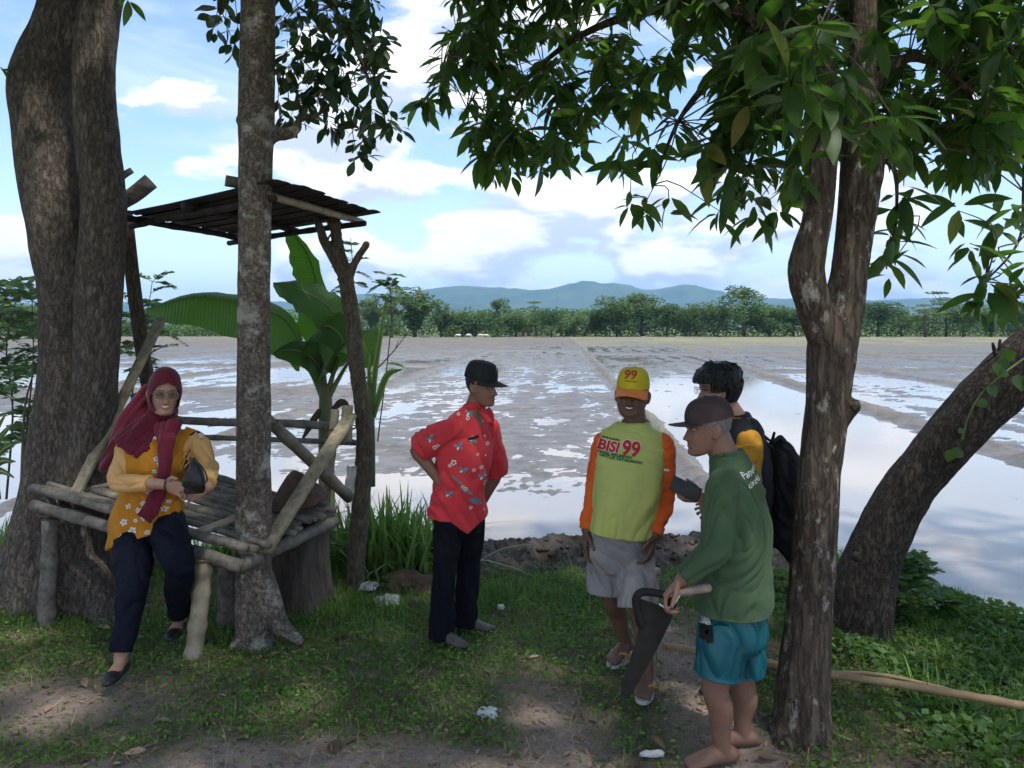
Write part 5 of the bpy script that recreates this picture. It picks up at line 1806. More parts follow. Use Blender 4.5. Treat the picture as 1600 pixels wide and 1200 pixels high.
def head_mesh(mb, M, smile=0.0, wide=1.0, nose=1.0, jaw=1.0):
    zs = np.concatenate([np.linspace(-.121, -.1, 7)[:-1], np.linspace(-.1, .095, 48), np.linspace(.095, .1155, 7)[1:]])
    nt = 72
    t = np.linspace(0, 2 * np.pi, nt, endpoint=False)
    V = []
    for z in zs:
        x, y = head_pt(z, t)
        x = x * wide * (jaw if z < -.05 else 1)
        fr = np.clip(np.cos(t), 0, 1) ** .6
        dy = np.zeros_like(x)
        nz = np.clip((.012 - z) / .056, 0, 1) if z > -.046 else np.clip((z + .056) / .010, 0, 1)
        dy -= nose * .026 * (nz ** 1.1) * G(x, .0085 + .008 * np.clip((-z) / .045, 0, 1))           # nose
        dy -= nose * .008 * G(z + .040, .009) * (G(x - .013, .008) + G(x + .013, .008))               # nostrils
        dy += .0125 * G(z - .001, .013) * (G(x - .031, .016) + G(x + .031, .016))                      # eye sockets
        dy -= .0050 * G(z - .020, .009) * (G(x - .028, .020) + G(x + .028, .020))                      # brow
        dy -= (.0045 + .006 * smile) * G(z + .034, .018) * (G(x - .040, .016) + G(x + .040, .016))     # cheeks
        wl = .024 + .008 * smile
        zc = -.066 + smile * .35 * (x ** 2) / .024
        dy -= .0085 * G(z - zc - .0055, .0052) * G(x, wl)                                              # lips
        dy -= .0095 * G(z - zc + .0075, .0062) * G(x, wl * .9)
        dy += (.006 + .003 * smile) * G(z - zc + .0008, .0028) * G(x, wl * 1.05)
        dy += .003 * G(z + .086, .006) * G(x, .02)
        dy -= .0055 * G(z + .104, .012) * G(x, .020)                                                   # chin
        V.append(np.stack([x, y + dy * fr, np.full(nt, z)], 1))
    m = len(zs)
    V = np.vstack(V + [np.array([[0, -.06, -.122]]), np.array([[0, .005, .1165]])])
    i, j = np.meshgrid(np.arange(m - 1), np.arange(nt), indexing='ij')
    i, j = i.ravel(), j.ravel()
    Fq = [tuple(q) for q in np.stack([i * nt + j, i * nt + (j + 1) % nt, (i + 1) * nt + (j + 1) % nt, (i + 1) * nt + j], 1)]
    Fq += [(m * nt, (k + 1) % nt, k) for k in range(nt)] + [(m * nt + 1, (m - 1) * nt + k, (m - 1) * nt + (k + 1) % nt) for k in range(nt)]
    def put(V_): return np.array([tuple(M @ Vector(v)) for v in V_])
    mb.add(put(V), Fq)
    for s in (-1, 1):                                                                                  # ears
        E = Matrix.Rotation(R(-24) * s, 3, 'Z') @ Matrix.Rotation(R(-12), 3, 'X')
        Vb, Fb = ball((0, 0, 0), (.0075, .019, .032), nu=12, nv=10)
        Vb = Vb @ np.array(E).T
        mb.add(put(Vb + np.array((s * .0775 * wide, .012, -.012))), Fb)
        Vb, Fb = ball((0, 0, 0), (.007, .011, .012), nu=10, nv=8)
        mb.add(put(Vb + np.array((s * .0745 * wide, .004, -.034))), Fb)
def head_matrix(c, yaw=0, pitch=0, roll=0, s=1.0):
    """yaw > 0 turns the face towards the right of the picture, pitch > 0 looks down"""
    return Matrix.Translation(c) @ Matrix.Rotation(R(yaw), 4, 'Z') @ Matrix.Rotation(R(pitch), 4, 'X') @ Matrix.Rotation(R(roll), 4, 'Y') @ Matrix.Scale(s, 4)
def hand(mb, W, d, th, curl=(.35, .5, .4), s=1.0, spread=.05, thumb=.55, flip=1):
    """palm, four fingers and a thumb; d along the hand, th towards the thumb; fingers curl towards flip * d x th"""
    d = Vector(d).normalized()
    th = Vector(th)
    th = (th - d * th.dot(d)).normalized()
    n = d.cross(th) * flip
    W = Vector(W)
    mb.add(*tube([W - d * .03 * s, W, W + d * .035 * s, W + d * .07 * s, W + d * .095 * s], [(.026 * s, .019 * s), (.027 * s, .018 * s), (.036 * s, .017 * s), (.041 * s, .0145 * s), (.040 * s, .011 * s)], 16, side=th, n=10))
    fl = (1.0, 1.1, 1.03, .82)
    for i in range(4):
        off = (.0315 - .0208 * i) * s
        p = W + d * (.088 - .004 * abs(i - 1.2)) * s + th * off
        P = [p - d * .02 * s, p]
        a = 0
        for k, L_ in enumerate((.044, .027, .022)):
            a += curl[k] * (1 + .08 * i)
            v = d * math.cos(a) + n * math.sin(a) + th * spread * (1.5 - i) * 1.0
            P.append(P[-1] + v.normalized() * L_ * fl[i] * s)
        mb.add(*tube(P, [.0088 * s, .0088 * s, .0082 * s, .0076 * s, .0066 * s], 10, n=14, rnd=True))
    p = W + d * .022 * s + th * .024 * s
    v1 = (d * .62 + th * (.35 + thumb) + n * .35).normalized()
    v2 = (d * .85 + th * thumb * .6 + n * .45).normalized()
    mb.add(*tube([p - v1 * .015 * s, p + v1 * .02 * s, p + v1 * .044 * s, p + v1 * .044 * s + v2 * .03 * s, p + v1 * .044 * s + v2 * .052 * s], [.014 * s, .0135 * s, .0105 * s, .0095 * s, .0078 * s], 10, n=12, rnd=True))
def foot(mb, A, toe, s=1.0, bare=True, h=0.0):
    """A: ankle; toe: direction on the ground; sole at ground height of A.z - .075 s"""
    d = Vector((toe[0], toe[1], 0)).normalized()
    sd_ = Vector((-d.y, d.x, 0))
    z = A.z - .075 * s
    def q(f, zz): return Vector((A.x, A.y, 0)) + d * f * s + Vector((0, 0, z + zz * s))
    mb.add(*tube([A + Vector((0, 0, .06)), A, q(-.012, .045)], [.038 * s, .036 * s, .034 * s], 14, n=8, rnd=True))
    P = [q(-.062, .030), q(-.045, .036), q(0, .044), q(.05, .037), q(.10, .026), q(.135, .020)]
    mb.add(*tube(P, [(.022 * s, .022 * s), (.031 * s, .032 * s), (.034 * s, .040 * s), (.038 * s, .034 * s), (.045 * s, .023 * s), (.043 * s, .017 * s)], 16, side=sd_, n=14, rnd=True))
    if bare:
        for i in range(5):
            c = q(.140 - .006 * i, .013) + sd_ * (.034 - .017 * i) * s
            mb.add(*tube([c - d * .02 * s, c + d * (.022 - .002 * i) * s], [.0105 * s if i else .0125 * s, .0085 * s if i else .011 * s], 8, rnd=True, n=5))
    else:
        mb.add(*tube([q(.12, .022), q(.165, .018)], [(.040 * s, .020 * s), (.028 * s, .014 * s)], 14, side=sd_, n=6, rnd=True))
def paint_skin(me, tone, M=None, lips=None, brow=None, pale=None):
    V = get_co(me)
    col = np.tile(np.array([*tone, 1.0]), (len(V), 1))
    n = fbm(V * 22, 3, 7)
    col[:, :3] *= (1 + .10 * n)[:, None]
    if M is not None:
        Mi = np.array(M.inverted())
        Lc = (np.hstack([V, np.ones((len(V), 1))]) @ Mi.T)[:, :3]
        x, y, z = Lc.T
        face = (y < -.05) & (np.abs(x) < .09) & (np.abs(z) < .13)
        lp = (G(x, .026) * (np.exp(-((z + .067) / .0095) ** 4)) * face) if lips is not None else 0
        if lips is not None: col[:, :3] = col[:, :3] * (1 - lp[:, None] * .8) + np.array(lips) * lp[:, None] * .8
        if brow is not None:
            b_ = np.exp(-((z - .0215 + 2.0 * (np.abs(x) - .03) ** 2 * 8) / .0048) ** 4) * np.exp(-((np.abs(x) - .031) / .019) ** 4) * face
            col[:, :3] = col[:, :3] * (1 - b_[:, None] * .85) + np.array(brow) * b_[:, None] * .85
        ck = (G(np.abs(x) - .04, .02) * G(z + .03, .02)) * face
        col[:, 0] *= 1 + .10 * ck
    a = me.color_attributes.new('tone', 'FLOAT_COLOR', 'POINT')
    a.data.foreach_set('color', col.astype(np.float32).ravel())
def eyes(p, M):
    for s in (-1, 1):
        c = Vector((s * .031, -.0755, .001))
        V, Fq = ball((0, 0, 0), (.0125, .0125, .0075), nu=16, nv=12)
        V = np.array([tuple(M @ (c + Vector(v))) for v in V])
        obj('eye', MB().add(V, Fq).mesh('eye'), MT['eye_white'], p)
        V, Fq = ball((0, 0, 0), (.0058, .003, .0052), nu=12, nv=8)
        V = np.array([tuple(M @ (c + Vector((0, -.0112, .0)) + Vector(v))) for v in V])
        obj('iris', MB().add(V, Fq).mesh('iris'), MT['eye_dark'], p)
def teeth(p, M, w=.020, h=.0042, sm=.35):
    V, Fq = [], []
    n = 9
    for i in range(n):
        x = -w + 2 * w * i / (n - 1)
        zc = -.0662 + sm * x * x / .024
        hh = h * max(.15, 1 - (x / w) ** 2) ** .5
        y = -.0955 + 8 * x * x
        V += [tuple(M @ Vector((x, y, zc + hh))), tuple(M @ Vector((x, y - .0008, zc - hh)))]
    for i in range(n - 1): Fq.append((2 * i, 2 * i + 1, 2 * i + 3, 2 * i + 2))
    obj('teeth', MB().add(V, Fq).mesh('teeth'), MT['tooth'], p)
def glasses(p, M, lens_m, frame_m='metal_frame', w=.026, h=.020, y=-.112, z=-.003):
    mb = MB()
    fr = thingless = None
    L_ = []
    for s in (-1, 1):
        pts = []
        for k in range(24):
            a = 2 * math.pi * k / 24
            x = math.copysign(abs(math.cos(a)) ** .75, math.cos(a)) * w
            zz = math.copysign(abs(math.sin(a)) ** .75, math.sin(a)) * h
            pts.append(M @ Vector((s * .0335 + x, y + .35 * abs(s * .0335 + x) ** 1.0 * .35, z + zz)))
        mb.add(*tube(pts + [pts[0]], [.0013] * 25, 5))
        L_.append(pts)
        mb.add(*tube([M @ Vector((s * .058, y + .008, z + .008)), M @ Vector((s * .077, -.06, z + .008)), M @ Vector((s * .080, .0, z + .004)), M @ Vector((s * .079, .018, z - .012))], [.0016] * 4, 5, n=8))
    mb.add(*tube([M @ Vector((-.009, y, z + .004)), M @ Vector((0, y - .002, z + .007)), M @ Vector((.009, y, z + .004))], [.0014] * 3, 5, n=6))
    g = obj('glasses', mb.mesh('glasses'), MT[frame_m], p)
    for pts in L_:
        c = sum(pts, Vector()) / len(pts)
        obj('lens', MB().add([tuple(c)] + [tuple(q) for q in pts], [(0, k + 1, (k + 1) % 24 + 1) for k in range(24)]).mesh('lens'), MT[lens_m], g)
def cap(p, M, m_crown, m_brim, zb=.040, zt=.140, tilt=8, brimL=.075, droop=.016, arch=.022, name='cap', flatf=.55, puff=1.0, up=0.0, span=72):
    """baseball cap in head space: crown with a flat front panel, button and curved brim"""
    T = M @ Matrix.Translation((0, 0, zb)) @ Matrix.Rotation(R(tilt), 4, 'X')
    n, m = 48, 14
    V, Fq = [], []
    hx, hf, hb = .0855 * puff, .108 * puff, .108 * puff
    for i in range(m + 1):
        s = i / m
        z = (zt - zb) * math.sin(s * math.pi / 2)
        k = max(.02, math.cos(s * math.pi / 2)) ** flatf
        for j in range(n):
            t = 2 * math.pi * j / n
            sx, cy = math.sin(t), -math.cos(t)
            y = cy * (hf if cy < 0 else hb) * k
            V.append(T @ Vector((hx * sx * k, y + .006, z)))
    for i in range(m):
        for j in range(n): Fq.append((i * n + j, i * n + (j + 1) % n, (i + 1) * n + (j + 1) % n, (i + 1) * n + j))
    c = obj(name, MB().add([tuple(v) for v in V], Fq).mesh(name), MT[m_crown], p)
    bt = ball(T @ Vector((0, .006, zt - zb)), (.008, .008, .006), nu=10, nv=6)
    obj('button', MB().add(*bt).mesh('button'), MT[m_crown], c)
    V, Fq = [], []
    A, K = 25, 8
    for layer in (0, 1):
        for k in range(K + 1):
            q = k / K
            for a in range(A):
                f = -1 + 2 * a / (A - 1)
                ph = f * R(span)
                xi, yi = hx * math.sin(ph), -hf * math.cos(ph) + .006
                out = brimL * (max(0, 1 - abs(f) ** 2.6)) ** .5
                x = xi * (1 + .02 * q)
                y = yi - out * q
                z = -arch * (x / hx) ** 2 * (.35 + .65 * q) - droop * q + up * q - layer * .0035
                V.append(T @ Vector((x, y, z + .003)))
    W = (K + 1) * A
    for k in range(K):
        for a in range(A - 1):
            i0 = k * A + a
            Fq.append((i0, i0 + 1, i0 + A + 1, i0 + A))
            Fq.append((W + i0, W + i0 + A, W + i0 + A + 1, W + i0 + 1))
    for a in range(A - 1): Fq.append((K * A + a, K * A + a + 1, W + K * A + a + 1, W + K * A + a))
    obj('brim', MB().add([tuple(v) for v in V], Fq).mesh('brim'), MT[m_brim], c)
    return c
def hair_shell(p, M, m, low, inf=.008, nz=.004, seed=1, seg=80, strands=0, slen=.05, zlow_front=.05):
    """hair covering the skull down to low(t) (t = 0 front, pi back)"""
    V, Fq = [], []
    K = 26
    r = np.random.default_rng(seed)
    for k in range(K + 1):
        q = k / K
        for j in range(seg):
            t = 2 * math.pi * j / seg
            z0 = low(t)
            z = z0 + (.1155 - z0) * q ** .85
            x, y = head_pt(z, t, inf * (1 if q > .05 else .3))
            V.append((float(x), float(y), z + inf * q))
    V = np.array(V)
    V = V * (1 + (nz / .09) * fbm(V * np.array([60, 60, 25]), 3, seed)[:, None])
    for k in range(K):
        for j in range(seg): Fq.append((k * seg + j, k * seg + (j + 1) % seg, (k + 1) * seg + (j + 1) % seg, (k + 1) * seg + j))
    Fq.append(tuple(K * seg + j for j in range(seg)))
    mb = MB().add(np.array([tuple(M @ Vector(v)) for v in V]), Fq)
    for _ in range(strands):
        t = r.uniform(0, 2 * math.pi)
        z0 = low(t)
        zt_ = min(.112, z0 + r.uniform(.01, .10))
        P = []
        for q in np.linspace(0, 1, 5):
            z = zt_ - slen * q * r.uniform(.8, 1.1)
            z = max(z, z0 - .012)
            x, y = head_pt(z, t + .25 * q * r.uniform(-1, 1), inf + .004 + .005 * math.sin(q * 3))
            P.append(M @ Vector((float(x), float(y), z + .004)))
        mb.add(*tube(P, [.0035, .004, .0036, .0025, .0008], 5))
    return obj('hair', mb.mesh('hair'), MT[m], p)
def wrinkle(me, amp=.006, f=(7, 7, 11), seed=1, ridge=.5, big=.006, where=None, slant=.45):
    """cloth folds: rounded ridges between sharp creases, bent by a slow warp"""
    def fn(V, N_):
        W = V + .045 * np.stack([vnoise(V * 5 + k * 9, seed + k) for k in range(3)], 1)
        W = W + np.stack([slant * W[:, 2] * (.4 + vnoise(V * 2.0, seed + 6)), 0 * W[:, 2], 0 * W[:, 0]], 1)
        F_ = np.array(f)
        a = fbm(W * F_ * .8, 2, seed)
        c = np.abs(fbm(W * F_ * 1.15 + 5, 2, seed + 9))
        d = amp * 2.7 * (a * (1 - ridge) + ridge * (2.4 * c ** .75 - .9)) + big * 1.3 * fbm(V * 3.2, 2, seed + 4)
        d = d * (.15 + .85 * smst(N_[:, 2], -.75, -.15))
        if where is not None: d = d * where(V)
        return d
    push(me, fn)
def bvh(o):
    me = o.data
    W = ORIG[o.name]
    return BVHTree.FromPolygons([tuple(v.co + W) for v in me.vertices], [tuple(p.vertices) for p in me.polygons])
def decal(name, parent, tree, V2, Fc, O, U, Vv, D, m, off=.0018):
    """flat print laid onto a surface: 2D outline in metres, cast along D from the plane (O, U, Vv)"""
    U, Vv, D = Vector(U).normalized(), Vector(Vv).normalized(), Vector(D).normalized()
    V, ok = [], True
    last = None
    for u_, v_ in V2:
        q = Vector(O) + U * u_ + Vv * v_ - D * .4
        hit, nrm, idx, dist = tree.ray_cast(q, D, 1.0)
        if hit is None or (nrm.dot(D) > .2):
            if last is None:
                V.append(None)
                continue
            hit, nrm = last
        last = (hit, nrm)
        V.append(hit + nrm * off)
    good = [v for v in V if v is not None]
    if len(good) < len(V) * .7 or not good: return None
    V = [v if v is not None else good[0] for v in V]
    return obj(name, MB().add([tuple(v) for v in V], Fc).mesh(name), MT[m], parent)
def subdiv2(V2, Fc, mx=.012):
    bm = bmesh.new()
    vs_ = [bm.verts.new((a, b_, 0)) for a, b_ in V2]
    for f in Fc:
        try: bm.faces.new([vs_[i] for i in f])
        except ValueError: pass
    bmesh.ops.triangulate(bm, faces=list(bm.faces))
    for _ in range(5):
        ed = [e for e in bm.edges if e.calc_length() > mx]
        if not ed: break
        bmesh.ops.subdivide_edges(bm, edges=ed, cuts=1)
        bmesh.ops.triangulate(bm, faces=[f for f in bm.faces if len(f.verts) > 3])
    bm.verts.index_update()
    V = [(v.co.x, v.co.y) for v in bm.verts]
    Fo = [tuple(v.index for v in f.verts) for f in bm.faces]
    bm.free()
    return V, Fo
def text2(txt, size, shear=0.0, bold=0.0, mx=.012, sx=1.0):
    cu = bpy.data.curves.new('lettering', 'FONT')
    cu.body = txt
    cu.size = size
    cu.shear = shear
    cu.offset = bold
    cu.resolution_u = 3
    o = bpy.data.objects.new('lettering', cu)
    C.objects.link(o)
    dg = bpy.context.evaluated_depsgraph_get()
    me = bpy.data.meshes.new_from_object(o.evaluated_get(dg))
    bpy.data.objects.remove(o)
    V = [(v.co.x * sx, v.co.y) for v in me.vertices]
    Fc = [tuple(p.vertices) for p in me.polygons]
    bpy.data.meshes.remove(me)
    return subdiv2(V, Fc, mx)
def flower2(rad, pet=5, rot=0.0, inner=.38):
    n = pet * 8
    V = [(0, 0)]
    for k in range(n):
        a = 2 * math.pi * k / n
        q = rad * (inner + (1 - inner) * abs(math.cos(a * pet / 2)) ** .7)
        V.append((math.cos(a + rot) * q, math.sin(a + rot) * q))
    return subdiv2(V, [(0, k + 1, (k + 1) % n + 1) for k in range(n)], .012)
def leaf2(L_, w, rot, ox=0, oy=0, curve=.2):
    n = 8
    up, dn = [], []
    for i in range(n + 1):
        s = i / n
        q = w * math.sin(math.pi * s) ** .8
        c = curve * L_ * s * (1 - s)
        up.append((s * L_, c + q)); dn.append((s * L_, c - q))
    P = up + dn[::-1][1:-1]
    ca, sa = math.cos(rot), math.sin(rot)
    return [(ox + x * ca - y * sa, oy + x * sa + y * ca) for x, y in P], [tuple(range(len(P)))]
def quad2(w, h): return subdiv2([(-w / 2, -h / 2), (w / 2, -h / 2), (w / 2, h / 2), (-w / 2, h / 2)], [(0, 1, 2, 3)], .015)
def rings(mb, spec, side, n=None, seg=28, ex=2.2):
    """torso-like solid: list of (centre, half width, half depth)"""
    mb.add(*tube([c for c, a, d in spec], [(a, d) for c, a, d in spec], seg, side=side, n=n or len(spec) * 4, ex=ex, rnd=False))
# ------------------------------------------------------------------ people
def stripes_material(name, ca, cb, k, stretch=(1, 0.2, 0.25)):
    m = mat(name, ca, None, 5, 0.8, spec=0.15)
    nt = m.node_tree
    N, L = nt.nodes.new, nt.links.new
    p = nt.nodes['Principled BSDF']
    tc = N('ShaderNodeTexCoord')
    mp = N('ShaderNodeMapping')
    mp.inputs['Scale'].default_value = stretch
    L(tc.outputs['Object'], mp.inputs[0])
    w = N('ShaderNodeTexWave')
    w.wave_type = 'BANDS'
    w.bands_direction = 'X'
    w.inputs['Scale'].default_value = k
    w.inputs['Distortion'].default_value = 0.6
    L(mp.outputs[0], w.inputs['Vector'])
    mx = N('ShaderNodeMix')
    mx.data_type = 'RGBA'
    L(w.outputs['Fac'], mx.inputs[0])
    mx.inputs[6].default_value = (*ca, 1)
    mx.inputs[7].default_value = (*cb, 1)
    L(mx.outputs[2], p.inputs['Base Color'])
stripes_material('cream_stripe', (0.68, 0.41, 0.17), (0.58, 0.31, 0.11), 40)
CAMD = Vector((0, 1, 0))
def flat(p, z): return Vector((p.x, p.y, z))
def gnd(px, Yd, z): return Vector(((px - 800) / F_PX * Yd, Yd, z))
def collar(p, c, ra, rb, side, tilt, m, h=.022, name='collar', th=.006):
    n = 26
    P = []
    A = Vector(side).normalized()
    B = Vector((0, 0, 1)).cross(A)
    for k in range(n + 1):
        a = 2 * math.pi * k / n
        P.append(Vector(c) + A * math.cos(a) * ra + B * math.sin(a) * rb + Vector((0, 0, tilt * math.sin(a))))
    mb = MB()
    mb.add(*tube(P, [(h, th)] * (n + 1), 8, side=(0, 0, 1)))
    return obj(name, mb.mesh(name), MT[m], p)

# --- man in the red patterned shirt
def man_red():
    base = gnd(712, 4.6, 0)
    p = thing('person', 'man in red patterned shirt, black cap and glasses, hand on hip', 'person', base)
    Nk = at(738, 645, 4.6)
    SR, SL = at(704, 672, 4.49), at(766, 672, 4.71)
    side = (SL - SR).normalized()
    ER, WR = at(651, 702, 4.56), at(688, 754, 4.50)
    EL, WL_ = at(774, 742, 4.84), at(752, 788, 4.86)
    HR, HL = at(703, 792, 4.55), at(733, 792, 4.66)
    KR, KL = at(694, 897, 4.52), at(733, 893, 4.70)
    AR, AL = gnd(689, 4.53, .085), gnd(726, 4.72, .085)
    M = head_matrix(at(752, 602, 4.58), 58, 4, 0)
    mb = MB()
    head_mesh(mb, M, 0.0, .97, 1.1)
    mb.add(*tube([at(741, 665, 4.6), Nk, at(746, 622, 4.6), at(750, 600, 4.59)], [.062, .056, .054, .05], 18, n=12, rnd=True))
    rings(mb, [(at(717, 815, 4.6), .10, .08), (at(717, 795, 4.6), .15, .10), (at(718, 765, 4.6), .145, .10), (at(727, 710, 4.6), .165, .11), (at(733, 680, 4.6), .165, .085), (at(738, 655, 4.6), .075, .06)], side)
    for S, E, W in ((SR, ER, WR), (SL, EL, WL_)):
        mb.add(*tube([S, S.lerp(E, .5), E, E.lerp(W, .4), W], [.050, .045, .041, .038, .027], 16, n=18, rnd=True))
    hand(mb, WR, (.35, -.1, -.9), (.75, -.4, .2), (.4, .5, .4), .95, flip=-1)
    hand(mb, WL_, (-.4, 0, -.9), (.5, -.6, 0), (.4, .5, .4), .95)
    for H, K, A in ((HR, KR, AR), (HL, KL, AL)):
        mb.add(*tube([H, H.lerp(K, .4), K, K.lerp(A, .35), A], [.080, .074, .052, .050, .036], 14, n=16, rnd=True))
    me = fuse(mb, .0045, 2, .4)
    paint_skin(me, (.235, .125, .082), M, (.19, .085, .065), (.03, .022, .018))
    obj('body', me, MT['skin'], p)
    eyes(p, M)
    glasses(p, M, 'lens_clear', 'metal_frame')
    hair_shell(p, M, 'hair_black', lambda t: .062 if abs(math.sin(t / 2)) < .35 else (.03 if abs(math.sin(t / 2)) < .72 else -.035), .005, .003, 2)
    c = cap(p, M, 'cap_black', 'cap_black', .040, .146, 6, .080, .010, .018, flatf=.42)
    # emblem on the front panel
    T = bvh(c)
    fd = (M.to_3x3() @ Vector((.45, -1, 0))).normalized()
    o = M @ Vector((.030, -.10, .098))
    sd_ = Vector((0, 0, 1)).cross(-fd)
    for k, (rad, m) in enumerate(((.021, 'grey_print'), (.017, 'cap_black'), (.0135, 'grey_print'))):
        V2, Fc = flower2(rad, 5, math.pi / 2, .86 if k < 2 else .45)
        decal('emblem', c, T, V2, Fc, o, sd_, (0, 0, 1), -fd, m, .0022 + .0012 * k)
    # shirt
    mb = MB()
    rings(mb, [(at(715, 806, 4.6), .188, .138), (at(716, 790, 4.6), .185, .135), (at(718, 762, 4.6), .176, .128), (at(726, 715, 4.6), .186, .132), (at(731, 686, 4.6), .188, .118), (at(734, 666, 4.6), .168, .095), (at(737, 650, 4.61), .112, .078), (at(739, 640, 4.61), .075, .068), (at(741, 633, 4.61), .062, .060)], side)
    mb.add(*tube([SR.lerp(Nk, .25), SR, SR.lerp(ER, .45), SR.lerp(ER, .88) + Vector((0, 0, -.012))], [.062, .074, .084, .088], 20, n=14))
    mb.add(*tube([SL.lerp(Nk, .25), SL, SL.lerp(EL, .5), SL.lerp(EL, .95)], [.062, .072, .076, .080], 20, n=14))
    me = fuse(mb, .0065, 4)
    zb = at(715, 806, 4.6).z
    def shape(V):
        q = smst(V[:, 2], zb + .10, zb - .01)
        ang = (V[:, 0] - base.x) * .71 - (V[:, 1] - base.y) * .70           # towards the front
        tip = np.clip(1 - np.abs((V[:, 0] - gnd(731, 4.6, 0).x) / .09), 0, 1) * (V[:, 1] < 4.6)
        V[:, 2] -= q * tip * .075
        fl = q * .018
        V[:, 0] += (V[:, 0] - base.x) * fl * 4
        return V
    set_co(me, shape(get_co(me)))
    wrinkle(me, .0075, (13, 13, 3.4), 3, .7, .008)
    sh = obj('shirt', me, MT['red_cloth'], p)
    T = bvh(sh)
    X_, Z_ = (1, 0, 0), (0, 0, 1)
    r = np.random.default_rng(8)
    for (x, y, rot) in ((731, 650, .6), (686, 658, .2), (671, 688, 1.1), (716, 700, .9), (736, 692, -.5), (722, 738, .3), (752, 752, .8), (700, 775, .5)):
        for k, (dr, L_, w) in enumerate(((0, .034, .0085), (1.9, .030, .0075), (-1.5, .026, .0065), (3.3, .022, .0055))):
            V2, Fc = leaf2(L_, w, rot + dr)
            V2, Fc = subdiv2(V2, Fc, .012)
            decal('bird_print', sh, T, V2, Fc, at(x, y, 4.4), X_, Z_, CAMD, ('blue_print', 'blue_print', 'grey_blue_print', 'white_print')[k], .0024)
    for (x, y, s) in ((709, 647, .016), (714, 651, .010), (729, 657, .012), (678, 701, .014), (683, 698, .010), (708, 725, .018), (702, 730, .010), (739, 739, .011), (750, 737, .011), (726, 768, .013), (722, 764, .010), (756, 764, .013), (734, 800, .011), (742, 646, .009), (760, 700, .012), (745, 715, .009), (692, 640, .008)):
        V2, Fc = flower2(s, 5, r.uniform(0, 2), .45)
        decal('flower_print', sh, T, V2, Fc, at(x, y, 4.4), X_, Z_, CAMD, 'white_print', .0022)
        V2, Fc = flower2(s * .42, 6, 0, .9)
        decal('flower_print', sh, T, V2, Fc, at(x, y, 4.4), X_, Z_, CAMD, 'crimson_print', .0034)
    for (x, y, L_, w, rot) in ((702, 744, .11, .007, -.75), (716, 764, .10, .010, -.65), (730, 785, .09, .018, -.5)):
        V2, Fc = leaf2(L_, w, rot)
        V2, Fc = subdiv2(V2, Fc, .012)
        decal('band_print', sh, T, V2, Fc, at(x, y, 4.4), X_, Z_, CAMD, 'grey_blue_print', .0016)
    V2, Fc = quad2(.062, .016)
    decal('name_tag', sh, T, V2, Fc, at(738, 688, 4.4), (1, 0, .28), (-.28, 0, 1), CAMD, 'black_matte', .004)
    P = [at(753, 660, 4.5), at(757, 690, 4.5), at(758, 730, 4.5), at(757, 770, 4.5), at(755, 800, 4.5)]
    for q in catmull([tuple(v) for v in P], 6):
        h = T.ray_cast(Vector(q) - CAMD * .4, CAMD)[0]
        if h: obj('button', MB().add(*ball(h, (.006, .003, .006), nu=8, nv=6)).mesh('button'), MT['white_print'], sh)
    pl = []
    for q in catmull([tuple(v) for v in P], 24):
        h = T.ray_cast(Vector(q) + Vector((-.012, -.4, 0)), CAMD)[0]
        if h: pl.append(h + Vector((0, -.001, 0)))
    if len(pl) > 5: obj('placket', MB().add(*tube(pl, [(.003, .002)] * len(pl), 6)).mesh('placket'), MT['red_cloth'], sh)
    cl = collar(p, at(741, 637, 4.61), .066, .062, side, -.016, 'red_cloth', .024, th=.007)
    for s_, e_ in (((.045, -.062), (.085, -.09)), ((.075, -.03), (.115, -.045))):
        a = at(741, 640, 4.6) + Vector((s_[0], s_[1], .006))
        q = at(741, 660, 4.6) + Vector((e_[0], e_[1], 0))
        obj('collar_point', MB().add(*tube([a, a.lerp(q, .5) + Vector((.008, -.008, .008)), q], [(.022, .004), (.018, .004), (.003, .002)], 8, n=8)).mesh('collar_point'), MT['red_cloth'], p)
    # trousers
    mb = MB()
    rings(mb, [(at(717, 768, 4.6), .15, .108), (at(717, 790, 4.6), .160, .118), (at(717, 822, 4.6), .155, .118), (at(717, 840, 4.6), .10, .09)], side)
    for H, K, A in ((HR, KR, AR), (HL, KL, AL)):
        F_ = A + Vector((0, 0, -.045))
        mb.add(*tube([H + Vector((0, 0, .06)), H, H.lerp(K, .5), K, K.lerp(F_, .5), F_], [.085, .093, .083, .072, .071, .077], 20, n=22))
    me = fuse(mb, .0075, 3)
    wrinkle(me, .006, (12, 12, 2.6), 6, .65, .004)
    obj('trousers', me, MT['navy'], p)
    for A, d in ((AR, (.85, -.5)), (AL, (.97, -.15))):
        mb = MB()
        foot(mb, A, d, 1.06, False)
        obj('shoe', fuse(mb, .006, 2), MT['grey_shoe'], p)
man_red()

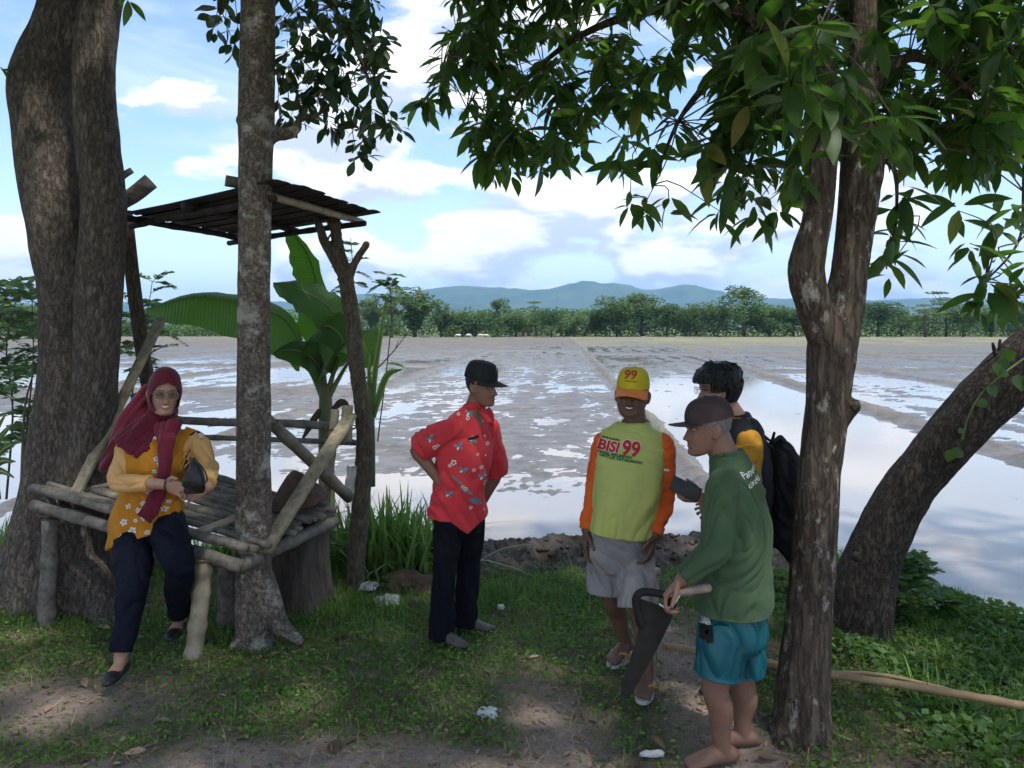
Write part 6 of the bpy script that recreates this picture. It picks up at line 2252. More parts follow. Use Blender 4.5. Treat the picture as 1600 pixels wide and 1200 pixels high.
# --- man in the yellow and orange shirt
def man_yellow():
    Y0 = 4.12
    base = gnd(975, Y0, 0)
    p = thing('person', 'smiling man in yellow shirt with orange sleeves, yellow cap, grey shorts, sandals', 'person', base)
    Nk = at(993, 668, Y0 + .02)
    side = Vector((.97, -.22, 0)).normalized()
    SR, SL = at(946, 694, Y0 + .06), at(1034, 696, Y0 - .02)
    ER, WR = at(929, 768, Y0 + .08), at(916, 828, Y0 + .02)
    EL, WL_ = at(1040, 772, Y0 + .02), at(1023, 836, Y0 - .10)
    HR, HL = at(949, 858, Y0 + .06), at(993, 858, Y0)
    KR, KL = at(955, 935, Y0 + .06), at(1000, 948, Y0 - .12)
    AR, AL = gnd(977, 4.30, .11), gnd(1010, 3.93, .11)
    M = head_matrix(at(988, 616, Y0 - .02), -16, -2, 4, 1.03)
    mb = MB()
    head_mesh(mb, M, 1.0, 1.10, 1.05, 1.08)
    mb.add(*tube([at(993, 690, Y0 + .03), Nk, at(991, 645, Y0 + .02), at(990, 620, Y0 + .02)], [.072, .062, .060, .055], 18, n=12, rnd=True))
    rings(mb, [(at(969, 865, Y0), .10, .08), (at(969, 840, Y0), .15, .11), (at(973, 800, Y0), .145, .115), (at(984, 735, Y0), .17, .115), (at(989, 700, Y0), .17, .09), (at(992, 675, Y0), .08, .065)], side)
    for S, E, W in ((SR, ER, WR), (SL, EL, WL_)):
        mb.add(*tube([S, S.lerp(E, .5), E, E.lerp(W, .4), W], [.050, .045, .041, .038, .028], 16, n=18, rnd=True))
    hand(mb, WR, (-.12, -.12, -1), (.1, -1, .1), (.25, .4, .35), 1.0, flip=-1)
    hand(mb, WL_, (-.22, -.25, -.95), (-.4, -.9, .2), (.3, .5, .4), 1.0, flip=1)
    for H, K, A in ((HR, KR, AR), (HL, KL, AL)):
        cf = K.lerp(A, .35) + Vector((.008, .02, 0))
        mb.add(*tube([H, H.lerp(K, .4), K, cf, K.lerp(A, .7), A], [.082, .076, .056, .054, .042, .035], 16, n=20, rnd=True))
    foot(mb, AR, (-.62, -.78), 1.0, True)
    foot(mb, AL, (-.30, -.95), 1.02, True)
    me = fuse(mb, .0045, 2, .4)
    paint_skin(me, (.150, .082, .058), M, (.14, .062, .055), (.02, .016, .013))
    obj('body', me, MT['skin'], p)
    eyes(p, M)
    teeth(p, M, .017, .0032)
    hair_shell(p, M, 'hair_black', lambda t: .062 if abs(math.sin(t / 2)) < .4 else (.02 if abs(math.sin(t / 2)) < .75 else -.03), .005, .003, 3)
    c = cap(p, M, 'cap_yellow', 'cap_orange', .036, .140, 4, .070, .026, .030, flatf=.46)
    T = bvh(c)
    fd = (M.to_3x3() @ Vector((0, -1, .1))).normalized()
    rt = Vector((0, 0, 1)).cross(-fd).normalized()
    rt = (M.to_3x3() @ Vector((1, 0, 0))).normalized()
    upv = (M.to_3x3() @ Vector((0, 0, 1))).normalized()
    V2, Fc = text2('99', .066, .10, .0012, .008, 1.0)
    cx = (min(v[0] for v in V2) + max(v[0] for v in V2)) / 2
    decal('lettering', c, T, V2, Fc, M @ Vector((-cx - .004, -.1, .082)), rt, upv, -fd, 'crimson_print', .0026)
    V2, Fc = quad2(.062, .0035)
    decal('lettering', c, T, V2, Fc, M @ Vector((0, -.1, .070)), rt, upv, -fd, 'dark_print', .0026)
    # shirt body
    mb = MB()
    rings(mb, [(at(971, 833, Y0), .182, .155), (at(972, 822, Y0), .182, .158), (at(976, 790, Y0), .178, .158), (at(982, 745, Y0), .184, .148), (at(986, 712, Y0), .186, .124), (at(989, 690, Y0), .182, .106), (at(991, 678, Y0), .168, .096), (at(992, 669, Y0), .130, .086), (at(993, 663, Y0), .088, .076), (at(993, 659, Y0), .074, .070)], side)
    for S, E in ((SR, ER), (SL, EL)): mb.add(*tube([S.lerp(Nk, .45), S.lerp(Nk, .1), S.lerp(E, .04)], [.055, .060, .056], 18, n=8))
    me = fuse(mb, .0065, 4)
    wrinkle(me, .0065, (11, 11, 3.6), 14, .65, .006, lambda V: .35 + .65 * smst(V[:, 2], at(0, 720, Y0).z, at(0, 800, Y0).z))
    sh = obj('shirt', me, MT['yellow_cloth'], p)
    T = bvh(sh)
    for S, E, W, sd in ((SR, ER, WR, 21), (SL, EL, WL_, 22)):
        mb = MB()
        mb.add(*tube([S.lerp(Nk, .16), S, S.lerp(E, .2), S.lerp(E, .6), E, E.lerp(W, .5), E.lerp(W, .93)], [.060, .070, .070, .064, .058, .053, .042], 20, n=24))
        me = fuse(mb, .0055, 2)
        zc = W.z
        wrinkle(me, .007, (5, 5, 17), sd, .7, .004, lambda V: .35 + .9 * smst(V[:, 2], zc + .26, zc + .03))
        sl = obj('sleeve', me, MT['orange_cloth'], p)
        cf = E.lerp(W, .93)
        d = (W - E).normalized()
        obj('cuff', MB().add(*tube([cf - d * .03, cf - d * .015, cf + d * .012], [.044, .0425, .038], 18, n=6)).mesh('cuff'), MT['orange_cloth'], sl)
        if sd == 22:
            V2, Fc = quad2(.030, .012)
            decal('sleeve_mark', sl, bvh(sl), V2, Fc, at(1043, 736, Y0 - .1), (1, 0, -.1), (0, 0, 1), CAMD, 'white_print', .003)
    X_, Z_ = Vector((1, 0, -.13)), Vector((.13, 0, 1))
    O_ = at(938, 706, Y0 - .15)
    for bold, m, off in ((.0065, 'cream_print', .0020), (.0026, 'crimson_print', .0034)):
        V2, Fc = text2('BISI', .072, .22, bold, .012, .92)
        decal('lettering', sh, T, V2, Fc, O_, X_, Z_, CAMD, m, off)
        V2, Fc = text2('99', .106, .12, bold * 1.3, .012, .86)
        decal('lettering', sh, T, V2, Fc, at(972, 712, Y0 - .15), X_, Z_, CAMD, m, off)
    for txt, sz, x, y in (('HASIL MELIMPAH', .0215, 939, 712.5), ('UNTUK KETAHANAN', .0215, 941, 718), ('BENIH JAGUNG', .012, 946, 689)):
        V2, Fc = text2(txt, sz, .05, .0009, .012, 1.0 if sz > .015 else 1.0)
        decal('lettering', sh, T, V2, Fc, at(x, y, Y0 - .15), X_, Z_, CAMD, 'green_print', .0032)
    collar(p, at(993, 661, Y0), .075, .071, side, .016, 'yellow_cloth', .009, th=.005)
    # shorts
    mb = MB()
    rings(mb, [(at(968, 812, Y0), .150, .122), (at(968, 832, Y0), .160, .128), (at(969, 866, Y0), .172, .112), (at(970, 892, Y0), .150, .080)], side)
    HemR, HemL = at(946, 924, Y0 + .06), at(997, 950, Y0 - .10)
    for H, E in ((HR, HemR), (HL, HemL)):
        mb.add(*tube([H + Vector((0, 0, .12)), H + Vector((0, 0, .05)), H, H.lerp(E, .5), E], [.080, .096, .103, .105, .108], 22, n=16))
    me = fuse(mb, .007, 3)
    wrinkle(me, .0065, (14, 14, 3), 31, .7, .004)
    so = obj('shorts', me, MT['short_grey'], p)
    pk = at(1016, 905, Y0 - .02)
    obj('pocket', MB().add(*box(pk + Vector((.0, -.035, 0)), (.045, .018, .062), Matrix.Rotation(R(22), 3, 'Z'), .012)).mesh('pocket'), MT['short_grey'], so)
    obj('pocket_flap', MB().add(*box(pk + Vector((.0, -.042, .052)), (.048, .018, .018), Matrix.Rotation(R(22), 3, 'Z'), .008)).mesh('pocket_flap'), MT['short_grey'], so)
    for A, d in ((AR, (-.62, -.78)), (AL, (-.30, -.95))):
        d = Vector((*d, 0)).normalized()
        s_ = Vector((-d.y, d.x, 0))
        z = A.z - .075 - .004
        V, n = [], 28
        for lay in (0, -.018):
            for k in range(n):
                a = 2 * math.pi * k / n
                f = math.cos(a)
                w = .046 + .008 * f
                c = Vector((A.x, A.y, z + lay)) + d * (.050 + .125 * f) + s_ * math.sin(a) * w
                V.append(tuple(c))
        Fq = [tuple(range(n)), tuple(range(2 * n - 1, n - 1, -1))] + [(k, n + k, n + (k + 1) % n, (k + 1) % n) for k in range(n)]
        sn = obj('sandal', MB().add(V, Fq).mesh('sandal', False), MT['rubber_white'], p)
        c = Vector((A.x, A.y, z))
        for s in (-1, 1):
            obj('strap', MB().add(*tube([c + d * .13 + s_ * .012 + Vector((0, 0, .03)), c + d * .09 + s_ * s * .030 + Vector((0, 0, .044)), c + d * .05 + s_ * s * .048 + Vector((0, 0, .022)), c + d * .035 + s_ * s * .048], [.007, .008, .008, .007], 8, n=10)).mesh('strap'), MT['rubber_orange'], sn)
man_yellow()

# --- man in the green shirt
def man_green():
    Y0 = 3.34
    base = gnd(1140, Y0, 0)
    p = thing('person', 'elderly barefoot man in green shirt, dark cap and teal shorts', 'person', base)
    side = Vector((-.40, -.92, 0)).normalized()                      # towards his left, near us
    Nk = at(1138, 724, Y0)
    SL, SR = at(1130, 762, Y0 - .16), at(1152, 756, Y0 + .16)
    EL, WL_ = at(1117, 858, Y0 - .19), at(1064, 908, Y0 - .18)
    ER, WR = at(1140, 850, Y0 + .22), at(1120, 905, Y0 + .22)
    HL, HR = at(1132, 982, Y0 - .07), at(1160, 980, Y0 + .07)
    KL, KR = at(1118, 1078, Y0 - .08), at(1160, 1068, Y0 + .06)
    AL, AR = gnd(1128, 3.27, .085), gnd(1160, 3.40, .085)
    M = head_matrix(at(1107, 668, Y0), -86, 3, 0)
    mb = MB()
    head_mesh(mb, M, .25, 1.0, 1.05)
    mb.add(*tube([at(1146, 748, Y0), Nk, at(1124, 695, Y0), at(1116, 670, Y0)], [.074, .066, .062, .056], 18, n=12, rnd=True))
    rings(mb, [(at(1145, 1000, Y0), .10, .09), (at(1145, 965, Y0), .12, .095), (at(1146, 900, Y0), .13, .10), (at(1148, 820, Y0), .165, .115), (at(1147, 770, Y0), .16, .09), (at(1141, 735, Y0), .07, .06)], side)
    for S, E, W in ((SL, EL, WL_), (SR, ER, WR)):
        mb.add(*tube([S, S.lerp(E, .5), E, E.lerp(W, .4), W], [.050, .045, .041, .038, .029], 16, n=18, rnd=True))
    hand(mb, WL_, (-.72, -.1, -.62), (-.1, -.95, .3), (.75, 1.0, .7), 1.02, .02, .25, flip=-1)
    hand(mb, WR, (-.3, 0, -.95), (-.9, 0, .2), (.3, .4, .4), 1.0)
    for H, K, A in ((HL, KL, AL), (HR, KR, AR)):
        cf = K.lerp(A, .36) + Vector((.012, .0, 0))
        mb.add(*tube([H, H.lerp(K, .4), K, cf, K.lerp(A, .72), A], [.078, .074, .056, .054, .041, .035], 18, n=22, rnd=True))
    foot(mb, AL, (-.97, -.22), 1.02, True)
    foot(mb, AR, (-.99, .05), 1.0, True)
    me = fuse(mb, .0042, 2, .4)
    paint_skin(me, (.225, .122, .086), M, (.22, .10, .08), (.06, .05, .045))
    obj('body', me, MT['skin'], p)
    eyes(p, M)
    hair_shell(p, M, 'hair_grey', lambda t: .062 if abs(math.sin(t / 2)) < .4 else (.016 if abs(math.sin(t / 2)) < .80 else -.028), .004, .003, 5)
    cap(p, M, 'cap_brown', 'cap_brown', .036, .134, 8, .074, -.010, .022, flatf=.62, puff=1.0, span=60)
    # shirt
    mb = MB()
    rings(mb, [(at(1147, 950, Y0), .188, .162), (at(1147, 930, Y0), .184, .158), (at(1148, 870, Y0), .174, .146), (at(1150, 810, Y0), .184, .142), (at(1150, 775, Y0), .184, .122), (at(1147, 750, Y0), .172, .106), (at(1141, 730, Y0), .125, .090), (at(1136, 714, Y0), .086, .080), (at(1134, 705, Y0), .068, .070)], side)
    mb.add(*tube([SL.lerp(Nk, .3), SL, SL.lerp(EL, .5), EL, EL.lerp(WL_, .5), EL.lerp(WL_, .90)], [.060, .070, .064, .060, .052, .042], 20, n=24))
    mb.add(*tube([SR.lerp(Nk, .3), SR, SR.lerp(ER, .5), ER, ER.lerp(WR, .5), ER.lerp(WR, .9)], [.060, .070, .064, .058, .052, .042], 20, n=24))
    me = fuse(mb, .0062, 4)
    wrinkle(me, .0068, (12, 12, 3.6), 41, .7, .007, lambda V: .25 + .75 * smst(V[:, 2], at(0, 722, Y0).z, at(0, 770, Y0).z), slant=1.1)
    sh = obj('shirt', me, MT['green_cloth'], p)
    T = bvh(sh)
    for k, (txt, x, y) in enumerate((('Pameran', 1152, 747), ('untuk g', 1158, 760))):
        V2, Fc = text2(txt, .038, 0, .0004, .010)
        decal('lettering', sh, T, V2, Fc, at(x, y, Y0 - .1), (.9, .42, .22), (-.18, 0, .95), (-.42, .9, 0), 'white_print', .0026)
    # shorts
    mb = MB()
    rings(mb, [(at(1146, 915, Y0), .140, .116), (at(1146, 940, Y0), .158, .130), (at(1146, 962, Y0), .170, .140), (at(1146, 992, Y0), .176, .142), (at(1146, 1012, Y0), .14, .11)], side)
    for H, E in ((HL, at(1122, 1056, Y0 - .08)), (HR, at(1161, 1052, Y0 + .06))):
        mb.add(*tube([H + Vector((0, 0, .05)), H, H.lerp(E, .5), E], [.092, .104, .104, .098], 22, n=14))
    me = fuse(mb, .0062, 3)
    wrinkle(me, .0085, (14, 14, 3.2), 44, .7, .005)
    so = obj('shorts', me, MT['teal_cloth'], p)
    T = bvh(so)
    V2, Fc = quad2(.050, .066)
    decal('patch', so, T, V2, Fc, at(1110, 978, Y0 - .2), (1, 0, .28), (.02, 0, 1), CAMD, 'grey_print', .003)
    decal('patch', so, T, V2, Fc, at(1111, 1001, Y0 - .2), (1, 0, .28), (.02, 0, 1), CAMD, 'black_matte', .0022)
    collar(p, at(1134, 707, Y0), .069, .072, side, .008, 'green_cloth', .010, th=.005)
    # tool in his hand
    t = thing('hand_saw', 'long black tapering saw with loop grip and wooden handle, held by man in green', 'saw', at(975, 1092, Y0 - .2))
    def q(x, y, dy=0.0): return at(x, y, Y0 - .20 + dy)
    out = [(1000, 935), (1032, 946), (1062, 922), (1058, 944), (1046, 975), (1030, 1008), (1010, 1045), (990, 1080), (978, 1092), (969, 1086), (974, 1064), (984, 1030), (994, 1000), (1000, 970)]
    n = len(out)
    V = [tuple(q(x, y)) for x, y in out] + [tuple(q(x, y, .014)) for x, y in out]
    Fq = [tuple(range(n)), tuple(range(2 * n - 1, n - 1, -1))] + [(k, n + k, n + (k + 1) % n, (k + 1) % n) for k in range(n)]
    obj('blade', MB().add(V, Fq).mesh('blade', False), MT['black_matte'], t)
    lp = [(1000, 975), (995, 950), (994, 935), (1001, 926), (1015, 925), (1032, 928), (1046, 931)]
    obj('loop_grip', MB().add(*tube([q(x, y, .004) for x, y in lp], [.016, .017, .017, .017, .017, .016, .014], 10, n=24, rnd=True)).mesh('loop_grip'), MT['black_matte'], t)
    obj('wooden_handle', MB().add(*tube([q(1040, 930, -.01), q(1064, 926, -.01), q(1090, 921, -.005), q(1106, 919, 0)], [.012, .015, .018, .018], 12, n=12, rnd=True)).mesh('wooden_handle'), MT['wood_handle'], t)
    obj('ferrule', MB().add(*tube([q(1030, 944, -.03), q(1042, 950, -.03), q(1053, 944, -.025), q(1062, 930, -.02)], [.004] * 4, 6, n=14)).mesh('ferrule'), MT['metal'], t)
man_green()

# --- man in the jacket with the backpack
def man_jacket():
    Y0 = 3.98
    base = gnd(1158, Y0, 0)
    p = thing('person', 'black-haired man in dark jacket with mustard sleeves behind the man in green', 'person', base)
    side = Vector((-.30, -.95, 0)).normalized()
    Nk = at(1150, 655, Y0)
    SL, SR = at(1170, 700, Y0 - .16), at(1176, 696, Y0 + .16)
    EL, WL_ = at(1160, 785, Y0 - .20), at(1098, 778, Y0 - .22)
    ER, WR = at(1160, 790, Y0 + .2), at(1130, 800, Y0 + .1)
    HL, HR = at(1152, 880, Y0 - .08), at(1162, 880, Y0 + .08)
    KL, KR = at(1148, 960, Y0 - .08), at(1160, 960, Y0 + .08)
    AL, AR = gnd(1150, Y0 - .08, .085), gnd(1162, Y0 + .1, .085)
    M = head_matrix(at(1122, 607, Y0), -84, 4, 0)
    mb = MB()
    head_mesh(mb, M, 0, .98, 1.0)
    mb.add(*tube([at(1160, 680, Y0), Nk, at(1136, 632, Y0), at(1128, 608, Y0)], [.066, .058, .054, .05], 18, n=12, rnd=True))
    rings(mb, [(at(1160, 895, Y0), .10, .09), (at(1160, 870, Y0), .15, .11), (at(1162, 800, Y0), .15, .11), (at(1166, 735, Y0), .165, .11), (at(1162, 690, Y0), .15, .085), (at(1153, 665, Y0), .07, .06)], side)
    for S, E, W in ((SL, EL, WL_), (SR, ER, WR)):
        mb.add(*tube([S, S.lerp(E, .5), E, E.lerp(W, .4), W], [.050, .045, .041, .038, .028], 16, n=18, rnd=True))
    hand(mb, WL_, (-.95, 0, .12), (.1, -.5, .85), (.5, .7, .6), .98, .03, .5, flip=1)
    hand(mb, WR, (-.9, 0, .1), (.1, .4, .85), (.5, .7, .6), .98)
    for H, K, A in ((HL, KL, AL), (HR, KR, AR)):
        mb.add(*tube([H, H.lerp(K, .4), K, K.lerp(A, .35), A], [.080, .074, .052, .050, .036], 14, n=16, rnd=True))
    me = fuse(mb, .0045, 2, .4)
    paint_skin(me, (.33, .195, .145), M, (.27, .12, .10), (.03, .022, .018))
    obj('body', me, MT['skin'], p)
    eyes(p, M)
    glasses(p, M, 'lens_clear', 'eye_dark')
    hair_shell(p, M, 'hair_black', lambda t: .046 if abs(math.sin(t / 2)) < .45 else (.0 if abs(math.sin(t / 2)) < .62 else (.002 if abs(math.sin(t / 2)) < .75 else -.060)), .026, .012, 6, strands=420, slen=.06)
    obj('mask_strap', MB().add(*tube([M @ Vector((.060, -.070, -.045)), M @ Vector((.074, -.03, -.030)), M @ Vector((.081, .012, -.002)), M @ Vector((.084, .026, -.02))], [.0016] * 4, 5, n=10)).mesh('mask_strap'), MT['white_print'], p)
    obj('mask', MB().add(*tube([M @ Vector((0, -.094, -.112)), M @ Vector((0, -.106, -.085))], [(.045, .012), (.055, .010)], 14, side=tuple(M.to_3x3() @ Vector((1, 0, 0))), n=5, rnd=True)).mesh('mask'), MT['black_cloth'], p)
    mb = MB()
    rings(mb, [(at(1162, 895, Y0), .178, .145), (at(1163, 860, Y0), .178, .145), (at(1165, 790, Y0), .176, .138), (at(1168, 735, Y0), .186, .138), (at(1166, 705, Y0), .186, .118), (at(1161, 682, Y0), .165, .102), (at(1155, 664, Y0), .105, .085), (at(1150, 650, Y0), .068, .066)], side)
    me = fuse(mb, .007, 4)
    wrinkle(me, .007, (7, 7, 9), 51, .6, .006)
    jk = obj('jacket', me, MT['navy_jacket'], p)
    for S, E, W, sd in ((SL, EL, WL_, 52), (SR, ER, WR, 53)):
        mb = MB()
        mb.add(*tube([S.lerp(Nk, .12), S, S.lerp(E, .5), E, E.lerp(W, .5), E.lerp(W, .88)], [.072, .080, .076, .068, .060, .048], 20, n=24))
        me = fuse(mb, .0065, 3)
        wrinkle(me, .007, (7, 7, 12), sd, .65, .005)
        obj('sleeve', me, MT['mustard'], p)
    collar(p, at(1151, 653, Y0), .068, .066, side, .0, 'navy_jacket', .020, th=.008)
    for dz in (-.006, .007): collar(p, at(1151, 653, Y0) + Vector((0, 0, dz)), .0765, .0745, side, .0, 'mustard', .0022, 'collar_stripe', th=.0022)
    mb = MB()
    rings(mb, [(at(1160, 860, Y0), .155, .115), (at(1160, 885, Y0), .160, .120), (at(1160, 910, Y0), .13, .10)], side)
    for H, K, A in ((HL, KL, AL), (HR, KR, AR)):
        mb.add(*tube([H + Vector((0, 0, .05)), H, K, A + Vector((0, 0, -.03))], [.085, .095, .075, .07], 18, n=18))
    me = fuse(mb, .009, 3)
    wrinkle(me, .006, (8, 8, 5), 56, .6, .004)
    obj('trousers', me, MT['navy'], p)
    for A, d in ((AL, (-.98, -.1)), (AR, (-.98, .1))):
        mb = MB()
        foot(mb, A, d, 1.05, False)
        obj('shoe', fuse(mb, .007, 2), MT['black_leather'], p)
    # backpack
    bc = at(1226, 768, Y0 + .02)
    bk = thing('backpack', 'black backpack on the back of the man in the dark jacket', 'backpack', bc - Vector((0, 0, .28)))
    fw = Vector((.95, -.30, 0)).normalized()
    mb = MB()
    mb.add(*tube([bc + Vector((0, 0, z)) + fw * k for z, k in ((-.30, -.02), (-.27, .0), (-.1, .012), (.08, .005), (.20, -.02), (.27, -.05))], [(.10, .06), (.145, .095), (.155, .105), (.15, .098), (.13, .08), (.06, .04)], 28, side=tuple(side), n=26, ex=3.2, rnd=False))
    mb.add(*tube([bc + Vector((0, 0, z)) + fw * .085 for z in (-.22, -.12, .0, .03)], [(.10, .03), (.115, .045), (.11, .04), (.08, .02)], 22, side=tuple(side), n=14, ex=3, rnd=False))
    me = fuse(mb, .008, 4)
    wrinkle(me, .006, (8, 8, 8), 58, .6, .006)
    obj('bag_body', me, MT['black_cloth'], bk)
    for s in (-1, 1):
        o_ = side * s * .105
        P = [at(1205, 700, Y0) + o_ + Vector((0, 0, .02)), at(1178, 676, Y0) + o_, at(1150, 690, Y0) + o_ * .95, at(1128, 730, Y0) + o_ * .95, at(1122, 790, Y0) + o_, at(1150, 850, Y0) + o_ * 1.2, at(1200, 850, Y0) + o_ * 1.1]
        obj('strap', MB().add(*tube(P, [(.028, .007)] * 7, 10, side=tuple(side), n=36)).mesh('strap'), MT['black_cloth'], bk)
    obj('haul_loop', MB().add(*tube([at(1205, 694, Y0) + side * .03, at(1210, 676, Y0), at(1205, 694, Y0) - side * .03], [.007] * 3, 8, n=12)).mesh('haul_loop'), MT['black_cloth'], bk)
    # phone in his hand
    c = at(1071, 764, Y0 - .275)
    ph = MB().add(*box(c, (.075, .0042, .036), Matrix.Rotation(R(24), 3, 'Y') @ Matrix.Rotation(R(-28), 3, 'Z'), .004))
    o = obj('mobile_phone', ph.mesh('mobile_phone'), MT['black_leather'], base=c)
    tag(o, 'black mobile phone held out in front of the man in green', 'phone')
man_jacket()

# --- woman on the bench
def woman():
    base = gnd(225, 4.35, 0)
    p = thing('person', 'woman in maroon headscarf and ochre flowered tunic perched on the bench', 'person', base)
    side = Vector((.97, .10, 0)).normalized()
    Nk = at(248, 662, 4.36)
    SR, SL = at(199, 694, 4.34), at(305, 690, 4.40)
    ER, WR = at(186, 752, 4.20), at(256, 757, 4.06)
    EL, WL_ = at(325, 730, 4.34), at(323, 762, 4.10)
    HR, HL = at(208, 818, 4.36), at(258, 812, 4.38)
    KR, KL = at(207, 920, 4.13), at(280, 880, 4.12)
    AR, AL = at(188, 1030, 4.02), at(279, 966, 4.42)
    M = head_matrix(at(257, 614, 4.31), 30, 2, 4)
    mb = MB()
    head_mesh(mb, M, 1.0, 1.06, .85, 1.04)
    mb.add(*tube([at(247, 685, 4.37), Nk, at(250, 640, 4.36), at(254, 618, 4.34)], [.062, .052, .050, .05], 18, n=12, rnd=True))
    rings(mb, [(at(230, 835, 4.38), .12, .10), (at(232, 810, 4.38), .17, .13), (at(240, 765, 4.36), .145, .11), (at(246, 715, 4.34), .155, .115), (at(248, 690, 4.36), .145, .08), (at(248, 668, 4.36), .07, .06)], side)
    for S, E, W in ((SR, ER, WR), (SL, EL, WL_)):
        mb.add(*tube([S, S.lerp(E, .5), E, E.lerp(W, .4), W], [.048, .044, .040, .036, .027], 16, n=18, rnd=True))
    hand(mb, WR, (.93, -.15, -.20), (.25, -.1, .9), (.25, .35, .3), .98, .03, .35, flip=1)
    hand(mb, WL_, (-.75, -.45, -.30), (-.2, .1, .9), (.45, .6, .4), .96, .03, .35, flip=-1)
    for H, K, A in ((HR, KR, AR), (HL, KL, AL)):
        mb.add(*tube([H, H.lerp(K, .4), K, K.lerp(A, .35), A], [.092, .085, .058, .052, .034], 14, n=16, rnd=True))
    foot(mb, AR, (.06, -1), .80, False)
    foot(mb, AL, (.12, -1), .80, False)
    me = fuse(mb, .0043, 2, .4)
    paint_skin(me, (.40, .225, .165), M, (.42, .10, .10), (.05, .035, .03))
    obj('body', me, MT['skin'], p)
    eyes(p, M)
    teeth(p, M, .018, .0032)
    glasses(p, M, 'lens_tint', 'metal_frame', .028, .021)
    # tunic
    mb = MB()
    rings(mb, [(at(224, 842, 4.36), .192, .160), (at(226, 826, 4.37), .194, .162), (at(232, 800, 4.37), .188, .155), (at(240, 762, 4.36), .165, .138), (at(246, 718, 4.33), .176, .145), (at(249, 695, 4.35), .190, .118), (at(249, 676, 4.36), .155, .09), (at(249, 662, 4.36), .08, .07)], side)
    for S, E in ((SR, ER), (SL, EL)): mb.add(*tube([S.lerp(Nk, .4), S, S.lerp(E, .22)], [.060, .066, .063], 18, n=8))
    me = fuse(mb, .0065, 4)
    zb = at(0, 842, 4.36).z
    V = get_co(me)
    q = smst(V[:, 2], zb + .22, zb)
    V[:, 2] += q * (np.clip((V[:, 0] - gnd(200, 4.36, 0).x) / .45, -.3, 1) * .16 - .035)
    set_co(me, V)
    wrinkle(me, .0055, (12, 12, 4), 61, .65, .006)
    tn = obj('tunic', me, MT['ochre'], p)
    T = bvh(tn)
    for S, E, W, sd in ((SR, ER, WR, 62), (SL, EL, WL_, 63)):
        mb = MB()
        mb.add(*tube([S.lerp(E, -.02), S.lerp(E, .12), S.lerp(E, .5), E, E.lerp(W, .45), E.lerp(W, .72 if sd == 62 else .85)], [.056, .062, .061, .058, .053, .046], 20, n=24))
        me = fuse(mb, .0055, 3)
        wrinkle(me, .006, (8, 8, 12), sd, .65, .005)
        obj('sleeve', me, MT['cream_stripe'], p)
    X_, Z_ = (1, 0, 0), (0, 0, 1)
    # pale striped placket down the front
    for (x, y, w, h) in ((272, 700, .050, .10), (270, 735, .055, .13), (262, 800, .060, .13)):
        V2, Fc = quad2(w, h)
        decal('placket', tn, T, V2, Fc, at(x, y, 4.1), (1, 0, 0), (.12, 0, 1), CAMD, 'cream_stripe', .0018)
    r = np.random.default_rng(4)
    for (x, y, s) in ((283, 690, .020), (290, 699, .017), (278, 706, .022), (294, 668, .016), (284, 652, .014), (300, 655, .014), (231, 722, .016), (236, 730, .018), (273, 722, .016), (297, 712, .013), (270, 745, .017), (213, 775, .018), (219, 782, .018), (182, 800, .016), (176, 825, .020), (190, 838, .022), (208, 818, .018), (255, 785, .020), (262, 793, .016), (285, 780, .016), (235, 806, .018), (199, 806, .017), (222, 690, .012), (173, 848, .015), (280, 795, .013), (305, 690, .012), (228, 742, .014), (245, 828, .016), (205, 795, .014), (225, 765, .013), (195, 822, .013), (182, 852, .013), (288, 722, .012), (240, 795, .013), (212, 842, .015), (268, 770, .014)):
        V2, Fc = flower2(s, 5, r.uniform(0, 2), .36)
        decal('flower_print', tn, T, V2, Fc, at(x, y, 4.1), X_, Z_, CAMD, 'white_print', .0024)
        V2, Fc = flower2(s * .28, 6, 0, .9)
        decal('flower_print', tn, T, V2, Fc, at(x, y, 4.1), X_, Z_, CAMD, 'ochre', .0036)
    for (x, y, rot) in ((285, 664, .3), (272, 685, -.4), (295, 675, 1.3)):
        for dr in (0, 2.2, -2.0):
            V2, Fc = leaf2(.032, .007, rot + dr)
            V2, Fc = subdiv2(V2, Fc, .012)
            decal('leaf_print', tn, T, V2, Fc, at(x, y, 4.1), X_, Z_, CAMD, 'dark_print', .0026)
    # trousers
    mb = MB()
    rings(mb, [(at(232, 790, 4.38), .165, .13), (at(232, 815, 4.38), .18, .145), (at(232, 835, 4.37), .15, .13)], side)
    for H, K, A in ((HR, KR, AR), (HL, KL, AL)):
        E = K.lerp(A, .90)
        mb.add(*tube([H + Vector((0, .02, .03)), H, H.lerp(K, .5), K, K.lerp(E, .5), E], [.095, .108, .102, .085, .070, .058], 20, n=22))
    me = fuse(mb, .0065, 3)
    wrinkle(me, .006, (8, 8, 7), 66, .6, .004)
    obj('trousers', me, MT['jeans'], p)
    for A, d in ((AR, (.06, -1)), (AL, (.12, -1))):
        mb = MB()
        B_ = A.copy()
        d3 = Vector((d[0], d[1], 0)).normalized()
        s3 = Vector((-d3.y, d3.x, 0))
        z = A.z - .075
        def q(f, zz): return Vector((A.x, A.y, z + zz)) + d3 * f
        mb.add(*tube([q(-.066, .028), q(-.04, .026), q(.02, .022), q(.075, .026), q(.12, .022), q(.15, .018)], [(.022, .026), (.036, .030), (.037, .026), (.046, .028), (.044, .024), (.026, .016)], 18, side=s3, n=16, rnd=True))
        obj('shoe', fuse(mb, .005, 2), MT['black_leather'], p)
    # headscarf: hood with a face opening, drape over the shoulders, long front end
    mb = MB()
    K_, n = 44, 60
    V, Fq = [], []
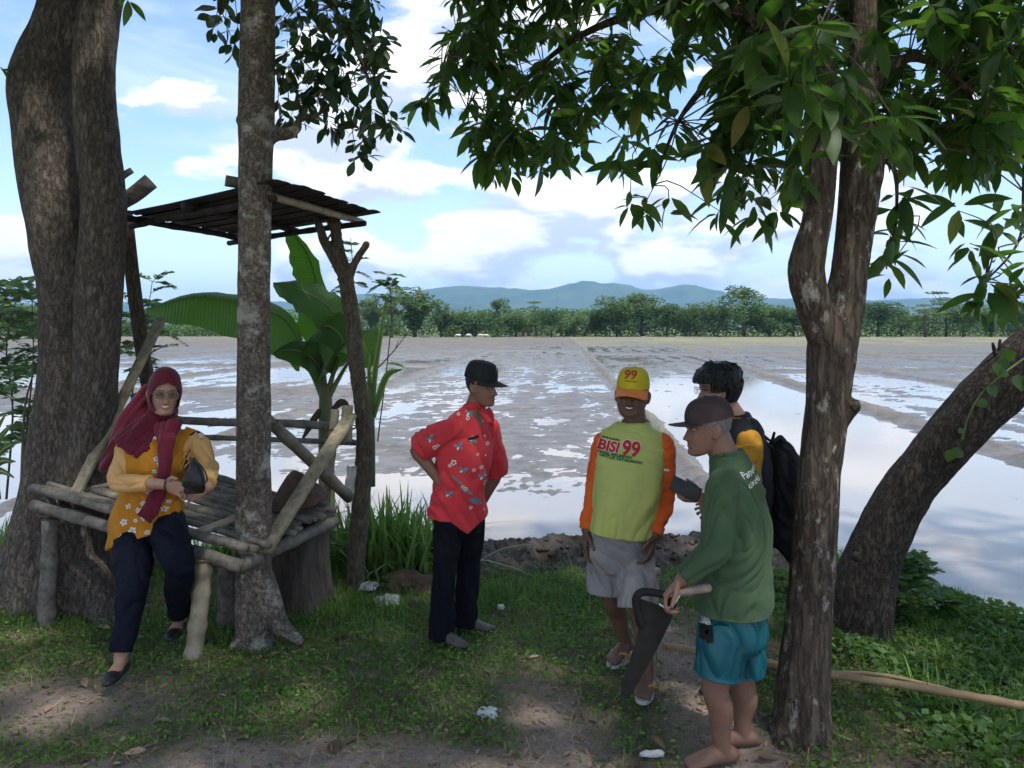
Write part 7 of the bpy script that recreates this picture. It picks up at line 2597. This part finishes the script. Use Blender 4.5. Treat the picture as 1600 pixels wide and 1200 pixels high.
    for k in range(K_ + 1):
        u_ = k / K_
        z = .004 - .142 * math.cos(math.pi * u_) if u_ > .5 else .004 - .135 * math.cos(math.pi * u_)
        f = (z + .024) / .088
        to = R(58) * math.sqrt(max(0.0, 1 - f * f)) if abs(f) < 1 else 0.0
        rad = math.sin(math.pi * min(max(u_, .012), .988)) ** .80
        for j in range(n + 1):
            t = to + (2 * math.pi - 2 * to) * j / n
            back = max(0, -math.cos(t))
            x = .0905 * rad * math.sin(t)
            y = .004 + (.030 * back - .112 * rad * math.cos(t) * (1 if math.cos(t) > 0 else .98))
            if z < -.06: y = y * (1 - .25 * (-.06 - z) / .07) - .012
            wv = .0022 * math.sin(t * 5 + z * 60) * (0 if j < 4 or j > n - 4 else 1)
            edge = min(j, n - j)
            if edge < 2 and to > .05: x, y = x * (1 + .025 * (2 - edge)), y - .003 * (2 - edge)
            V.append(M @ Vector((x * (1 + wv * 8), y, z)))
    for k in range(K_):
        for j in range(n): Fq.append((k * (n + 1) + j, k * (n + 1) + j + 1, (k + 1) * (n + 1) + j + 1, (k + 1) * (n + 1) + j))
    Fq.append(tuple(K_ * (n + 1) + j for j in range(n)))
    mb.add([tuple(v) for v in V], Fq)
    hood = mb
    dr = MB()
    rings(dr, [(at(256, 634, 4.34), .072, .085), (at(252, 652, 4.35), .092, .098), (at(246, 668, 4.36), .130, .115), (at(240, 684, 4.36), .178, .135), (at(234, 698, 4.35), .195, .150), (at(230, 706, 4.35), .19, .152)], side, seg=36)
    dr.add(*tube([at(238, 605, 4.40), at(222, 635, 4.40), at(204, 668, 4.37), at(184, 700, 4.34), at(166, 722, 4.36), at(158, 734, 4.38)], [(.050, .055), (.068, .07), (.078, .078), (.064, .06), (.040, .035), (.02, .012)], 18, side=(1, 0, .55), n=18))
    dm = fuse(dr, .0065, 4)
    push(dm, lambda V, N_: .014 * (np.abs(fbm((V + np.stack([0 * V[:, 0], 0 * V[:, 0], 1.1 * np.abs(V[:, 0] - Nk.x)], 1)) * np.array([3.5, 3.5, 15]), 2, 3)) * 2.2 - .5) + .006 * fbm(V * 7, 2, 5))
    Vd = get_co(dm)
    fd = [tuple(q.vertices) for q in dm.polygons]
    bpy.data.meshes.remove(dm)
    tl = [at(262, 660, 4.22), at(259, 696, 4.15), at(256, 735, 4.13), at(250, 765, 4.14), at(236, 795, 4.15), at(224, 812, 4.16)]
    hood.add(Vd, fd)
    td = MB()
    td.add(*tube(tl, [(.072, .03), (.050, .02), (.038, .015), (.040, .013), (.048, .011), (.046, .006)], 18, side=(1, 0, .1), n=26))
    tm = fuse(td, .006, 2)
    push(tm, lambda V, N_: .012 * (np.abs(fbm(V * np.array([22, 22, 3]), 2, 9)) * 2 - .5))
    hood.add(get_co(tm), [tuple(q.vertices) for q in tm.polygons])
    bpy.data.meshes.remove(tm)
    sc = obj('headscarf', hood.mesh('headscarf'), MT['maroon'], p)
    sm = sc.modifiers.new('thickness', 'SOLIDIFY')
    sm.thickness = .003
    V2, Fc = quad2(.080, .020)
    decal('name_tag', tn, T, V2, Fc, at(236, 692, 4.1), (1, 0, -.1), (0, 0, 1), CAMD, 'white_print', .006)
    V2, Fc = quad2(.074, .014)
    decal('name_tag', tn, T, V2, Fc, at(236, 692, 4.1), (1, 0, -.1), (0, 0, 1), CAMD, 'black_matte', .0075)
    obj('bracelet', MB().add(*tube([WR + Vector((.018, .0, 0)) + Vector((0, math.cos(a) * .031, math.sin(a) * .033)) for a in np.linspace(0, 2 * math.pi, 17)], [.004] * 17, 6)).mesh('bracelet'), MT['black_leather'], p)
    # pouch in her hands
    c = at(303, 748, 3.99)
    pc = MB()
    pc.add(*tube([at(303, 770, 3.99), at(303, 752, 3.98), at(303, 732, 3.99), at(302, 714, 4.0)], [(.050, .018), (.056, .026), (.034, .018), (.006, .005)], 18, side=(1, .2, 0), n=14, ex=2.6))
    me = fuse(pc, .005, 2)
    wrinkle(me, .004, (14, 14, 14), 71, .6, .003)
    k = thing('pouch', 'small black pouch with a wrist loop in the woman\'s hands', 'pouch', c)
    obj('pouch_body', me, MT['black_leather'], k)
    obj('wrist_loop', MB().add(*tube([at(304, 718, 3.98), at(316, 730, 3.95), at(324, 748, 3.95), at(318, 757, 3.95)], [.004] * 4, 6, n=16)).mesh('wrist_loop'), MT['black_leather'], k)
woman()

# ------------------------------------------------------------------ small things
def bamboo_pole(label, a, b_, ra, rb, m, nodes, seed, bend=.01):
    o = obj('bamboo_pole', MB().add(*pole_mesh([a, b_], [ra, rb], nodes, 12, bend, seed)).mesh('bamboo_pole'), MT[m], base=a)
    tag(o, label, 'pole', 'bamboo poles lying on the right-hand bank')
bamboo_pole('thick tan bamboo pole lying from the men\'s feet to the right edge', at(1036, 1008, 4.22), at(1680, 1118, 3.35), .017, .020, 'bamboo_tan', 9, 5)
bamboo_pole('thinner bamboo pole above the thick one, right of the mango trunk', at(1180, 1030, 4.15), at(1480, 1076, 3.75), .016, .008, 'bamboo_tan', 6, 6)
def crumple(name, label, c, r_, m, cat, seed, flat_=.35):
    bm = bmesh.new()
    bmesh.ops.create_icosphere(bm, subdivisions=3, radius=1)
    rr = np.random.default_rng(seed)
    V = np.array([v.co[:] for v in bm.verts])
    n = fbm(V * 1.6 + seed, 3, seed, .7)
    V = V * (1 + .75 * n)[:, None] * np.array([r_[0], r_[1], r_[0] * flat_])
    Fc = [tuple(v.index for v in f.verts) for f in bm.faces]
    bm.free()
    V[:, 2] = np.maximum(V[:, 2], -.01)
    o = obj(name, MB().add(V + np.array(tuple(c)), Fc).mesh(name, False), MT[m], base=c)
    tag(o, label, cat)
crumple('plastic_sheet', 'crumpled white plastic lying right of the forked post, lower piece', at(606, 938, 5.2), (.085, .10), 'white_plastic', 'litter', 3)
crumple('plastic_sheet', 'crumpled white plastic right of the forked post, upper piece', at(576, 915, 5.4), (.06, .08), 'white_plastic', 'litter', 5)
crumple('foil_wrapper', 'crumpled silver wrapper lying on the path', gnd(761, gy(1118), .012), (.048, .038), 'foil', 'litter', 7, .45)
crumple('paper_scrap', 'small white scrap in the grass right of the man in red', gnd(783, gy(956), .03), (.025, .02), 'white_plastic', 'litter', 9, .7)
crumple('paper_scrap', 'white peel lying at the bottom edge near the barefoot man', gnd(1018, gy(1184), .015), (.05, .016), 'white_plastic', 'litter', 11, .3)
def dead_palm(label, px, py, L_, seed):
    c = gnd(px, gy(py), .02)
    r = np.random.default_rng(seed)
    a = r.uniform(0, 6.28)
    d = Vector((math.cos(a), math.sin(a), 0))
    P = [c, c + d * L_ * .4 + Vector((0, 0, .02)), c + d * L_ * .8 + Vector((0, 0, .012)), c + d * L_]
    o = obj('dry_leaf', MB().add(*tube(P, [(.004, .002), (.028, .004), (.022, .004), (.002, .002)], 8, side=(-d.y, d.x, .2), n=12)).mesh('dry_leaf'), MT['dead_leaf'], base=c)
    tag(o, label, 'leaf', 'large dry leaves on the path')
dead_palm('large curled dry leaf at the bottom edge under the slim tree', 470, 1160, .16, 2)
dead_palm('large dry leaf at the bottom edge right of the slim tree', 520, 1165, .12, 5)
dead_palm('dry leaf beside the white peel at the bottom edge', 1040, 1178, .13, 8)
crumple('straw_heap', 'heap of dry brown leaves behind the white plastic', at(640, 915, 5.5), (.20, .16), 'dead_leaf', 'heap', 13, .5)
